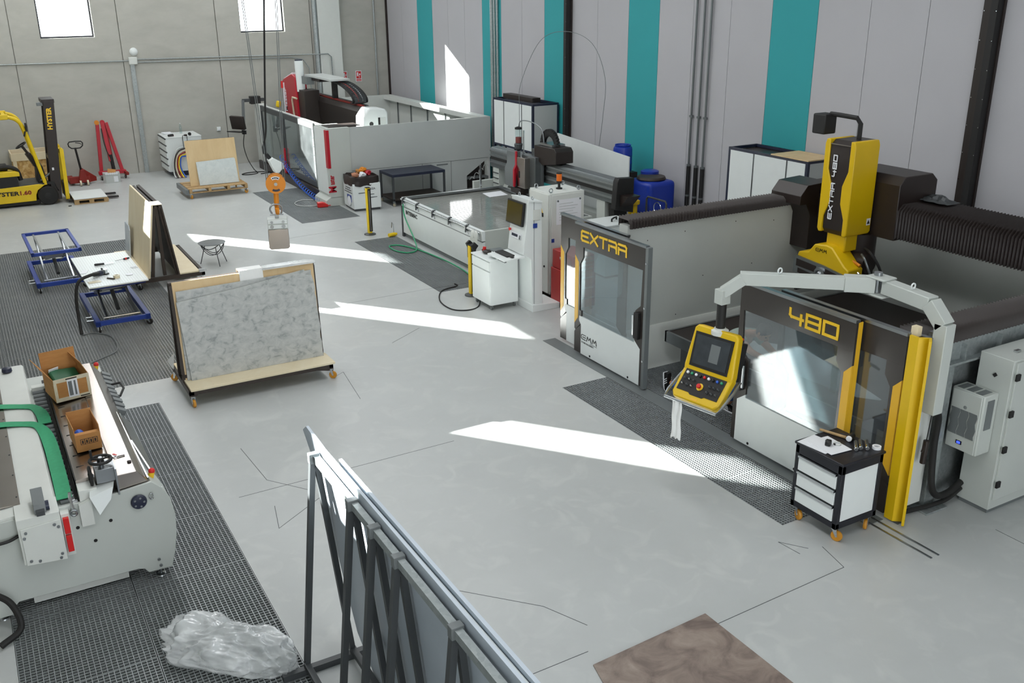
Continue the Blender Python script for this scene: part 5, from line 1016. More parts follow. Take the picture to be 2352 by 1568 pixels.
# safety light-curtain posts
def lc_post(label, x, y, h, body, stripe):
    T = Thing('safety_post', label, 'post', (x,y,0)); T.part('foot_plate', MB().lathe([(0.14,0.0),(0.14,0.015),(0.10,0.022),(0.06,0.04)], (0,0,0), 24), 'dark_grey'); T.part('post_body', MB().box(-0.05,0.05,-0.045,0.045,0.03,h), body, bev=0.01); T.part('sensor_strip', MB().box(-0.02,0.056,-0.056,-0.046,0.08,h-0.02), 'soft_black'); T.part('lens_strip', MB().box(0.0,0.02,-0.06,-0.0565,0.1,h-0.06), 'stainless'); T.part('post_cap', MB().box(-0.052,0.052,-0.05,0.05,h,h+0.015), stripe, bev=0.004); return T
lc_post('yellow and black light curtain post standing alone in front of the white bin', 8.09, 21.10, 1.12, 'lift_yellow', 'soft_black')
T = lc_post('yellow light curtain post with spray guns beside the white drawer unit', 7.95, 15.55, 0.98, 'lift_yellow', 'soft_black')
for s, yy in ((1,0.10),(-1,-0.10)):
    g = T.part('spray_gun', MB().prism([(-0.02,0.72),(0.03,0.70),(0.05,0.92),(0.10,0.98),(0.02,1.06),(-0.06,1.0),(-0.02,0.92)], 'y', yy-0.025, yy+0.025), 'soft_black', bev=0.01); T.part('gun_hook', MB().box(-0.02,0.02,min(yy,0)+0.0,max(yy,0),0.93,0.95), 'steel', g)
solo('air_hose', 'thin black hose curling over the floor beside the yellow post with spray guns', 'hose', MB().tube(bez([(8.0,15.45,0.8),(8.06,15.3,0.45),(7.92,15.15,0.1),(7.72,14.85,0.012),(7.45,14.75,0.012),(7.22,14.95,0.012),(7.25,15.5,0.012),(7.55,16.05,0.012),(7.95,16.2,0.012),(7.98,16.35,0.012)],10),0.012,8), 'rubber')
# white drawer unit
T = Thing('drawer_unit', 'white two-drawer unit on casters in front of the waterjet console', 'drawer unit', (8.07, 14.9, 0), w=True)
a, b, c, d = 7.77, 8.36, 14.50, 15.18
T.part('unit_body', MB().box(a+0.02,b,c,d,0.10,0.93), 'white', bev=0.004); T.part('unit_top', MB().box(a-0.01,b+0.01,c-0.01,d+0.01,0.93,0.955), 'white', bev=0.004)
T.part('drawer', MB().box(a,a+0.02,c+0.01,d-0.01,0.11,0.72), 'white', bev=0.003); T.part('drawer', MB().box(a,a+0.02,c+0.01,d-0.01,0.745,0.905), 'white', bev=0.003)
for x, y in ((a+0.06,c+0.06),(b-0.06,c+0.06),(a+0.06,d-0.06),(b-0.06,d-0.06)): caster(T, x, y, 0.10, 0.038, 0.5, 'mid_grey')
T.part('top_tray', MB().box(8.12,8.36,14.52,15.16,0.956,0.972), 'mid_grey')
T = Thing('hand_tool', 'dark leather glove with red tool on top of the white drawer unit', 'tool', (7.97,14.95,0.956)); T.part('glove', MB().sphere((0.0,0.0,0.035),0.07,14,8,(1.2,1.3,0.5)), 'brown'); T.part('glove_cuff', MB().sphere((0.02,0.14,0.03),0.05,12,8,(1.0,1.0,0.55)), 'soft_black'); T.part('red_tool', MB().cyl((-0.02,0.07,0.03),(-0.01,0.07,0.11),0.032,14), 'signal_red')
# operator console
T = Thing('operator_console', 'tall white operator console with olive screen and keyboard tray', 'console', (8.45, 14.4, 0), w=True)
T.part('foot', MB().prism([(8.40,0.0),(8.98,0.0),(8.98,0.10),(8.40,0.14)], 'y', 14.05, 14.62), 'white', bev=0.006)
T.part('console_body', MB().prism([(8.42,0.12),(8.64,0.12),(8.62,1.98),(8.50,2.03),(8.34,2.02),(8.30,1.55),(8.24,1.08),(8.40,0.98)], 'y', 14.10, 14.66), 'white', bev=0.008)
T.part('side_seam', MB().box(8.46,8.465,14.095,14.10,0.14,2.0), 'dark_grey'); T.part('top_cover', MB().prism([(8.34,2.02),(8.62,1.98),(8.62,2.0),(8.34,2.05)], 'y', 14.08, 14.68), 'white')
sc = T.part('monitor', MB().obox((8.275,14.42,1.78),(0.05,0.56,0.42),(0,0.12,0)), 'soft_black', bev=0.008); T.part('screen', MB().obox((8.247,14.42,1.78),(0.006,0.52,0.37),(0,0.12,0)), 'screen_olive', sc)
T.part('brand_plate', MB().obox((8.268,14.40,1.37),(0.008,0.34,0.10),(0,0.16,0)), 'paper'); T.part('brand_mark', MB().obox((8.262,14.44,1.375),(0.006,0.20,0.045),(0,0.16,0)), 'navy'); T.part('brand_mark', MB().obox((8.262,14.26,1.36),(0.006,0.05,0.07),(0,0.16,0)), 'mid_grey'); T.part('stop_button', MB().lathe([(0.03,-0.03),(0.02,0.0)], (8.275,14.60,1.45), 12, 'x'), 'signal_red')
T.part('keyboard_tray', MB().obox((8.06,14.40,1.03),(0.42,0.62,0.025),(0,-0.05,0)), 'white', bev=0.004); kb = T.part('keyboard', MB().obox((8.06,14.45,1.055),(0.16,0.44,0.02),(0,-0.05,0)), 'soft_black', bev=0.004); T.part('mouse', MB().sphere((8.05,14.17,1.06),0.05,12,8,(0.7,1.1,0.45)), 'soft_black', bev=0); T.part('wrist_bar', MB().box(7.86,7.90,14.10,14.35,0.99,1.03), 'dark_grey')
T.part('side_plate', MB().box(8.44,8.58,14.085,14.10,1.68,1.86), 'offwhite'); T.part('blue_label', MB().box(8.44,8.52,14.085,14.098,1.54,1.62), 'blue')
for y in (14.15,14.6): T.part('lifting_eye', MB().tube([(8.46,y+0.03*math.cos(t),2.06+0.03*math.sin(t)) for t in [2*PI*i/14 for i in range(14)]],0.009,6,True), 'steel')
# tall control cabinet with beacon
T = Thing('control_cabinet', 'tall off-white control cabinet with orange beacon and pinned paper', 'cabinet', (9.45, 14.9, 0), w=True)
T.part('plinth', MB().box(9.10,9.78,14.56,15.22,0.0,0.10), 'brown'); T.part('cabinet_body', MB().box(9.06,9.80,14.53,15.25,0.10,2.0), 'offwhite', bev=0.006); T.part('cabinet_door', MB().box(9.035,9.06,14.56,15.22,0.12,1.98), 'offwhite', bev=0.004)
T.part('side_door', MB().box(9.08,9.78,14.51,14.53,0.14,1.97), 'offwhite', bev=0.004); T.part('door_lock', MB().cyl((9.02,14.68,0.62),(9.036,14.68,0.62),0.02,12), 'soft_black'); T.part('warning_label', MB().prism([(14.74,1.62),(14.82,1.62),(14.78,1.70)], 'x', 9.031, 9.035), 'letter_yellow'); T.part('isolator_switch', MB().box(9.02,9.036,14.72,14.80,1.55,1.62), 'soft_black', bev=0.004); T.part('rating_plate', MB().box(9.031,9.036,14.88,15.0,1.55,1.66), 'paper')
T.part('label', MB().box(9.08,9.14,14.505,14.51,1.1,1.17), 'blue')
be = T.part('beacon_base', MB().lathe([(0.06,2.0),(0.06,2.02),(0.025,2.03),(0.025,2.10),(0.05,2.11),(0.05,2.15)], (9.46,14.86,0), 18), 'soft_black'); T.part('beacon_lens', MB().cyl((9.46,14.86,2.15),(9.46,14.86,2.28),0.052,18), 'beacon', be); T.part('beacon_cap', MB().cyl((9.46,14.86,2.28),(9.46,14.86,2.30),0.052,18), 'soft_black', be)
for x, y in ((9.14,15.15),(9.72,15.15),(9.72,14.6),(9.12,14.6)): T.part('lifting_eye', MB().tube([(x+0.035*math.cos(t),y,2.045+0.035*math.sin(t)) for t in [2*PI*i/14 for i in range(14)]],0.010,6,True), 'steel')
T.part('pinned_paper', MB().box(9.18,9.72,14.503,14.508,1.42,1.88), 'paper')
for k in range(7): T.part('paper_line', MB().box(9.24,9.24+0.3+0.05*(k % 3),14.500,14.503,1.50+k*0.05,1.508+k*0.05), 'panel_grey')
for x in (9.21,9.69): T.part('magnet', MB().cyl((x,14.490,1.86),(x,14.503,1.86),0.018,10), 'mid_grey')
g = T.part('side_fan', MB().lathe([(0.08,-0.03),(0.09,-0.02),(0.09,0.0)], (9.72,14.505,1.30), 20, 'y'), 'steel')
solo('cable_bundle', 'bundle of cables on the floor between the console foot and the control cabinet', 'cables', MB().tube(bez([(8.9,14.55,0.02),(9.0,14.8,0.03),(8.96,15.1,0.05),(9.02,15.3,0.2)],8),0.03,8), 'rack_brown')
solo('cable_bundle', 'dark cable tray on the floor left of the red tool chest', 'cables', MB().box(8.97,9.03,14.2,15.2,0.0,0.06), 'brown')
# red tool chest
T = Thing('tool_chest', 'red metal tool chest on the floor behind the EXTRA door', 'tool chest', (9.2, 14.1, 0), w=True)
T.part('lower_body', MB().box(8.98,9.46,13.62,14.36,0.08,0.70), 'chest_red', bev=0.006); T.part('upper_body', MB().box(9.0,9.44,13.64,14.34,0.71,1.04), 'chest_red', bev=0.006)
for k in range(4): dr = T.part('drawer', MB().box(9.02,9.42,13.61,13.64,0.74+k*0.072,0.80+k*0.072), 'chest_red', bev=0.003); T.part('drawer_pull', MB().box(9.05,9.39,13.60,13.612,0.785+k*0.072,0.80+k*0.072), 'chrome', dr)
for k in range(3): dr = T.part('drawer', MB().box(9.0,9.44,13.595,13.62,0.12+k*0.19,0.28+k*0.19), 'chest_red', bev=0.003); T.part('drawer_pull', MB().box(9.03,9.41,13.585,13.597,0.25+k*0.19,0.27+k*0.19), 'chrome', dr)
T.part('side_handle', MB().box(8.985,9.0,13.95,14.08,0.90,0.95), 'chrome', bev=0.004); T.part('front_slot', MB().box(8.97,8.981,13.7,13.75,0.78,0.98), 'dark_red')
for x in (9.03,9.41):
    for y in (13.68,14.3): caster(T, x, y, 0.08, 0.03, 0.4, 'soft_black')
# low white cabinet with black handle
T = Thing('low_cabinet', 'low white cabinet with a black handle on its lid behind the control cabinet', 'cabinet', (11.3,16.4,0), w=True)
x0, x1 = 10.75, 11.40
T.part('cabinet_body', MB().box(10.72,11.42,15.1,15.75,0.05,1.06), 'white', bev=0.006); T.part('lid', MB().box(10.70,11.44,15.08,15.77,1.06,1.09), 'white', bev=0.006); T.part('plinth', MB().box(10.75,11.4,15.12,15.72,0.0,0.05), 'dark_grey')
T.part('lid_handle', MB().tube([(11.02,15.34,1.09),(11.02,15.34,1.14),(11.12,15.40,1.15),(11.22,15.46,1.14),(11.22,15.46,1.09)],0.018,8), 'black')
# big white board leaning
solo('white_board', 'large plain white board standing on edge behind the waterjet bridge', 'board', MB().prism([(16.78,0.0),(20.0,0.0),(19.68,2.22),(16.78,2.05)], 'x', 12.46, 12.49), 'white')
# wall cabinets
def wall_cab(label, y0, y1, xf, z0, z1, splits, ztop=None):
    T = Thing('wall_cabinet', label, 'cabinet', ((xf+13.3)/2,(y0+y1)/2,0), w=True, group='white cabinets with navy frames along the panelled wall'); xb = 13.62; k = 0.05
    T.part('back_panel', MB().box(xb-0.02,xb,y0,y1,z0,z1), 'navy'); T.part('side_panel', MB().box(xf+0.02,xb-0.02,y0,y0+0.02,z0+k,z1-k), 'panel_grey'); T.part('side_panel', MB().box(xf+0.02,xb-0.02,y1-0.02,y1,z0+k,z1-k), 'panel_grey')
    for x in (xf, xb-k):
        for y in (y0, y1-k): T.part('frame_post', MB().box(x,x+k,y-0.004,y+k+0.004,0.0,z1), 'navy')
        for z in (z0, z1-k): T.part('frame_rail', MB().box(x-0.002,x+k,y0+k,y1-k,z,z+k), 'navy')
    for y in (y0, y1-k):
        for z in (z0, z1-k): T.part('frame_rail', MB().box(xf+k,xb-k,y-0.002,y+k+0.002,z,z+k), 'navy')
    yy = [y0+k]+splits+[y1-k]
    for a, b in zip(yy[:-1], yy[1:]): T.part('door_panel', MB().box(xf-0.004,xf+0.014,a+0.008,b-0.008,z0+k,z1-k), 'white', bev=0.002)
    for s in splits:
        for e in (-0.018, 0.006): T.part('door_strip', MB().box(xf-0.008,xf+0.016,s+e,s+e+0.012,z0+k,z1-k), 'steel')
    T.part('floor_panel', MB().box(xf+0.02,xb-0.02,y0+0.02,y1-0.02,z0,z0+0.02), 'navy'); return T
T = wall_cab('white two-door cabinet with navy frame on dark legs left of the waterjet head', 21.45, 23.55, 12.83, 1.45, 2.70, [22.0,22.95])
T.part('top_sheet', MB().box(12.90,13.58,21.5,23.5,2.60,2.62), 'navy'); T.part('top_duct', MB().box(13.0,13.25,21.75,23.3,2.70,2.82), 'brown', bev=0.004)
for y in (21.9,22.5,23.0,23.3): T.part('shelf_post', MB().box(12.9,12.94,y,y+0.04,0.3,1.45), 'rack_brown')
T = wall_cab('white three-door cabinet with navy frame behind the yellow saw head', 12.1, 14.15, 12.90, 1.02, 2.58, [12.6,13.45])
T.part('lid_board', MB().box(12.88,13.58,12.08,13.0,2.58,2.60), 'plywood'); T.part('top_sheet', MB().box(12.95,13.58,12.9,14.1,2.50,2.52), 'brown')
# blue drums
def drum(name, label, x, y, z, r, h, m='drum_blue', lid=True):
    T = Thing(name, label, 'drum', (x,y,z), group='blue plastic drums by the panelled wall'); T.part('drum_body', MB().lathe([(r*0.86,0.0),(r*0.97,0.03),(r,0.08),(r,h*0.30),(r*1.03,h*0.33),(r,h*0.36),(r,h*0.64),(r*1.03,h*0.67),(r,h*0.70),(r,h*0.88),(r*0.93,h*0.97),(r*0.80,h)], (0,0,0), 32), m)
    if lid: T.part('lid_ring', MB().lathe([(r*0.80,h),(r*0.84,h+0.01),(r*0.84,h+0.035),(r*0.76,h+0.035),(r*0.74,h+0.012)], (0,0,0), 32), m); T.part('bung', MB().lathe([(0.04,h+0.005),(0.04,h+0.03)], (r*0.4,0,0), 12), m)
    return T
T = Thing('liquid_tank', 'large square-shouldered blue plastic tank beside the white board', 'tank', (13.0,16.55,0), w=True)
T.part('tank_body', MB().box(12.60,13.35,16.2,17.05,0.0,0.80), 'drum_blue', bev=0.09, seg=4); T.part('tank_upper', MB().box(12.62,13.35,16.22,17.03,0.80,1.55), 'drum_blue', bev=0.10, seg=4); T.part('tank_lid', MB().lathe([(0.30,1.55),(0.32,1.57),(0.30,1.62),(0.05,1.64)], (12.95,16.6,0), 28), 'rack_brown'); T.part('tank_neck', MB().lathe([(0.2,1.55),(0.2,1.68),(0.16,1.70)], (13.1,16.85,0), 24), 'drum_blue')
drum('plastic_drum', 'small blue plastic drum showing above the top edge of the white board', 13.15, 17.95, 1.50, 0.22, 0.58)
solo('drum_stand', 'dark stand beneath the small blue drum behind the white board', 'stand', MB().box(12.9,13.4,17.7,18.2,0.0,1.499), 'brown')
T = Thing('tube_frame', 'grey bent tube trolley frame in front of the blue tank', 'trolley', (12.35,15.95,0), w=True); T.part('frame_hoop', MB().tube([(12.5,16.15,0.0),(12.5,16.15,1.25),(12.5,16.10,1.30),(12.5,15.52,1.30),(12.5,15.48,1.25),(12.5,15.48,0.0)],0.022,8), 'dark_grey'); T.part('cross_bar', MB().cyl((12.5,16.15,0.5),(12.5,15.48,0.5),0.018,8), 'dark_grey')
T.part('gauge_hoop', MB().tube([(12.48,15.75+0.12*math.cos(t),1.12+0.12*math.sin(t)) for t in [2*PI*i/18 for i in range(18)]],0.01,6,True), 'chrome')
T = Thing('yellow_pump', 'small yellow pump standing in front of the blue tank', 'pump', (12.33,16.42,0)); T.part('pump_body', MB().cyl((0,0,0.0),(0,0,1.12),0.09,18), 'yellow'); T.part('pump_cap', MB().lathe([(0.09,1.12),(0.10,1.14),(0.10,1.2),(0.05,1.22)], (0.0,-0.1,0), 18), 'yellow'); T.part('pump_neck', MB().cyl((0,-0.1,0.9),(0,-0.1,1.14),0.05,12), 'yellow')
solo('paper_label', 'small white label stuck on the panelled wall right of the riser pipes', 'label', MB().obox((13.66,14.85,1.42),(0.008,0.22,0.06),(0.12,0,0)), 'paper')
# ================================================================== red and grey machining centre at the back
T = Thing('machining_centre', 'large grey stone machining centre with red head and brown bridge at the back', 'machine', (11.0, 28.4, 0), w=True)
XF = 8.5; Y0 = 24.6; Y1 = 31.9; ZH = 2.05
sw = T.part('near_side_wall', MB().prism([(9.0,0.0),(12.5,0.0),(12.5,0.42),(13.12,0.82),(13.30,0.90),(13.30,ZH),(9.0,ZH)], 'y', Y0, Y0+0.06), 'panel_grey')
T.part('panel_seam', MB().box(9.0,13.2,Y0-0.004,Y0,0.885,0.893), 'dark_grey', sw); T.part('panel_seam', MB().box(12.0,12.008,Y0-0.004,Y0,0.02,0.885), 'dark_grey', sw); T.part('panel_seam', MB().box(11.1,11.108,Y0-0.004,Y0,0.02,0.885), 'dark_grey', sw); T.part('panel_grip', MB().box(11.55,11.9,Y0-0.008,Y0,0.80,0.83), 'mid_grey', sw)
T.part('rear_wall', MB().box(13.24,13.30,Y0+0.06,Y1,0.0,ZH), 'offwhite'); T.part('far_side_wall', MB().box(9.4,13.24,Y1-0.06,Y1,0.0,ZH), 'offwhite')
for y in (26.1,27.4,28.7,30.0,31.1): T.part('wall_rib', MB().box(13.20,13.24,y,y+0.03,0.5,ZH-0.14), 'mid_grey')
T.part('rear_rail', MB().box(13.02,13.24,Y0+0.06,Y1-0.06,ZH-0.14,ZH+0.0), 'offwhite'); T.part('floor_pan', MB().box(9.0,13.24,Y0+0.06,Y1-0.06,0.30,0.34), 'mid_grey'); T.part('inner_bed', MB().box(10.6,12.8,25.3,31.2,0.34,0.95), 'mid_grey')
# corner column
cl = T.part('corner_column', MB().box(8.38,9.02,Y0-0.02,25.55,0.22,ZH+0.01), 'machine_grey', bev=0.006); T.part('column_white_face', MB().box(8.365,8.38,24.72,25.55,0.30,ZH-0.02), 'white', cl)
T.part('column_top_inset', MB().box(8.5,9.4,24.75,25.3,ZH+0.01,ZH+0.03), 'brown', cl); T.part('column_foot', MB().prism([(8.22,0.0),(9.02,0.0),(9.02,0.24),(8.36,0.24),(8.24,0.16)], 'y', Y0-0.02, 25.5), 'machine_grey', bev=0.006)
T.part('red_stripe', MB().box(8.36,8.44,Y0-0.026,24.74,1.02,ZH-0.03), 'red', cl)
text_part(T, 'M', 0.30, (8.54, Y0-0.026, 0.36), (0,0,1), (-1,0,0), 'red', 0.002, 0.008, parent=cl, sx=0.8)
text_part(T, 'aster', 0.20, (8.50, Y0-0.026, 0.58), (0,0,1), (-1,0,0), 'red', 0.002, 0.006, parent=cl, sx=0.62)
# front doors
def gdoor(y0, y1, name, m, tint):
    fr = 0.14
    d = T.part(name, MB().box(XF-0.03,XF+0.02,y0,y0+fr,0.28,ZH), m); 
    for a in ((y1-fr*0.4,y1,0.28,ZH),(y0+fr,y1-fr*0.4,0.28,0.42),(y0+fr,y1-fr*0.4,ZH-0.16,ZH)): T.part('door_rail', MB().box(XF-0.03,XF+0.02,*a), m, d)
    T.part('glass_pane', MB().box(XF-0.008,XF,y0+fr,y1-fr*0.4,0.42,ZH-0.16), tint, d)
    for k in range(7): T.part('frame_screw', MB().lathe([(0.012,-0.006),(0.012,0)], (XF-0.03, y0+fr*0.4, 0.45+k*0.24), 8, 'x'), 'chrome', d)
    return d
gdoor(25.95, 28.75, 'near_door', 'dark_grey', 'booth_glass'); gdoor(28.85, 31.1, 'far_door', 'dark_grey', 'booth_glass')
T.part('door_header', MB().box(8.52,8.62,25.5,31.8,ZH-0.10,ZH+0.005), 'machine_grey'); T.part('end_column', MB().box(8.46,8.7,31.1,31.8,0.1,ZH+0.02), 'offwhite'); T.part('sill', MB().box(8.4,8.8,25.5,31.6,0.0,0.26), 'brown'); T.part('red_bumper', MB().box(8.42,8.50,28.72,28.85,0.2,1.0), 'red', bev=0.006)
# bridge
br = T.part('bridge_beam', MB().prism([(9.75,1.62),(10.30,1.62),(10.30,2.28),(10.10,2.42),(9.82,2.42),(9.72,2.30)], 'y', 25.75, 31.2), 'brown')
T.part('beam_top_rail', MB().box(9.88,9.95,25.8,30.9,2.42,2.46), 'dark_red', br); T.part('beam_top_rail', MB().box(10.02,10.08,25.8,30.9,2.42,2.46), 'tube_grey', br)
ec = T.part('beam_end_cap', MB().prism([(9.64,1.62),(10.38,1.62),(10.38,2.30),(10.30,2.40),(9.86,2.44),(9.80,2.40),(9.66,2.20)], 'y', 25.15, 25.75), 'white', bev=0.03)
T.part('cap_hole', MB().lathe([(0.06,-0.004),(0.06,0)], (9.88,25.15,2.02), 18, 'y'), 'soft_black', ec); T.part('cap_window', MB().box(10.08,10.30,25.142,25.15,1.90,2.18), 'panel_grey', ec); T.part('cap_window_edge', MB().box(10.08,10.14,25.138,25.142,1.90,2.18), 'soft_black', ec)
T.part('bridge_pier', MB().box(9.7,10.3,25.2,25.7,0.3,1.62), 'mid_grey'); T.part('bridge_pier', MB().box(9.7,10.3,30.9,31.4,0.3,1.62), 'mid_grey')
# red head
hd = T.part('red_head', MB().prism([(31.12,1.70),(29.62,1.70),(29.75,2.98),(30.05,3.06),(30.95,2.84),(31.1,2.75)], 'x', 9.25, 9.62), 'red', bev=0.02)
T.part('head_cap', MB().prism([(30.0,3.04),(30.9,2.82),(30.92,2.87),(30.0,3.10)], 'x', 9.27, 9.60), 'paper', hd)
T.part('head_stripe', MB().prism([(30.98,2.72),(30.86,2.74),(30.92,1.82),(31.06,1.78)], 'x', 9.235, 9.25), 'paper', hd)
text_part(T, 'Master', 0.26, (9.238, 30.70, 1.85), (0,0,1), (0,1,0), 'paper', 0.002, 0.004, parent=hd)
T.part('carriage', MB().box(9.30,9.78,29.05,29.66,1.62,2.62), 'brown', bev=0.01)
cy = T.part('balance_cylinder', MB().cyl((9.40,29.62,2.55),(9.40,29.68,3.46),0.13,22), 'white'); T.part('cylinder_cap', MB().cyl((9.40,29.68,3.46),(9.40,29.68,3.50),0.115,22), 'navy', cy)
T.part('head_pipe', MB().tube([(9.22,29.6,2.35),(9.20,29.95,2.36),(9.20,30.0,2.28),(9.22,29.95,1.65)],0.03,8), 'tape')
T.part('spindle', MB().cyl((9.44,29.9,1.2),(9.44,29.9,1.72),0.12,18), 'stainless')
T.part('tray_bracket', MB().box(9.55,9.9,28.3,29.5,2.92,3.0), 'brown'); T.part('tray_cover', MB().box(9.5,10.1,27.2,29.5,3.02,3.07), 'panel_grey'); T.part('motor_box', MB().box(9.40,9.62,29.0,29.5,2.80,3.02), 'mid_grey'); T.part('tray_post', MB().box(9.85,10.0,28.0,28.12,2.46,2.95), 'soft_black')
# cable chain
pts = bez([(9.98,29.2,2.97),(9.98,28.2,2.97),(9.98,27.3,2.93),(9.98,26.6,2.80),(9.98,26.22,2.64),(9.98,26.16,2.52),(9.98,26.35,2.47)], 5)
for a, b in zip(pts[:-1], pts[1:]):
    l = T.part('chain_link', MB().beam(a, b, 0.34, 0.012, up=(1,0,0)) if False else MB().beam(Vector(a)+Vector((-0.16,0,0)), Vector(b)+Vector((-0.16,0,0)), 0.03, 0.14, up=(1,0,0)), 'soft_black')
    T.part('chain_link', MB().beam(Vector(a)+Vector((0.16,0,0)), Vector(b)+Vector((0.16,0,0)), 0.03, 0.14, up=(1,0,0)), 'soft_black'); T.part('chain_link', MB().beam(Vector(a), Vector(b), 0.03, 0.14, up=(1,0,0)), 'soft_black')
    T.part('chain_rung', MB().beam(Vector(a)+Vector((-0.17,0,0)), Vector(a)+Vector((0.17,0,0)), 0.05, 0.06), 'dark_grey')
T.part('chain_cables', MB().tube([p+Vector((-0.06,0,0)) for p in pts], 0.03, 8), 'dark_red'); T.part('chain_cables', MB().tube([p+Vector((0.07,0,0)) for p in pts], 0.03, 8), 'tube_grey')
T.part('lower_cut_box', MB().box(12.55,13.25,Y0+0.3,Y0+0.4,0.0,0.8), 'brown')
T.part('status_lamp', MB().cyl((8.62,29.0,2.75),(8.62,29.0,2.95),0.035,12), 'signal_red'); T.part('lamp_stem', MB().cyl((8.62,29.0,2.05),(8.62,29.0,2.75),0.012,8), 'tube_grey')
T.part('yellow_rag', MB().obox((8.9,30.5,2.12),(0.12,0.14,0.2),(0.1,0.2,0.3)), 'lift_yellow', bev=0.03)
solo('curly_cable', 'pale coiled cable hanging at the right end of the grey machine wall', 'cable', MB().tube([(12.6+0.05*i, Y0-0.06+0.05*math.cos(i*0.9), 0.35+0.022*i+0.06*math.sin(i*0.9)) for i in range(0,14)] if False else [(12.58+0.012*i, Y0-0.08+0.05*math.cos(i*0.5), 0.30+0.009*i+0.055*math.sin(i*0.5)) for i in range(50)], 0.008, 6), 'panel_grey')
# control arm with monitor
T = Thing('monitor_stand', 'dark bracket with tilted monitor at the far end of the machining centre', 'monitor', (8.3,31.6,1.1), w=True)
T.part('arm', MB().beam((8.75,31.6,2.18),(8.05,31.6,2.18),0.10,0.10), 'dark_grey', bev=0.006); T.part('arm_motor', MB().box(8.3,8.62,31.48,31.72,2.06,2.30), 'soft_black', bev=0.01); T.part('stem', MB().beam((8.06,31.55,2.2),(7.98,31.5,1.2),0.08,0.08,up=(0,1,0)), 'mid_grey', bev=0.006)
mo = T.part('monitor', MB().obox((7.80,31.45,1.52),(0.10,0.52,0.42),(0,-0.18,R(35))), 'brown', bev=0.01); T.part('button_panel', MB().obox((7.93,31.38,1.50),(0.05,0.16,0.46),(0,-0.18,R(35))), 'paper', mo, 0.006); T.part('key_pad', MB().obox((7.90,31.36,1.50),(0.04,0.10,0.30),(0,-0.18,R(35))), 'navy', mo)
T.part('keyboard_tray', MB().obox((7.72,31.42,1.24),(0.34,0.50,0.03),(0,0.1,R(35))), 'soft_black', bev=0.01); T.part('clamp_block', MB().box(7.92,8.04,31.42,31.56,1.14,1.32), 'soft_black', bev=0.006)
solo('power_cable', 'thin black cable dropping from the control arm and coiling on the floor', 'cable', MB().tube(bez([(7.97,31.45,1.16),(7.90,31.4,0.8),(7.93,31.2,0.4),(8.02,30.9,0.1),(8.05,30.6,0.015),(7.75,30.45,0.015),(7.55,30.6,0.015),(7.8,30.8,0.015),(8.25,30.75,0.015),(8.38,30.5,0.015),(8.1,30.4,0.015)],8),0.014,8), 'rubber')
# floor clutter in front
T = Thing('coiled_hose', 'blue coiled air hose stretched along the front of the machining centre', 'hose', (8.3,26.8,0), w=True)
P = []
for i in range(220):
    u = i/219; y = 28.7-3.55*u; z = 0.05+0.72*(1-u)**2.2; r = 0.05+0.02*u; t = i*0.62; P.append((8.30+r*math.cos(t)-0.10*u*(1-u), y, z+r*math.sin(t)+0.02))
T.part('coil', MB().tube(P, 0.012, 6), 'cable_blue'); T.part('air_gun', MB().obox((8.42,25.0,0.06),(0.20,0.05,0.06),(0,0,-0.6)), 'soft_black', bev=0.01)
solo('air_hose', 'thin pale hose looping over the grating beside the red foot pedal', 'hose', MB().tube(bez([(8.3,24.95,0.015),(7.9,24.85,0.015),(7.62,25.1,0.015),(7.65,25.5,0.015),(7.95,25.75,0.015),(8.2,25.6,0.015)],8),0.012,6), 'panel_grey')
T = Thing('foot_pedal', 'red foot pedal on the floor in front of the grey machine corner', 'pedal', (8.16,24.66,0), rz=R(-10)); T.part('pedal_guard', MB().prism([(-0.15,0.0),(0.13,0.0),(0.13,0.07),(0.0,0.13),(-0.15,0.13)], 'y', -0.09, 0.09), 'signal_red', bev=0.015); T.part('pedal_plate', MB().box(0.02,0.20,-0.07,0.07,0.03,0.05), 'signal_red', bev=0.006); T.part('pedal_cable', MB().tube(bez([(0.12,0.05,0.02),(0.14,0.25,0.015),(0.05,0.40,0.015)],6),0.012,6), 'rubber')
# white bin
T = Thing('waste_bin', 'white box bin with black liner full of scraps beside the blue table', 'bin', (9.0,24.05,0), w=True)
T.part('bin_body', MB().prism([(8.66,23.62),(9.40,23.55),(9.42,24.40),(8.70,24.45)], 'z', 0.06, 0.72), 'white', bev=0.01); T.part('bin_base', MB().prism([(8.69,23.65),(9.37,23.58),(9.39,24.37),(8.73,24.42)], 'z', 0.0, 0.06), 'dark_grey')
lv = []; n = 28
for j, (zz, k) in enumerate(((0.66,1.02),(0.72,1.03),(0.80,1.01),(0.88,0.98),(0.90,0.90),(0.84,0.85))):
    for i in range(n):
        t = 2*PI*i/n; q = (abs(math.cos(t))**8+abs(math.sin(t))**8)**(-1/8)*k*(1+0.025*math.sin(i*2.7+j)); lv.append((9.04+0.375*q*math.cos(t), 24.0+0.415*q*math.sin(t), zz+0.015*math.sin(i*1.9+j*2)))
T.part('bin_liner', MB().add(lv, [(j*n+i, j*n+(i+1) % n, (j+1)*n+(i+1) % n, (j+1)*n+i) for j in range(5) for i in range(n)] + [tuple(5*n+i for i in range(n))]), 'brown')
text_part(T, 'LIMPIEZA', 0.075, (8.95,23.585,0.55), (1,-0.095,0), (0,0,1), 'black', 0.001)
for k in range(3): T.part('print_line', MB().box(8.660,8.666,23.72+0.06*k,24.28-0.05*k,0.46+k*0.06,0.478+k*0.06), 'dark_grey')
for k, (a, b, z) in enumerate(((8.80,9.28,0.47),(9.05,9.22,0.42),(9.08,9.30,0.34))): T.part('print_line', MB().box(a,b,23.575-0.09*(a-8.9),23.60-0.09*(a-8.9),z,z+0.016), 'dark_grey')
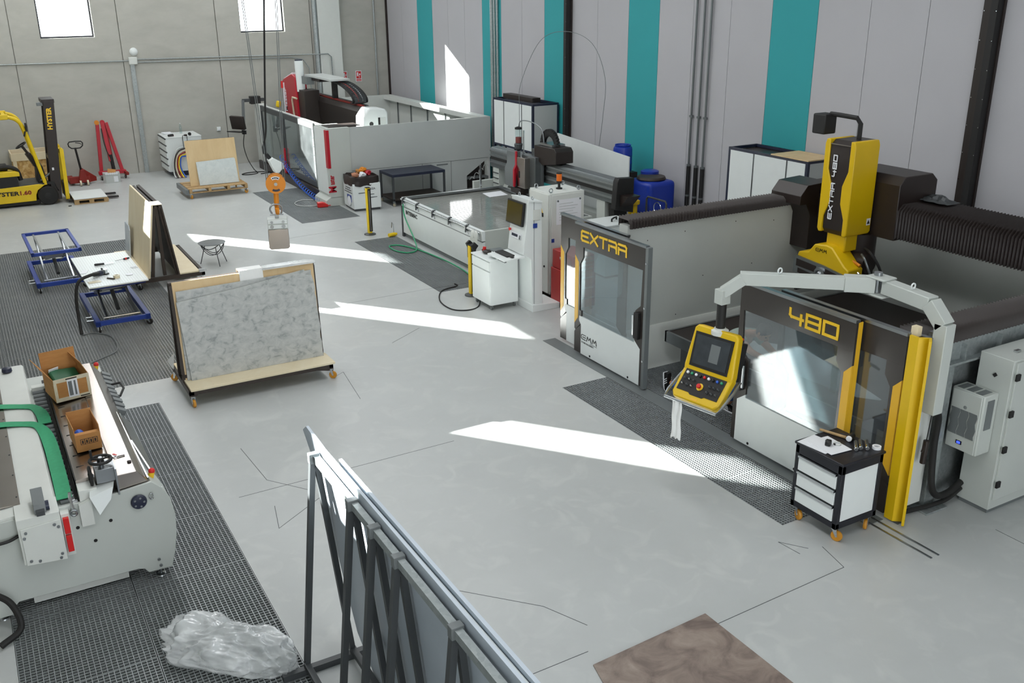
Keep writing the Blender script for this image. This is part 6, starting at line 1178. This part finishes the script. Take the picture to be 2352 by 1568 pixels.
T.part('blue_square', MB().box(8.660,8.668,23.80,24.10,0.22,0.40), 'blue'); T.part('round_symbol', MB().lathe([(0.14,-0.007),(0.14,-0.003)], (8.665,23.95,0.24), 24, 'x'), 'panel_grey'); T.part('symbol_centre', MB().lathe([(0.12,-0.010),(0.12,-0.006)], (8.665,23.95,0.24), 24, 'x'), 'paper')
random.seed(5)
for k, (mm, lab) in enumerate((('cardboard','crumpled brown paper scrap at the back of the white bin'),('red','red wrapper among the scraps on the right of the white bin'),('paper','white paper scrap at the front of the white bin'),('orange','orange scrap leaning in the middle of the white bin'),('skin','pink paper scrap at the left of the white bin'))):
    bm = bmesh.new(); bmesh.ops.create_icosphere(bm, subdivisions=2, radius=0.11)
    for v in bm.verts: v.co *= random.uniform(0.65,1.15); v.co.z *= 0.75
    me = bpy.data.meshes.new('paper_scrap'); bm.to_mesh(me); bm.free(); me.materials.append(MATS[mm]); o = put('paper_scrap', me, None)
    o.location = [(9.08,24.2,0.93),(9.22,23.95,0.92),(9.02,23.82,0.91),(9.12,24.05,1.0),(8.86,23.95,0.90)][k]; tag(o, lab, 'scrap', 'scraps in the white bin')
# blue table
T = Thing('work_table', 'dark blue steel table on casters in front of the grey machine wall', 'table', (10.58,24.1,0), w=True)
x0, x1, y0, y1, zt = 9.78, 11.34, 23.62, 24.52, 0.86
T.part('table_top', MB().box(x0,x1,y0,y1,zt-0.02,zt), 'navy', bev=0.004)
for a in ((x0,x1,y0,y0+0.05),(x0,x1,y1-0.05,y1),(x0,x0+0.05,y0+0.05,y1-0.05),(x1-0.05,x1,y0+0.05,y1-0.05)): T.part('apron', MB().box(*a,zt-0.07,zt-0.02), 'navy')
for x in (x0,x1-0.05):
    for y in (y0,y1-0.05): T.part('leg', MB().box(x,x+0.05,y,y+0.05,0.12,zt-0.07), 'dark_grey'); caster(T, x+0.025, y+0.025, 0.12, 0.05, 0.7, 'tape')
T.part('shelf', MB().box(x0,x1,y0,y1,0.16,0.20), 'rack_brown', bev=0.004); 
# ================================================================== things along the concrete wall
T = Thing('drawer_cabinet', 'white five-drawer cabinet against the concrete wall behind the pallet cart', 'cabinet', (6.05,32.0,0), w=True)
a, b, c, d, z0, z1 = 5.50, 6.60, 31.42, 32.6, 0.16, 1.20
T.part('cabinet_body', MB().box(a+0.02,b,c,d,z0,z1), 'white', bev=0.006); T.part('cabinet_top', MB().box(a,b+0.01,c-0.01,d+0.01,z1,z1+0.02), 'white', bev=0.004)
for k in range(5): 
    dr = T.part('drawer', MB().box(a-0.005,a+0.02,c+0.01,d-0.01,z0+0.01+k*0.206,z0+0.175+k*0.206), 'white', bev=0.003); T.part('drawer_pull', MB().box(a-0.012,a+0.01,c+0.01,d-0.01,z0+0.177+k*0.206,z0+0.205+k*0.206), 'dark_grey', dr)
T.part('plinth', MB().box(a+0.15,b-0.05,c+0.12,d-0.05,0.0,z0), 'navy')
T = Thing('water_bottle', 'clear plastic bottle standing on the white drawer cabinet', 'bottle', (6.15,32.2,1.221)); T.part('bottle_body', MB().lathe([(0.03,0.0),(0.042,0.01),(0.042,0.20),(0.03,0.25),(0.014,0.28),(0.014,0.30)], (0,0,0), 18), 'glass'); T.part('cap', MB().lathe([(0.016,0.30),(0.016,0.325)], (0,0,0), 14), 'plastic_clear')
solo('paper_sheet', 'folded white paper on the left of the white drawer cabinet', 'paper', MB().obox((5.75,32.35,1.245),(0.3,0.2,0.02),(0.15,0.05,0.3)), 'paper')
T = Thing('hand_drill', 'small dark drill on the front left of the white drawer cabinet', 'tool', (5.72,31.62,1.222), rz=0.4); T.part('drill_body', MB().cyl((-0.09,0,0.04),(0.08,0,0.045),0.035,14), 'soft_black'); T.part('drill_grip', MB().beam((0.05,0,0.03),(0.12,0.05,0.02),0.04,0.04), 'dark_red')
T = Thing('tape_measure', 'round black tape measure on the front right of the white drawer cabinet', 'tape measure', (6.28,31.55,1.222)); T.part('case', MB().cyl((0,-0.03,0.05),(0,0.03,0.05),0.05,18), 'black', bev=0.006); T.part('belt_clip', MB().box(-0.02,0.02,0.031,0.036,0.02,0.08), 'chrome')
T = Thing('extension_leads', 'tangle of dark leads hanging over the front edge of the white drawer cabinet', 'cables', (6.12,31.5,1.222), w=True); T.part('plug_head', MB().sphere((6.14,31.50,1.25),0.05,12,8,(1.2,0.8,0.6)), 'brown')
T.part('lead', MB().tube(bez([(6.08,31.5,1.24),(6.03,31.40,1.24),(6.02,31.385,1.1),(6.03,31.385,0.85)],6),0.009,6), 'soft_black'); T.part('lead', MB().tube(bez([(6.16,31.48,1.24),(6.16,31.39,1.22),(6.15,31.38,1.05),(6.14,31.385,0.8)],6),0.009,6), 'soft_black')
def cable_hank(label, x, m, k):
    solo('cable_hank', label, 'cable', MB().tube(bez([(6.0+0.045*k,31.3,0.92-0.045*k),(5.80+0.045*k,31.28,0.86-0.045*k),(5.66+x,31.25,0.62),(5.60+x,31.22,0.35),(5.60+x+0.01*k,31.15,0.12),(5.62+x+0.015*k,31.05,0.025)],8),0.022,8), m, 'bundle of cables hanging in front of the drawer cabinet')
for k, (m, w) in enumerate((('panel_grey','leftmost grey'),('rack_brown','brown'),('tape','cream'),('dark_red','dark red'),('lift_yellow','yellow'),('cable_blue','blue, rightmost'))): cable_hank('%s cable in the bundle hanging in front of the white drawer cabinet' % w, 0.045*k, m, k)
# engine crane, folded
T = Thing('engine_crane', 'red folding engine crane parked upright against the concrete wall', 'crane', (3.95,32.2,0), w=True)
for (p, q) in (((3.62,32.25,0.20),(3.72,32.35,1.66)),((4.24,32.25,0.20),(3.98,32.38,1.70))): T.part('crane_leg', MB().beam(p,q,0.10,0.11,up=(0,1,0)), 'red', bev=0.006)
T.part('boom', MB().beam((3.93,32.12,0.55),(3.86,32.30,1.72),0.11,0.12,up=(0,1,0)), 'red', bev=0.006); T.part('mast', MB().beam((3.99,32.22,0.15),(3.94,32.42,1.6),0.10,0.10,up=(0,1,0)), 'dark_red', bev=0.006)
T.part('jack_ram', MB().cyl((3.98,32.05,0.22),(3.94,32.12,0.75),0.05,14), 'soft_black'); T.part('boom_head', MB().lathe([(0.06,-0.06),(0.07,-0.04),(0.07,0.04),(0.06,0.06)], (3.87,32.30,1.72), 16, 'y'), 'red')
T.part('base_bar', MB().box(3.52,4.32,32.02,32.2,0.16,0.26), 'red', bev=0.006); T.part('leg_wheel', MB().lathe([(0.03,-0.03),(0.07,-0.03),(0.07,0.03),(0.03,0.03)], (3.71,32.32,1.72), 18, 'y'), 'orange')
for x in (3.58,4.27): caster(T, x, 32.05, 0.16, 0.06, -1.3, 'rack_brown'); 
T.part('base_arm', MB().beam((4.27,32.1,0.2),(4.33,31.85,0.16),0.08,0.08), 'dark_red'); T.part('chain', MB().tube(bez([(3.80,32.2,1.55),(3.80,32.1,1.2),(3.84,32.05,0.9),(3.90,32.0,0.7)],6),0.014,6), 'soft_black')
T = Thing('carton', 'small grey carton with scalloped white trim beside the engine crane', 'box', (3.81,31.55,0), rz=R(-4)); T.part('box_body', MB().prism([(-0.24,-0.10),(-0.18,-0.16),(0.18,-0.16),(0.24,-0.10),(0.24,0.14),(-0.24,0.14)], 'z', 0.0, 0.30), 'panel_grey'); T.part('white_label', MB().box(0.05,0.17,-0.164,-0.16,0.03,0.20), 'paper')
for k in range(6): T.part('trim_scallop', MB().lathe([(0.035,-0.01),(0.035,0.0)], (-0.15+k*0.06,-0.161,0.285), 10, 'y'), 'paper')
T.part('flap', MB().add([(-0.1,-0.1,0.31),(0.12,-0.12,0.30),(0.16,0.1,0.36),(-0.08,0.12,0.40)], [(0,1,2,3)]), 'cardboard')
# pallet truck
T = Thing('pallet_truck', 'dark red pallet truck with black loop handle by the concrete wall', 'pallet truck', (2.95,31.4,0), w=True)
T.part('handle_stem', MB().beam((2.98,31.5,0.40),(2.90,31.35,1.15),0.05,0.05), 'soft_black', bev=0.006)
T.part('handle_loop', MB().tube([(2.90,31.34,1.13),(2.80,31.33,1.14),(2.73,31.33,1.20),(2.72,31.33,1.28),(2.76,31.33,1.33),(2.92,31.33,1.34),(3.08,31.33,1.33),(3.12,31.33,1.28),(3.11,31.33,1.20),(3.04,31.33,1.14)],0.018,8,True), 'soft_black'); T.part('release_lever', MB().tube([(2.92,31.33,1.30),(3.05,31.32,1.27),(3.08,31.32,1.24)],0.012,6), 'soft_black')
T.part('pump_head', MB().prism([(2.86,0.10),(3.14,0.10),(3.05,0.48),(2.95,0.48)], 'y', 31.38, 31.62), 'dark_red', bev=0.01); T.part('side_wing', MB().add([(3.0,31.5,0.52),(3.40,31.75,0.18),(3.40,31.75,0.06),(3.02,31.5,0.06),(3.0,31.55,0.52),(3.40,31.80,0.18),(3.40,31.80,0.06),(3.02,31.55,0.06)], [(0,1,2,3),(4,7,6,5),(0,4,5,1),(3,2,6,7),(1,5,6,2)]), 'dark_red')
T.part('fork', MB().box(2.62,2.80,31.55,32.65,0.07,0.13), 'dark_red', bev=0.006); T.part('fork', MB().box(3.02,3.20,31.6,32.65,0.07,0.13), 'dark_red', bev=0.006); T.part('fork_bridge', MB().box(2.62,3.20,31.5,31.64,0.07,0.26), 'dark_red', bev=0.006)
for x in (2.90,3.10): T.part('steer_wheel', MB().lathe([(0.03,-0.025),(0.085,-0.025),(0.085,0.025),(0.03,0.025)], (x,31.36,0.085), 20, 'x'), 'tape')
# OSB crate
T = Thing('osb_crate', 'chipboard crate with pale wooden battens behind the yellow forklift', 'crate', (1.7,32.0,0), w=True)
x0, x1, y0, y1 = 1.20, 2.30, 31.75, 32.65
T.part('side_board', MB().box(x0,x1,y0,y0+0.02,0.06,0.92), 'osb'); T.part('side_board', MB().box(x0,x1,y1-0.02,y1,0.06,0.92), 'osb'); T.part('side_board', MB().box(x0,x0+0.02,y0+0.02,y1-0.02,0.06,0.92), 'osb'); T.part('side_board', MB().box(x1-0.02,x1,y0+0.02,y1-0.02,0.06,0.92), 'osb'); T.part('floor_board', MB().box(x0,x1,y0,y1,0.0,0.06), 'pallet_wood')
for a in ((x0-0.03,x1+0.03,y0-0.03,y0),(x0-0.03,x1+0.03,y1,y1+0.03),(x0-0.03,x0,y0,y1),(x1,x1+0.03,y0,y1)): T.part('top_batten', MB().box(*a,0.84,1.06), 'birch', bev=0.003)
T.part('corner_batten', MB().box(x0+0.0,x0+0.10,y0-0.025,y0,0.06,0.84), 'birch')
# pallet with white board
T = Thing('wooden_pallet', 'wooden pallet lying on the forklift forks under a white board', 'pallet', (2.85,29.0,0), w=True)
X0, X1, Y0, Y1 = 2.40, 3.26, 28.52, 29.75
for k in range(3):
    for j in range(3): T.part('block', MB().box(X0+k*0.38,X0+k*0.38+0.12,Y0+j*0.55,Y0+j*0.55+0.13,0.022,0.10), 'pallet_wood')
for j in range(3): T.part('bottom_board', MB().box(X0,X1,Y0+j*0.55,Y0+j*0.55+0.13,0.0,0.022), 'pallet_wood')
for j in range(5): T.part('deck_board', MB().box(X0,X1,Y0+j*0.275,Y0+j*0.275+0.13,0.10,0.122), 'pallet_wood')
T.part('stringer', MB().box(X0,X1,Y0,Y0+0.10,0.122,0.14), 'pallet_wood')
solo('white_board', 'white board lying on the wooden pallet by the forklift', 'board', MB().box(2.395,3.25,28.5,29.72,0.141,0.165), 'white', bev=0.003)
# forklift
T = Thing('forklift', 'yellow and black forklift truck parked at the left with forks under the pallet', 'forklift', (1.1,29.5,0), w=True)
ya, yz = 28.98, 30.05
body = T.part('chassis', MB().prism([(-0.9,0.12),(1.50,0.14),(1.52,0.30),(1.58,0.42),(1.70,0.50),(1.78,0.56),(1.62,0.58),(-0.9,0.50)], 'y', ya, yz), 'lift_yellow', bev=0.01)
T.part('under_frame', MB().box(-0.9,1.6,ya+0.05,yz-0.05,0.05,0.16), 'soft_black')
T.part('battery_bay', MB().box(-0.9,1.14,ya+0.02,yz-0.02,0.50,0.86), 'soft_black'); T.part('hood', MB().prism([(-0.9,0.84),(1.20,0.84),(1.20,0.93),(1.10,0.97),(-0.9,1.02)], 'y', ya, yz), 'lift_yellow', bev=0.01)
T.part('floor_plate', MB().box(1.14,1.78,ya+0.03,yz-0.03,0.55,0.60), 'dark_grey'); T.part('dash', MB().prism([(1.62,0.6),(1.86,0.6),(1.80,1.05),(1.66,1.10)], 'y', ya+0.1, yz-0.1), 'soft_black', bev=0.02)
T.part('seat_base', MB().box(0.35,0.95,ya+0.25,yz-0.25,0.97,1.10), 'soft_black', bev=0.03); T.part('seat_back', MB().obox((0.40,29.5,1.38),(0.14,0.5,0.55),(0,-0.15,0)), 'soft_black', bev=0.04); T.part('arm_rest', MB().tube(bez([(0.5,ya+0.22,1.0),(0.9,ya+0.2,1.08),(1.15,ya+0.22,0.98),(1.22,ya+0.25,0.70)],6),0.06,10), 'soft_black')
T.part('steering_column', MB().cyl((1.70,29.45,1.02),(1.40,29.4,1.58),0.035,12), 'brown'); T.part('column_cover', MB().beam((1.68,29.45,1.0),(1.50,29.42,1.38),0.22,0.12), 'brown', bev=0.02); T.part('steering_wheel', MB().tube([Vector((1.38,29.4,1.60))+Vector((0.14*math.cos(t)*0.87,0.16*math.sin(t),0.14*math.cos(t)*0.5)) for t in [2*PI*i/24 for i in range(24)]],0.02,8,True), 'soft_black')
for y in (ya+0.04, yz-0.04):
    T.part('front_pillar', MB().tube(bez([(1.80,y,0.55),(1.66,y,1.3),(1.52,y,2.0),(1.40,y,2.28),(1.18,y,2.40),(0.9,y,2.42),(0.2,y,2.42)],6),0.05,10), 'lift_yellow'); T.part('rear_pillar', MB().beam((-0.2,y,0.95),(-0.1,y,2.40),0.09,0.09,up=(0,1,0)), 'lift_yellow')
    T.part('roof_rail', MB().box(-0.3,1.18,y-0.05,y+0.05,2.34,2.48), 'lift_yellow', bev=0.02)
for k in range(6): T.part('roof_bar', MB().box(-0.2+k*0.25,-0.12+k*0.25,ya+0.09,yz-0.09,2.40,2.45), 'lift_yellow')
T.part('mirror', MB().obox((1.56,ya-0.02,2.12),(0.05,0.12,0.22)), 'soft_black', bev=0.01); T.part('mirror', MB().obox((1.50,ya-0.02,1.95),(0.04,0.10,0.14),(0,0.3,0)), 'soft_black', bev=0.01)
for y in (ya+0.07, yz-0.07): w = T.part('drive_wheel', MB().lathe([(0.12,-0.13),(0.23,-0.13),(0.255,-0.10),(0.255,0.10),(0.23,0.13),(0.12,0.13)], (1.81,y,0.255), 32, 'y'), 'rubber'); T.part('wheel_hub', MB().lathe([(0.05,-0.14),(0.13,-0.12),(0.13,0.12),(0.05,0.14)], (1.81,y,0.255), 20, 'y'), 'soft_black', w)
T.part('wheel_arch', MB().prism([(1.50,0.30)]+[(1.81+0.31*math.cos(R(a)),0.255+0.31*math.sin(R(a))) for a in range(170,15,-15)]+[(2.08,0.36),(2.0,0.62),(1.78,0.62),(1.50,0.45)], 'y', ya+0.005, ya+0.10), 'soft_black')
for y in (ya+0.10, ya+0.78):
    T.part('mast_rail', MB().beam((2.02,y,0.12),(2.22,y,2.76),0.26,0.12,up=(0,1,0)), 'brown', bev=0.006); T.part('inner_rail', MB().beam((2.10,y+0.06,0.15),(2.30,y+0.06,2.72),0.10,0.08,up=(0,1,0)), 'soft_black')
T.part('mast_cross', MB().box(2.04,2.36,ya+0.05,ya+0.85,2.70,2.80), 'brown', bev=0.01); T.part('mast_bracket', MB().box(1.92,2.06,ya+0.05,ya+0.2,2.64,2.72), 'mid_grey'); T.part('mast_cross', MB().box(1.98,2.24,ya+0.1,ya+0.8,1.2,1.3), 'brown'); T.part('tilt_ram', MB().cyl((1.7,ya+0.12,0.66),(2.05,ya+0.12,0.9),0.03,10), 'tube_grey'); T.part('lift_ram', MB().cyl((2.14,29.42,0.2),(2.30,29.42,2.6),0.05,12), 'steel')
T.part('carriage_plate', MB().prism([(2.24,0.10),(2.34,0.10),(2.38,1.46),(2.32,1.52),(2.28,1.46)], 'y', ya-0.02, ya+0.10), 'lift_yellow', bev=0.01); T.part('carriage_plate', MB().prism([(2.24,0.10),(2.34,0.10),(2.38,1.46),(2.32,1.52),(2.28,1.46)], 'y', yz-0.2, yz-0.08), 'lift_yellow', bev=0.01); T.part('carriage_bar', MB().box(2.26,2.34,ya+0.1,yz-0.2,0.10,0.5), 'soft_black'); T.part('carriage_bar', MB().box(2.30,2.36,ya+0.1,yz-0.2,1.30,1.42), 'lift_yellow')
for y in (28.88, 29.42): T.part('fork', MB().box(2.30,3.60,y,y+0.11,0.03,0.07), 'soft_black', bev=0.004)
text_part(T, 'HYSTER', 0.165, (2.20,ya+0.032,2.0), (0.074,0,0.997), (-0.997,0,0.074), 'letter_yellow', 0.003, 0.007, sx=1.0)
text_part(T, 'HYSTER', 0.15, (0.42,ya-0.006,0.345), (1,0,-0.02), (0.02,0,1), 'black', 0.003, 0.005, sx=1.3)
text_part(T, '1.60', 0.15, (1.10,ya-0.006,0.335), (1,0,-0.02), (0.02,0,1), 'dark_red', 0.003, 0.005, sx=1.2)
T.part('mast_label', MB().box(2.02,2.07,ya+0.035,ya+0.039,0.92,0.99), 'paper')
solo('bolt', 'small dark bolt on the floor in front of the forklift wheel', 'bolt', MB().cyl((2.22,28.4,0.015),(2.30,28.4,0.015),0.014,8), 'black')
# crane hoist
T = Thing('crane_hook', 'orange crane hook block hanging on wire ropes in the middle of the hall', 'hoist', (5.62,20.0,0.95), w=True)
c = (5.62,20.0,1.66); ca, sa = math.cos(R(16)), math.sin(R(16)); ax = Vector((sa,ca,0)); tx = Vector((ca,-sa,0))
def disc(r, d0, d1, m, name, cc=None, par=None, n=36): 
    cc = Vector(cc or c); return T.part(name, MB().cyl(cc+ax*d0, cc+ax*d1, r, n), m, par)
sheave = disc(0.205,-0.10,-0.06,'orange','cheek_plate'); disc(0.205,0.06,0.10,'orange','cheek_plate'); disc(0.18,-0.06,0.06,'soft_black','sheave'); disc(0.035,-0.125,0.125,'steel','axle_pin')
def arcplate(a0, a1, r0, r1, m):
    V = []; n = 8
    for i in range(n+1):
        t = R(a0+(a1-a0)*i/n)
        for r in (r0, r1): V.append(Vector(c)+ax*(-0.103)+tx*(r*math.cos(t))+Vector((0,0,r*math.sin(t))))
    T.part('label_plate', MB().add(V, [(2*i,2*i+1,2*i+3,2*i+2) for i in range(n)]), m, sheave)
arcplate(55,125,0.10,0.165,'paper'); arcplate(238,302,0.115,0.16,'navy')
for k in range(4):
    t = R(112-k*15); p = Vector(c)+ax*(-0.106)+tx*(0.132*math.cos(t))+Vector((0,0,0.132*math.sin(t))); T.part('label_mark', MB().beam(p-tx*0.012,p+tx*0.012,0.004,0.03), 'black', sheave)
T.part('hook_shank', MB().tube([(5.61,20,1.48),(5.605,20,1.36),(5.60,20,1.24)],0.055,14), 'orange')
hk = bez([Vector((5.60,20,1.28)),Vector((5.615,20.05,1.19)),Vector((5.61,20.055,1.10)),Vector((5.60,20.0,1.03)),Vector((5.585,19.94,1.06)),Vector((5.58,19.92,1.14))],6); T.part('hook', MB().tube(hk,0.045,12), 'orange')
def rope(p, q): T.part('wire_rope', MB().cyl(p,q,0.008,6), 'mid_grey')
for dx in (-0.19, -0.15): rope((5.62+dx,20.0,1.70),(5.28+dx*0.6,20.0,8.4))
for dx in (0.16, 0.20): rope((5.62+dx,20.0,1.70),(6.02+dx*0.6,20.0,8.4))
T.part('trolley', MB().box(4.9,6.4,19.7,20.3,8.4,8.75), 'yellow', bev=0.02); T.part('trolley_hanger', MB().box(5.5,5.7,19.9,20.1,8.75,8.995), 'dark_grey')
T = Thing('slab_clamp', 'grey steel slab lifting clamp shackled beneath the crane hook', 'clamp', (5.58,20.0,0.26), rz=R(-16))
T.part('jaw_plate', MB().prism([(-0.22,0.04),(-0.18,0.0),(0.18,0.0),(0.22,0.04),(0.21,0.44),(-0.21,0.44)], 'y', -0.13, -0.09), 'stainless', bev=0.01); T.part('jaw_plate', MB().prism([(-0.22,0.04),(-0.18,0.0),(0.18,0.0),(0.22,0.04),(0.21,0.44),(-0.21,0.44)], 'y', 0.09, 0.13), 'panel_grey', bev=0.01)
top = T.part('clamp_body', MB().box(-0.21,0.21,-0.14,0.14,0.44,0.66), 'machine_grey', bev=0.012); T.part('clamp_bar', MB().box(-0.20,0.20,-0.15,-0.14,0.46,0.54), 'white', top, 0.006); T.part('clamp_bar', MB().box(-0.20,0.20,-0.15,-0.14,0.56,0.645), 'white', top, 0.006)
for x, z, r in ((-0.12,0.60,0.026),(0.12,0.60,0.026),(-0.12,0.50,0.036),(0.12,0.50,0.036)): T.part('clamp_bolt', MB().lathe([(r,-0.165),(r*1.1,-0.15)], (x,0,z), 14, 'y'), 'steel', top)
T.part('pad', MB().box(-0.19,0.19,-0.09,-0.06,0.02,0.42), 'rubber'); T.part('pad', MB().box(-0.19,0.19,0.06,0.09,0.02,0.42), 'rubber'); T.part('lug', MB().box(-0.04,0.04,-0.03,0.03,0.66,0.76), 'steel', bev=0.006)
T.part('shackle', MB().tube([(-0.09,0,0.74)]+[(0.13*math.cos(t),0,0.85+0.11*math.sin(t)) for t in [PI*(1.15-1.3*i/16) for i in range(17)]]+[(0.09,0,0.74)],0.02,10), 'steel'); T.part('shackle_pin', MB().cyl((-0.14,0,0.74),(0.14,0,0.74),0.02,12), 'steel')
# pendant control on black cable
T = Thing('pendant_control', 'white crane pendant box hanging on a long black cable', 'control box', (6.75,24.0,1.2), w=True)
T.part('pendant_cable', MB().tube(bez([(7.2,24.0,8.85),(6.88,24,5.28),(6.67,24,2.9),(6.62,24,2.2),(6.50,24,1.75),(6.60,24,1.60)],8),0.024,8), 'rubber'); T.part('cable_gland', MB().cyl((6.57,24,1.64),(6.68,24,1.50),0.05,12), 'soft_black')
T.part('box_body', MB().prism([(6.60,1.50),(6.70,1.56),(6.96,1.40),(6.94,1.28),(6.84,1.16),(6.74,1.17)], 'y', 23.88, 24.12), 'white', bev=0.02); T.part('box_end', MB().prism([(6.90,1.36),(7.0,1.32),(6.97,1.24),(6.88,1.25)], 'y', 23.92, 24.08), 'offwhite', bev=0.01)
# ================================================================== person kneeling inside the booth
def skin_mesh(name, chains, m, parent, sub=2, root=0):
    """one continuous skin surface: chains of (point, radius); a point used twice joins the chains"""
    V = []; E = []; Rd = []; idx = {}
    for ch in chains:
        prev = None
        for p, r in ch:
            k = tuple(round(x, 4) for x in p)
            if k not in idx: idx[k] = len(V); V.append(p); Rd.append(r if isinstance(r, tuple) else (r, r))
            if prev is not None and prev != idx[k]: E.append((prev, idx[k]))
            prev = idx[k]
    me = bpy.data.meshes.new(name); me.from_pydata(V, E, []); o = bpy.data.objects.new(name, me); COL.objects.link(o); o.parent = parent
    sk = o.modifiers.new('skin', 'SKIN'); sk.use_smooth_shade = True
    for i, r in enumerate(Rd): me.skin_vertices[0].data[i].radius = r
    me.skin_vertices[0].data[root].use_root = True
    s = o.modifiers.new('sub', 'SUBSURF'); s.levels = sub; s.render_levels = sub; me.materials.append(MATS[m]); return o
T = Thing('person', 'person in grey-green shirt and blue jeans kneeling behind the yellow console', 'person', (8.36, 9.2, 0.0))
P = lambda x, y, z: (x-8.36, y-9.2, z)
hip = P(8.38,9.14,0.76); waist = P(8.37,9.0,0.95); chest = P(8.36,8.76,1.16); neck0 = P(8.37,8.56,1.29)
hl = P(8.47,9.14,0.69); hr = P(8.29,9.16,0.69)
kl = P(8.50,8.78,0.50); al = P(8.52,9.02,0.10); kr = P(8.28,9.46,0.12); ar = P(8.24,9.93,0.16)
sl = P(8.52,8.60,1.26); sr = P(8.20,8.60,1.28); el = P(8.58,8.34,1.08); er = P(8.19,8.33,1.16); wl_ = P(8.58,8.10,1.02); wr_ = P(8.24,8.08,1.12)
head = P(8.42,8.36,1.36)
# body: one continuous surface from head to feet
body = skin_mesh('body', [[(hip,0.12),(waist,0.125),(chest,0.14),(neck0,0.065),(P(8.39,8.49,1.32),0.052),(P(8.40,8.44,1.34),0.06)],
    [(hip,0.12),(hl,0.095),(kl,0.065),(al,0.042)], [(hip,0.12),(hr,0.095),(kr,0.065),(ar,0.042)],
    [(chest,0.14),(sl,0.065),(el,0.045),(wl_,0.03),(P(8.59,8.02,1.0),(0.04,0.018))], [(chest,0.14),(sr,0.065),(er,0.045),(wr_,0.03),(P(8.25,8.0,1.11),(0.04,0.018))]], 'skin', T.o)
hd = MB().sphere((0,0,0),0.105,20,14,(0.78,0.92,1.12)); 
HM = Matrix.Translation(head) @ Matrix.Rotation(R(35), 4, 'X')
T.part('head', hd.xf(HM), 'skin', body)
T.part('nose', MB().sphere((0,-0.105,-0.015),0.018,8,6,(0.8,1,1.3)).xf(HM), 'skin', body)
for s in (-1, 1):
    T.part('eye', MB().sphere((s*0.033,-0.086,0.015),0.011,8,6).xf(HM), 'hair', body); T.part('ear', MB().sphere((s*0.083,0.0,0.0),0.026,8,6,(0.4,0.8,1.3)).xf(HM), 'skin', body)
T.part('mouth', MB().sphere((0,-0.089,-0.055),0.02,8,6,(1.3,0.4,0.35)).xf(HM), 'dark_red', body)
T.part('hair', MB().sphere((0,0.014,0.022),0.110,20,14,(0.80,0.93,1.10)).xf(HM), 'hair', body)
def hand(w, d, side):
    w = Vector(w); d = Vector(d).normalized(); up = Vector((0,0,1)); s = d.cross(up).normalized()
    b = w+d*0.085
    for k, (off, L) in enumerate(((-0.030,0.070),(-0.010,0.080),(0.010,0.075),(0.030,0.058))):
        q = b+s*off; T.part('finger', MB().tube([q, q+d*L*0.5-up*0.008, q+d*L*0.85-up*0.030, q+d*L-up*0.045], 0.0085, 8), 'skin', body)
    q = w+d*0.03+s*(0.035*side); T.part('thumb', MB().tube([q, q+d*0.03+s*0.02*side-up*0.005, q+d*0.06+s*0.025*side-up*0.02], 0.010, 8), 'skin', body)
hand(wl_, (0.1,-1,-0.25), 1); hand(wr_, (0.1,-1,0.0), -1)
# clothes follow the body
k = 0.016
skin_mesh('shirt', [[(P(8.38,9.13,0.80),0.15),(waist,0.142),(chest,0.155),(P(8.365,8.62,1.26),0.085)], [(chest,0.155),(sl,0.085),(P(8.555,8.45,1.16),0.075)], [(chest,0.155),(sr,0.085),(P(8.195,8.45,1.215),0.075)]], 'shirt', body)
skin_mesh('jeans', [[(P(8.37,9.06,0.87),0.135),(hip,0.138),(hl,0.11),(kl,0.082),(P(8.52,9.01,0.15),0.062)], [(hip,0.138),(hr,0.11),(kr,0.080),(P(8.245,9.90,0.165),0.060)]], 'jeans', body)
def shoe(M):
    up_ = [(-0.045,-0.10),(-0.04,-0.13),(0.04,-0.13),(0.045,-0.10),(0.05,0.06),(0.045,0.12),(0.02,0.16),(-0.02,0.16),(-0.045,0.12),(-0.05,0.06)]
    T.part('shoe_sole', MB().prism(up_, 'z', 0.0, 0.028).xf(M), 'paper', body, 0.008)
    s = T.part('shoe_upper', MB().add([(x*0.95, y, 0.028) for x, y in up_]+[(x*0.75, min(y,0.05)*0.9 if y > 0 else y*0.98, 0.105 if y < 0.04 else 0.07) for x, y in up_], [tuple(range(10,20))]+[(i,(i+1) % 10,10+(i+1) % 10,10+i) for i in range(10)]).xf(M), 'black', body, 0.012)
    for sx in (-1, 1):
        for j in range(3): T.part('shoe_stripe', MB().beam((sx*0.0485,0.035-j*0.03,0.035),(sx*0.042,0.005-j*0.03,0.085),0.010,0.006,up=(1,0,0)).xf(M), 'paper', body)
shoe(Matrix.Translation(P(8.53,9.0,0.001)) @ Matrix.Rotation(PI, 4, 'Z'))
shoe(Matrix.Translation(P(8.23,10.02,0.155)) @ Matrix.Rotation(PI, 4, 'Z') @ Matrix.Rotation(R(-82), 4, 'X'))
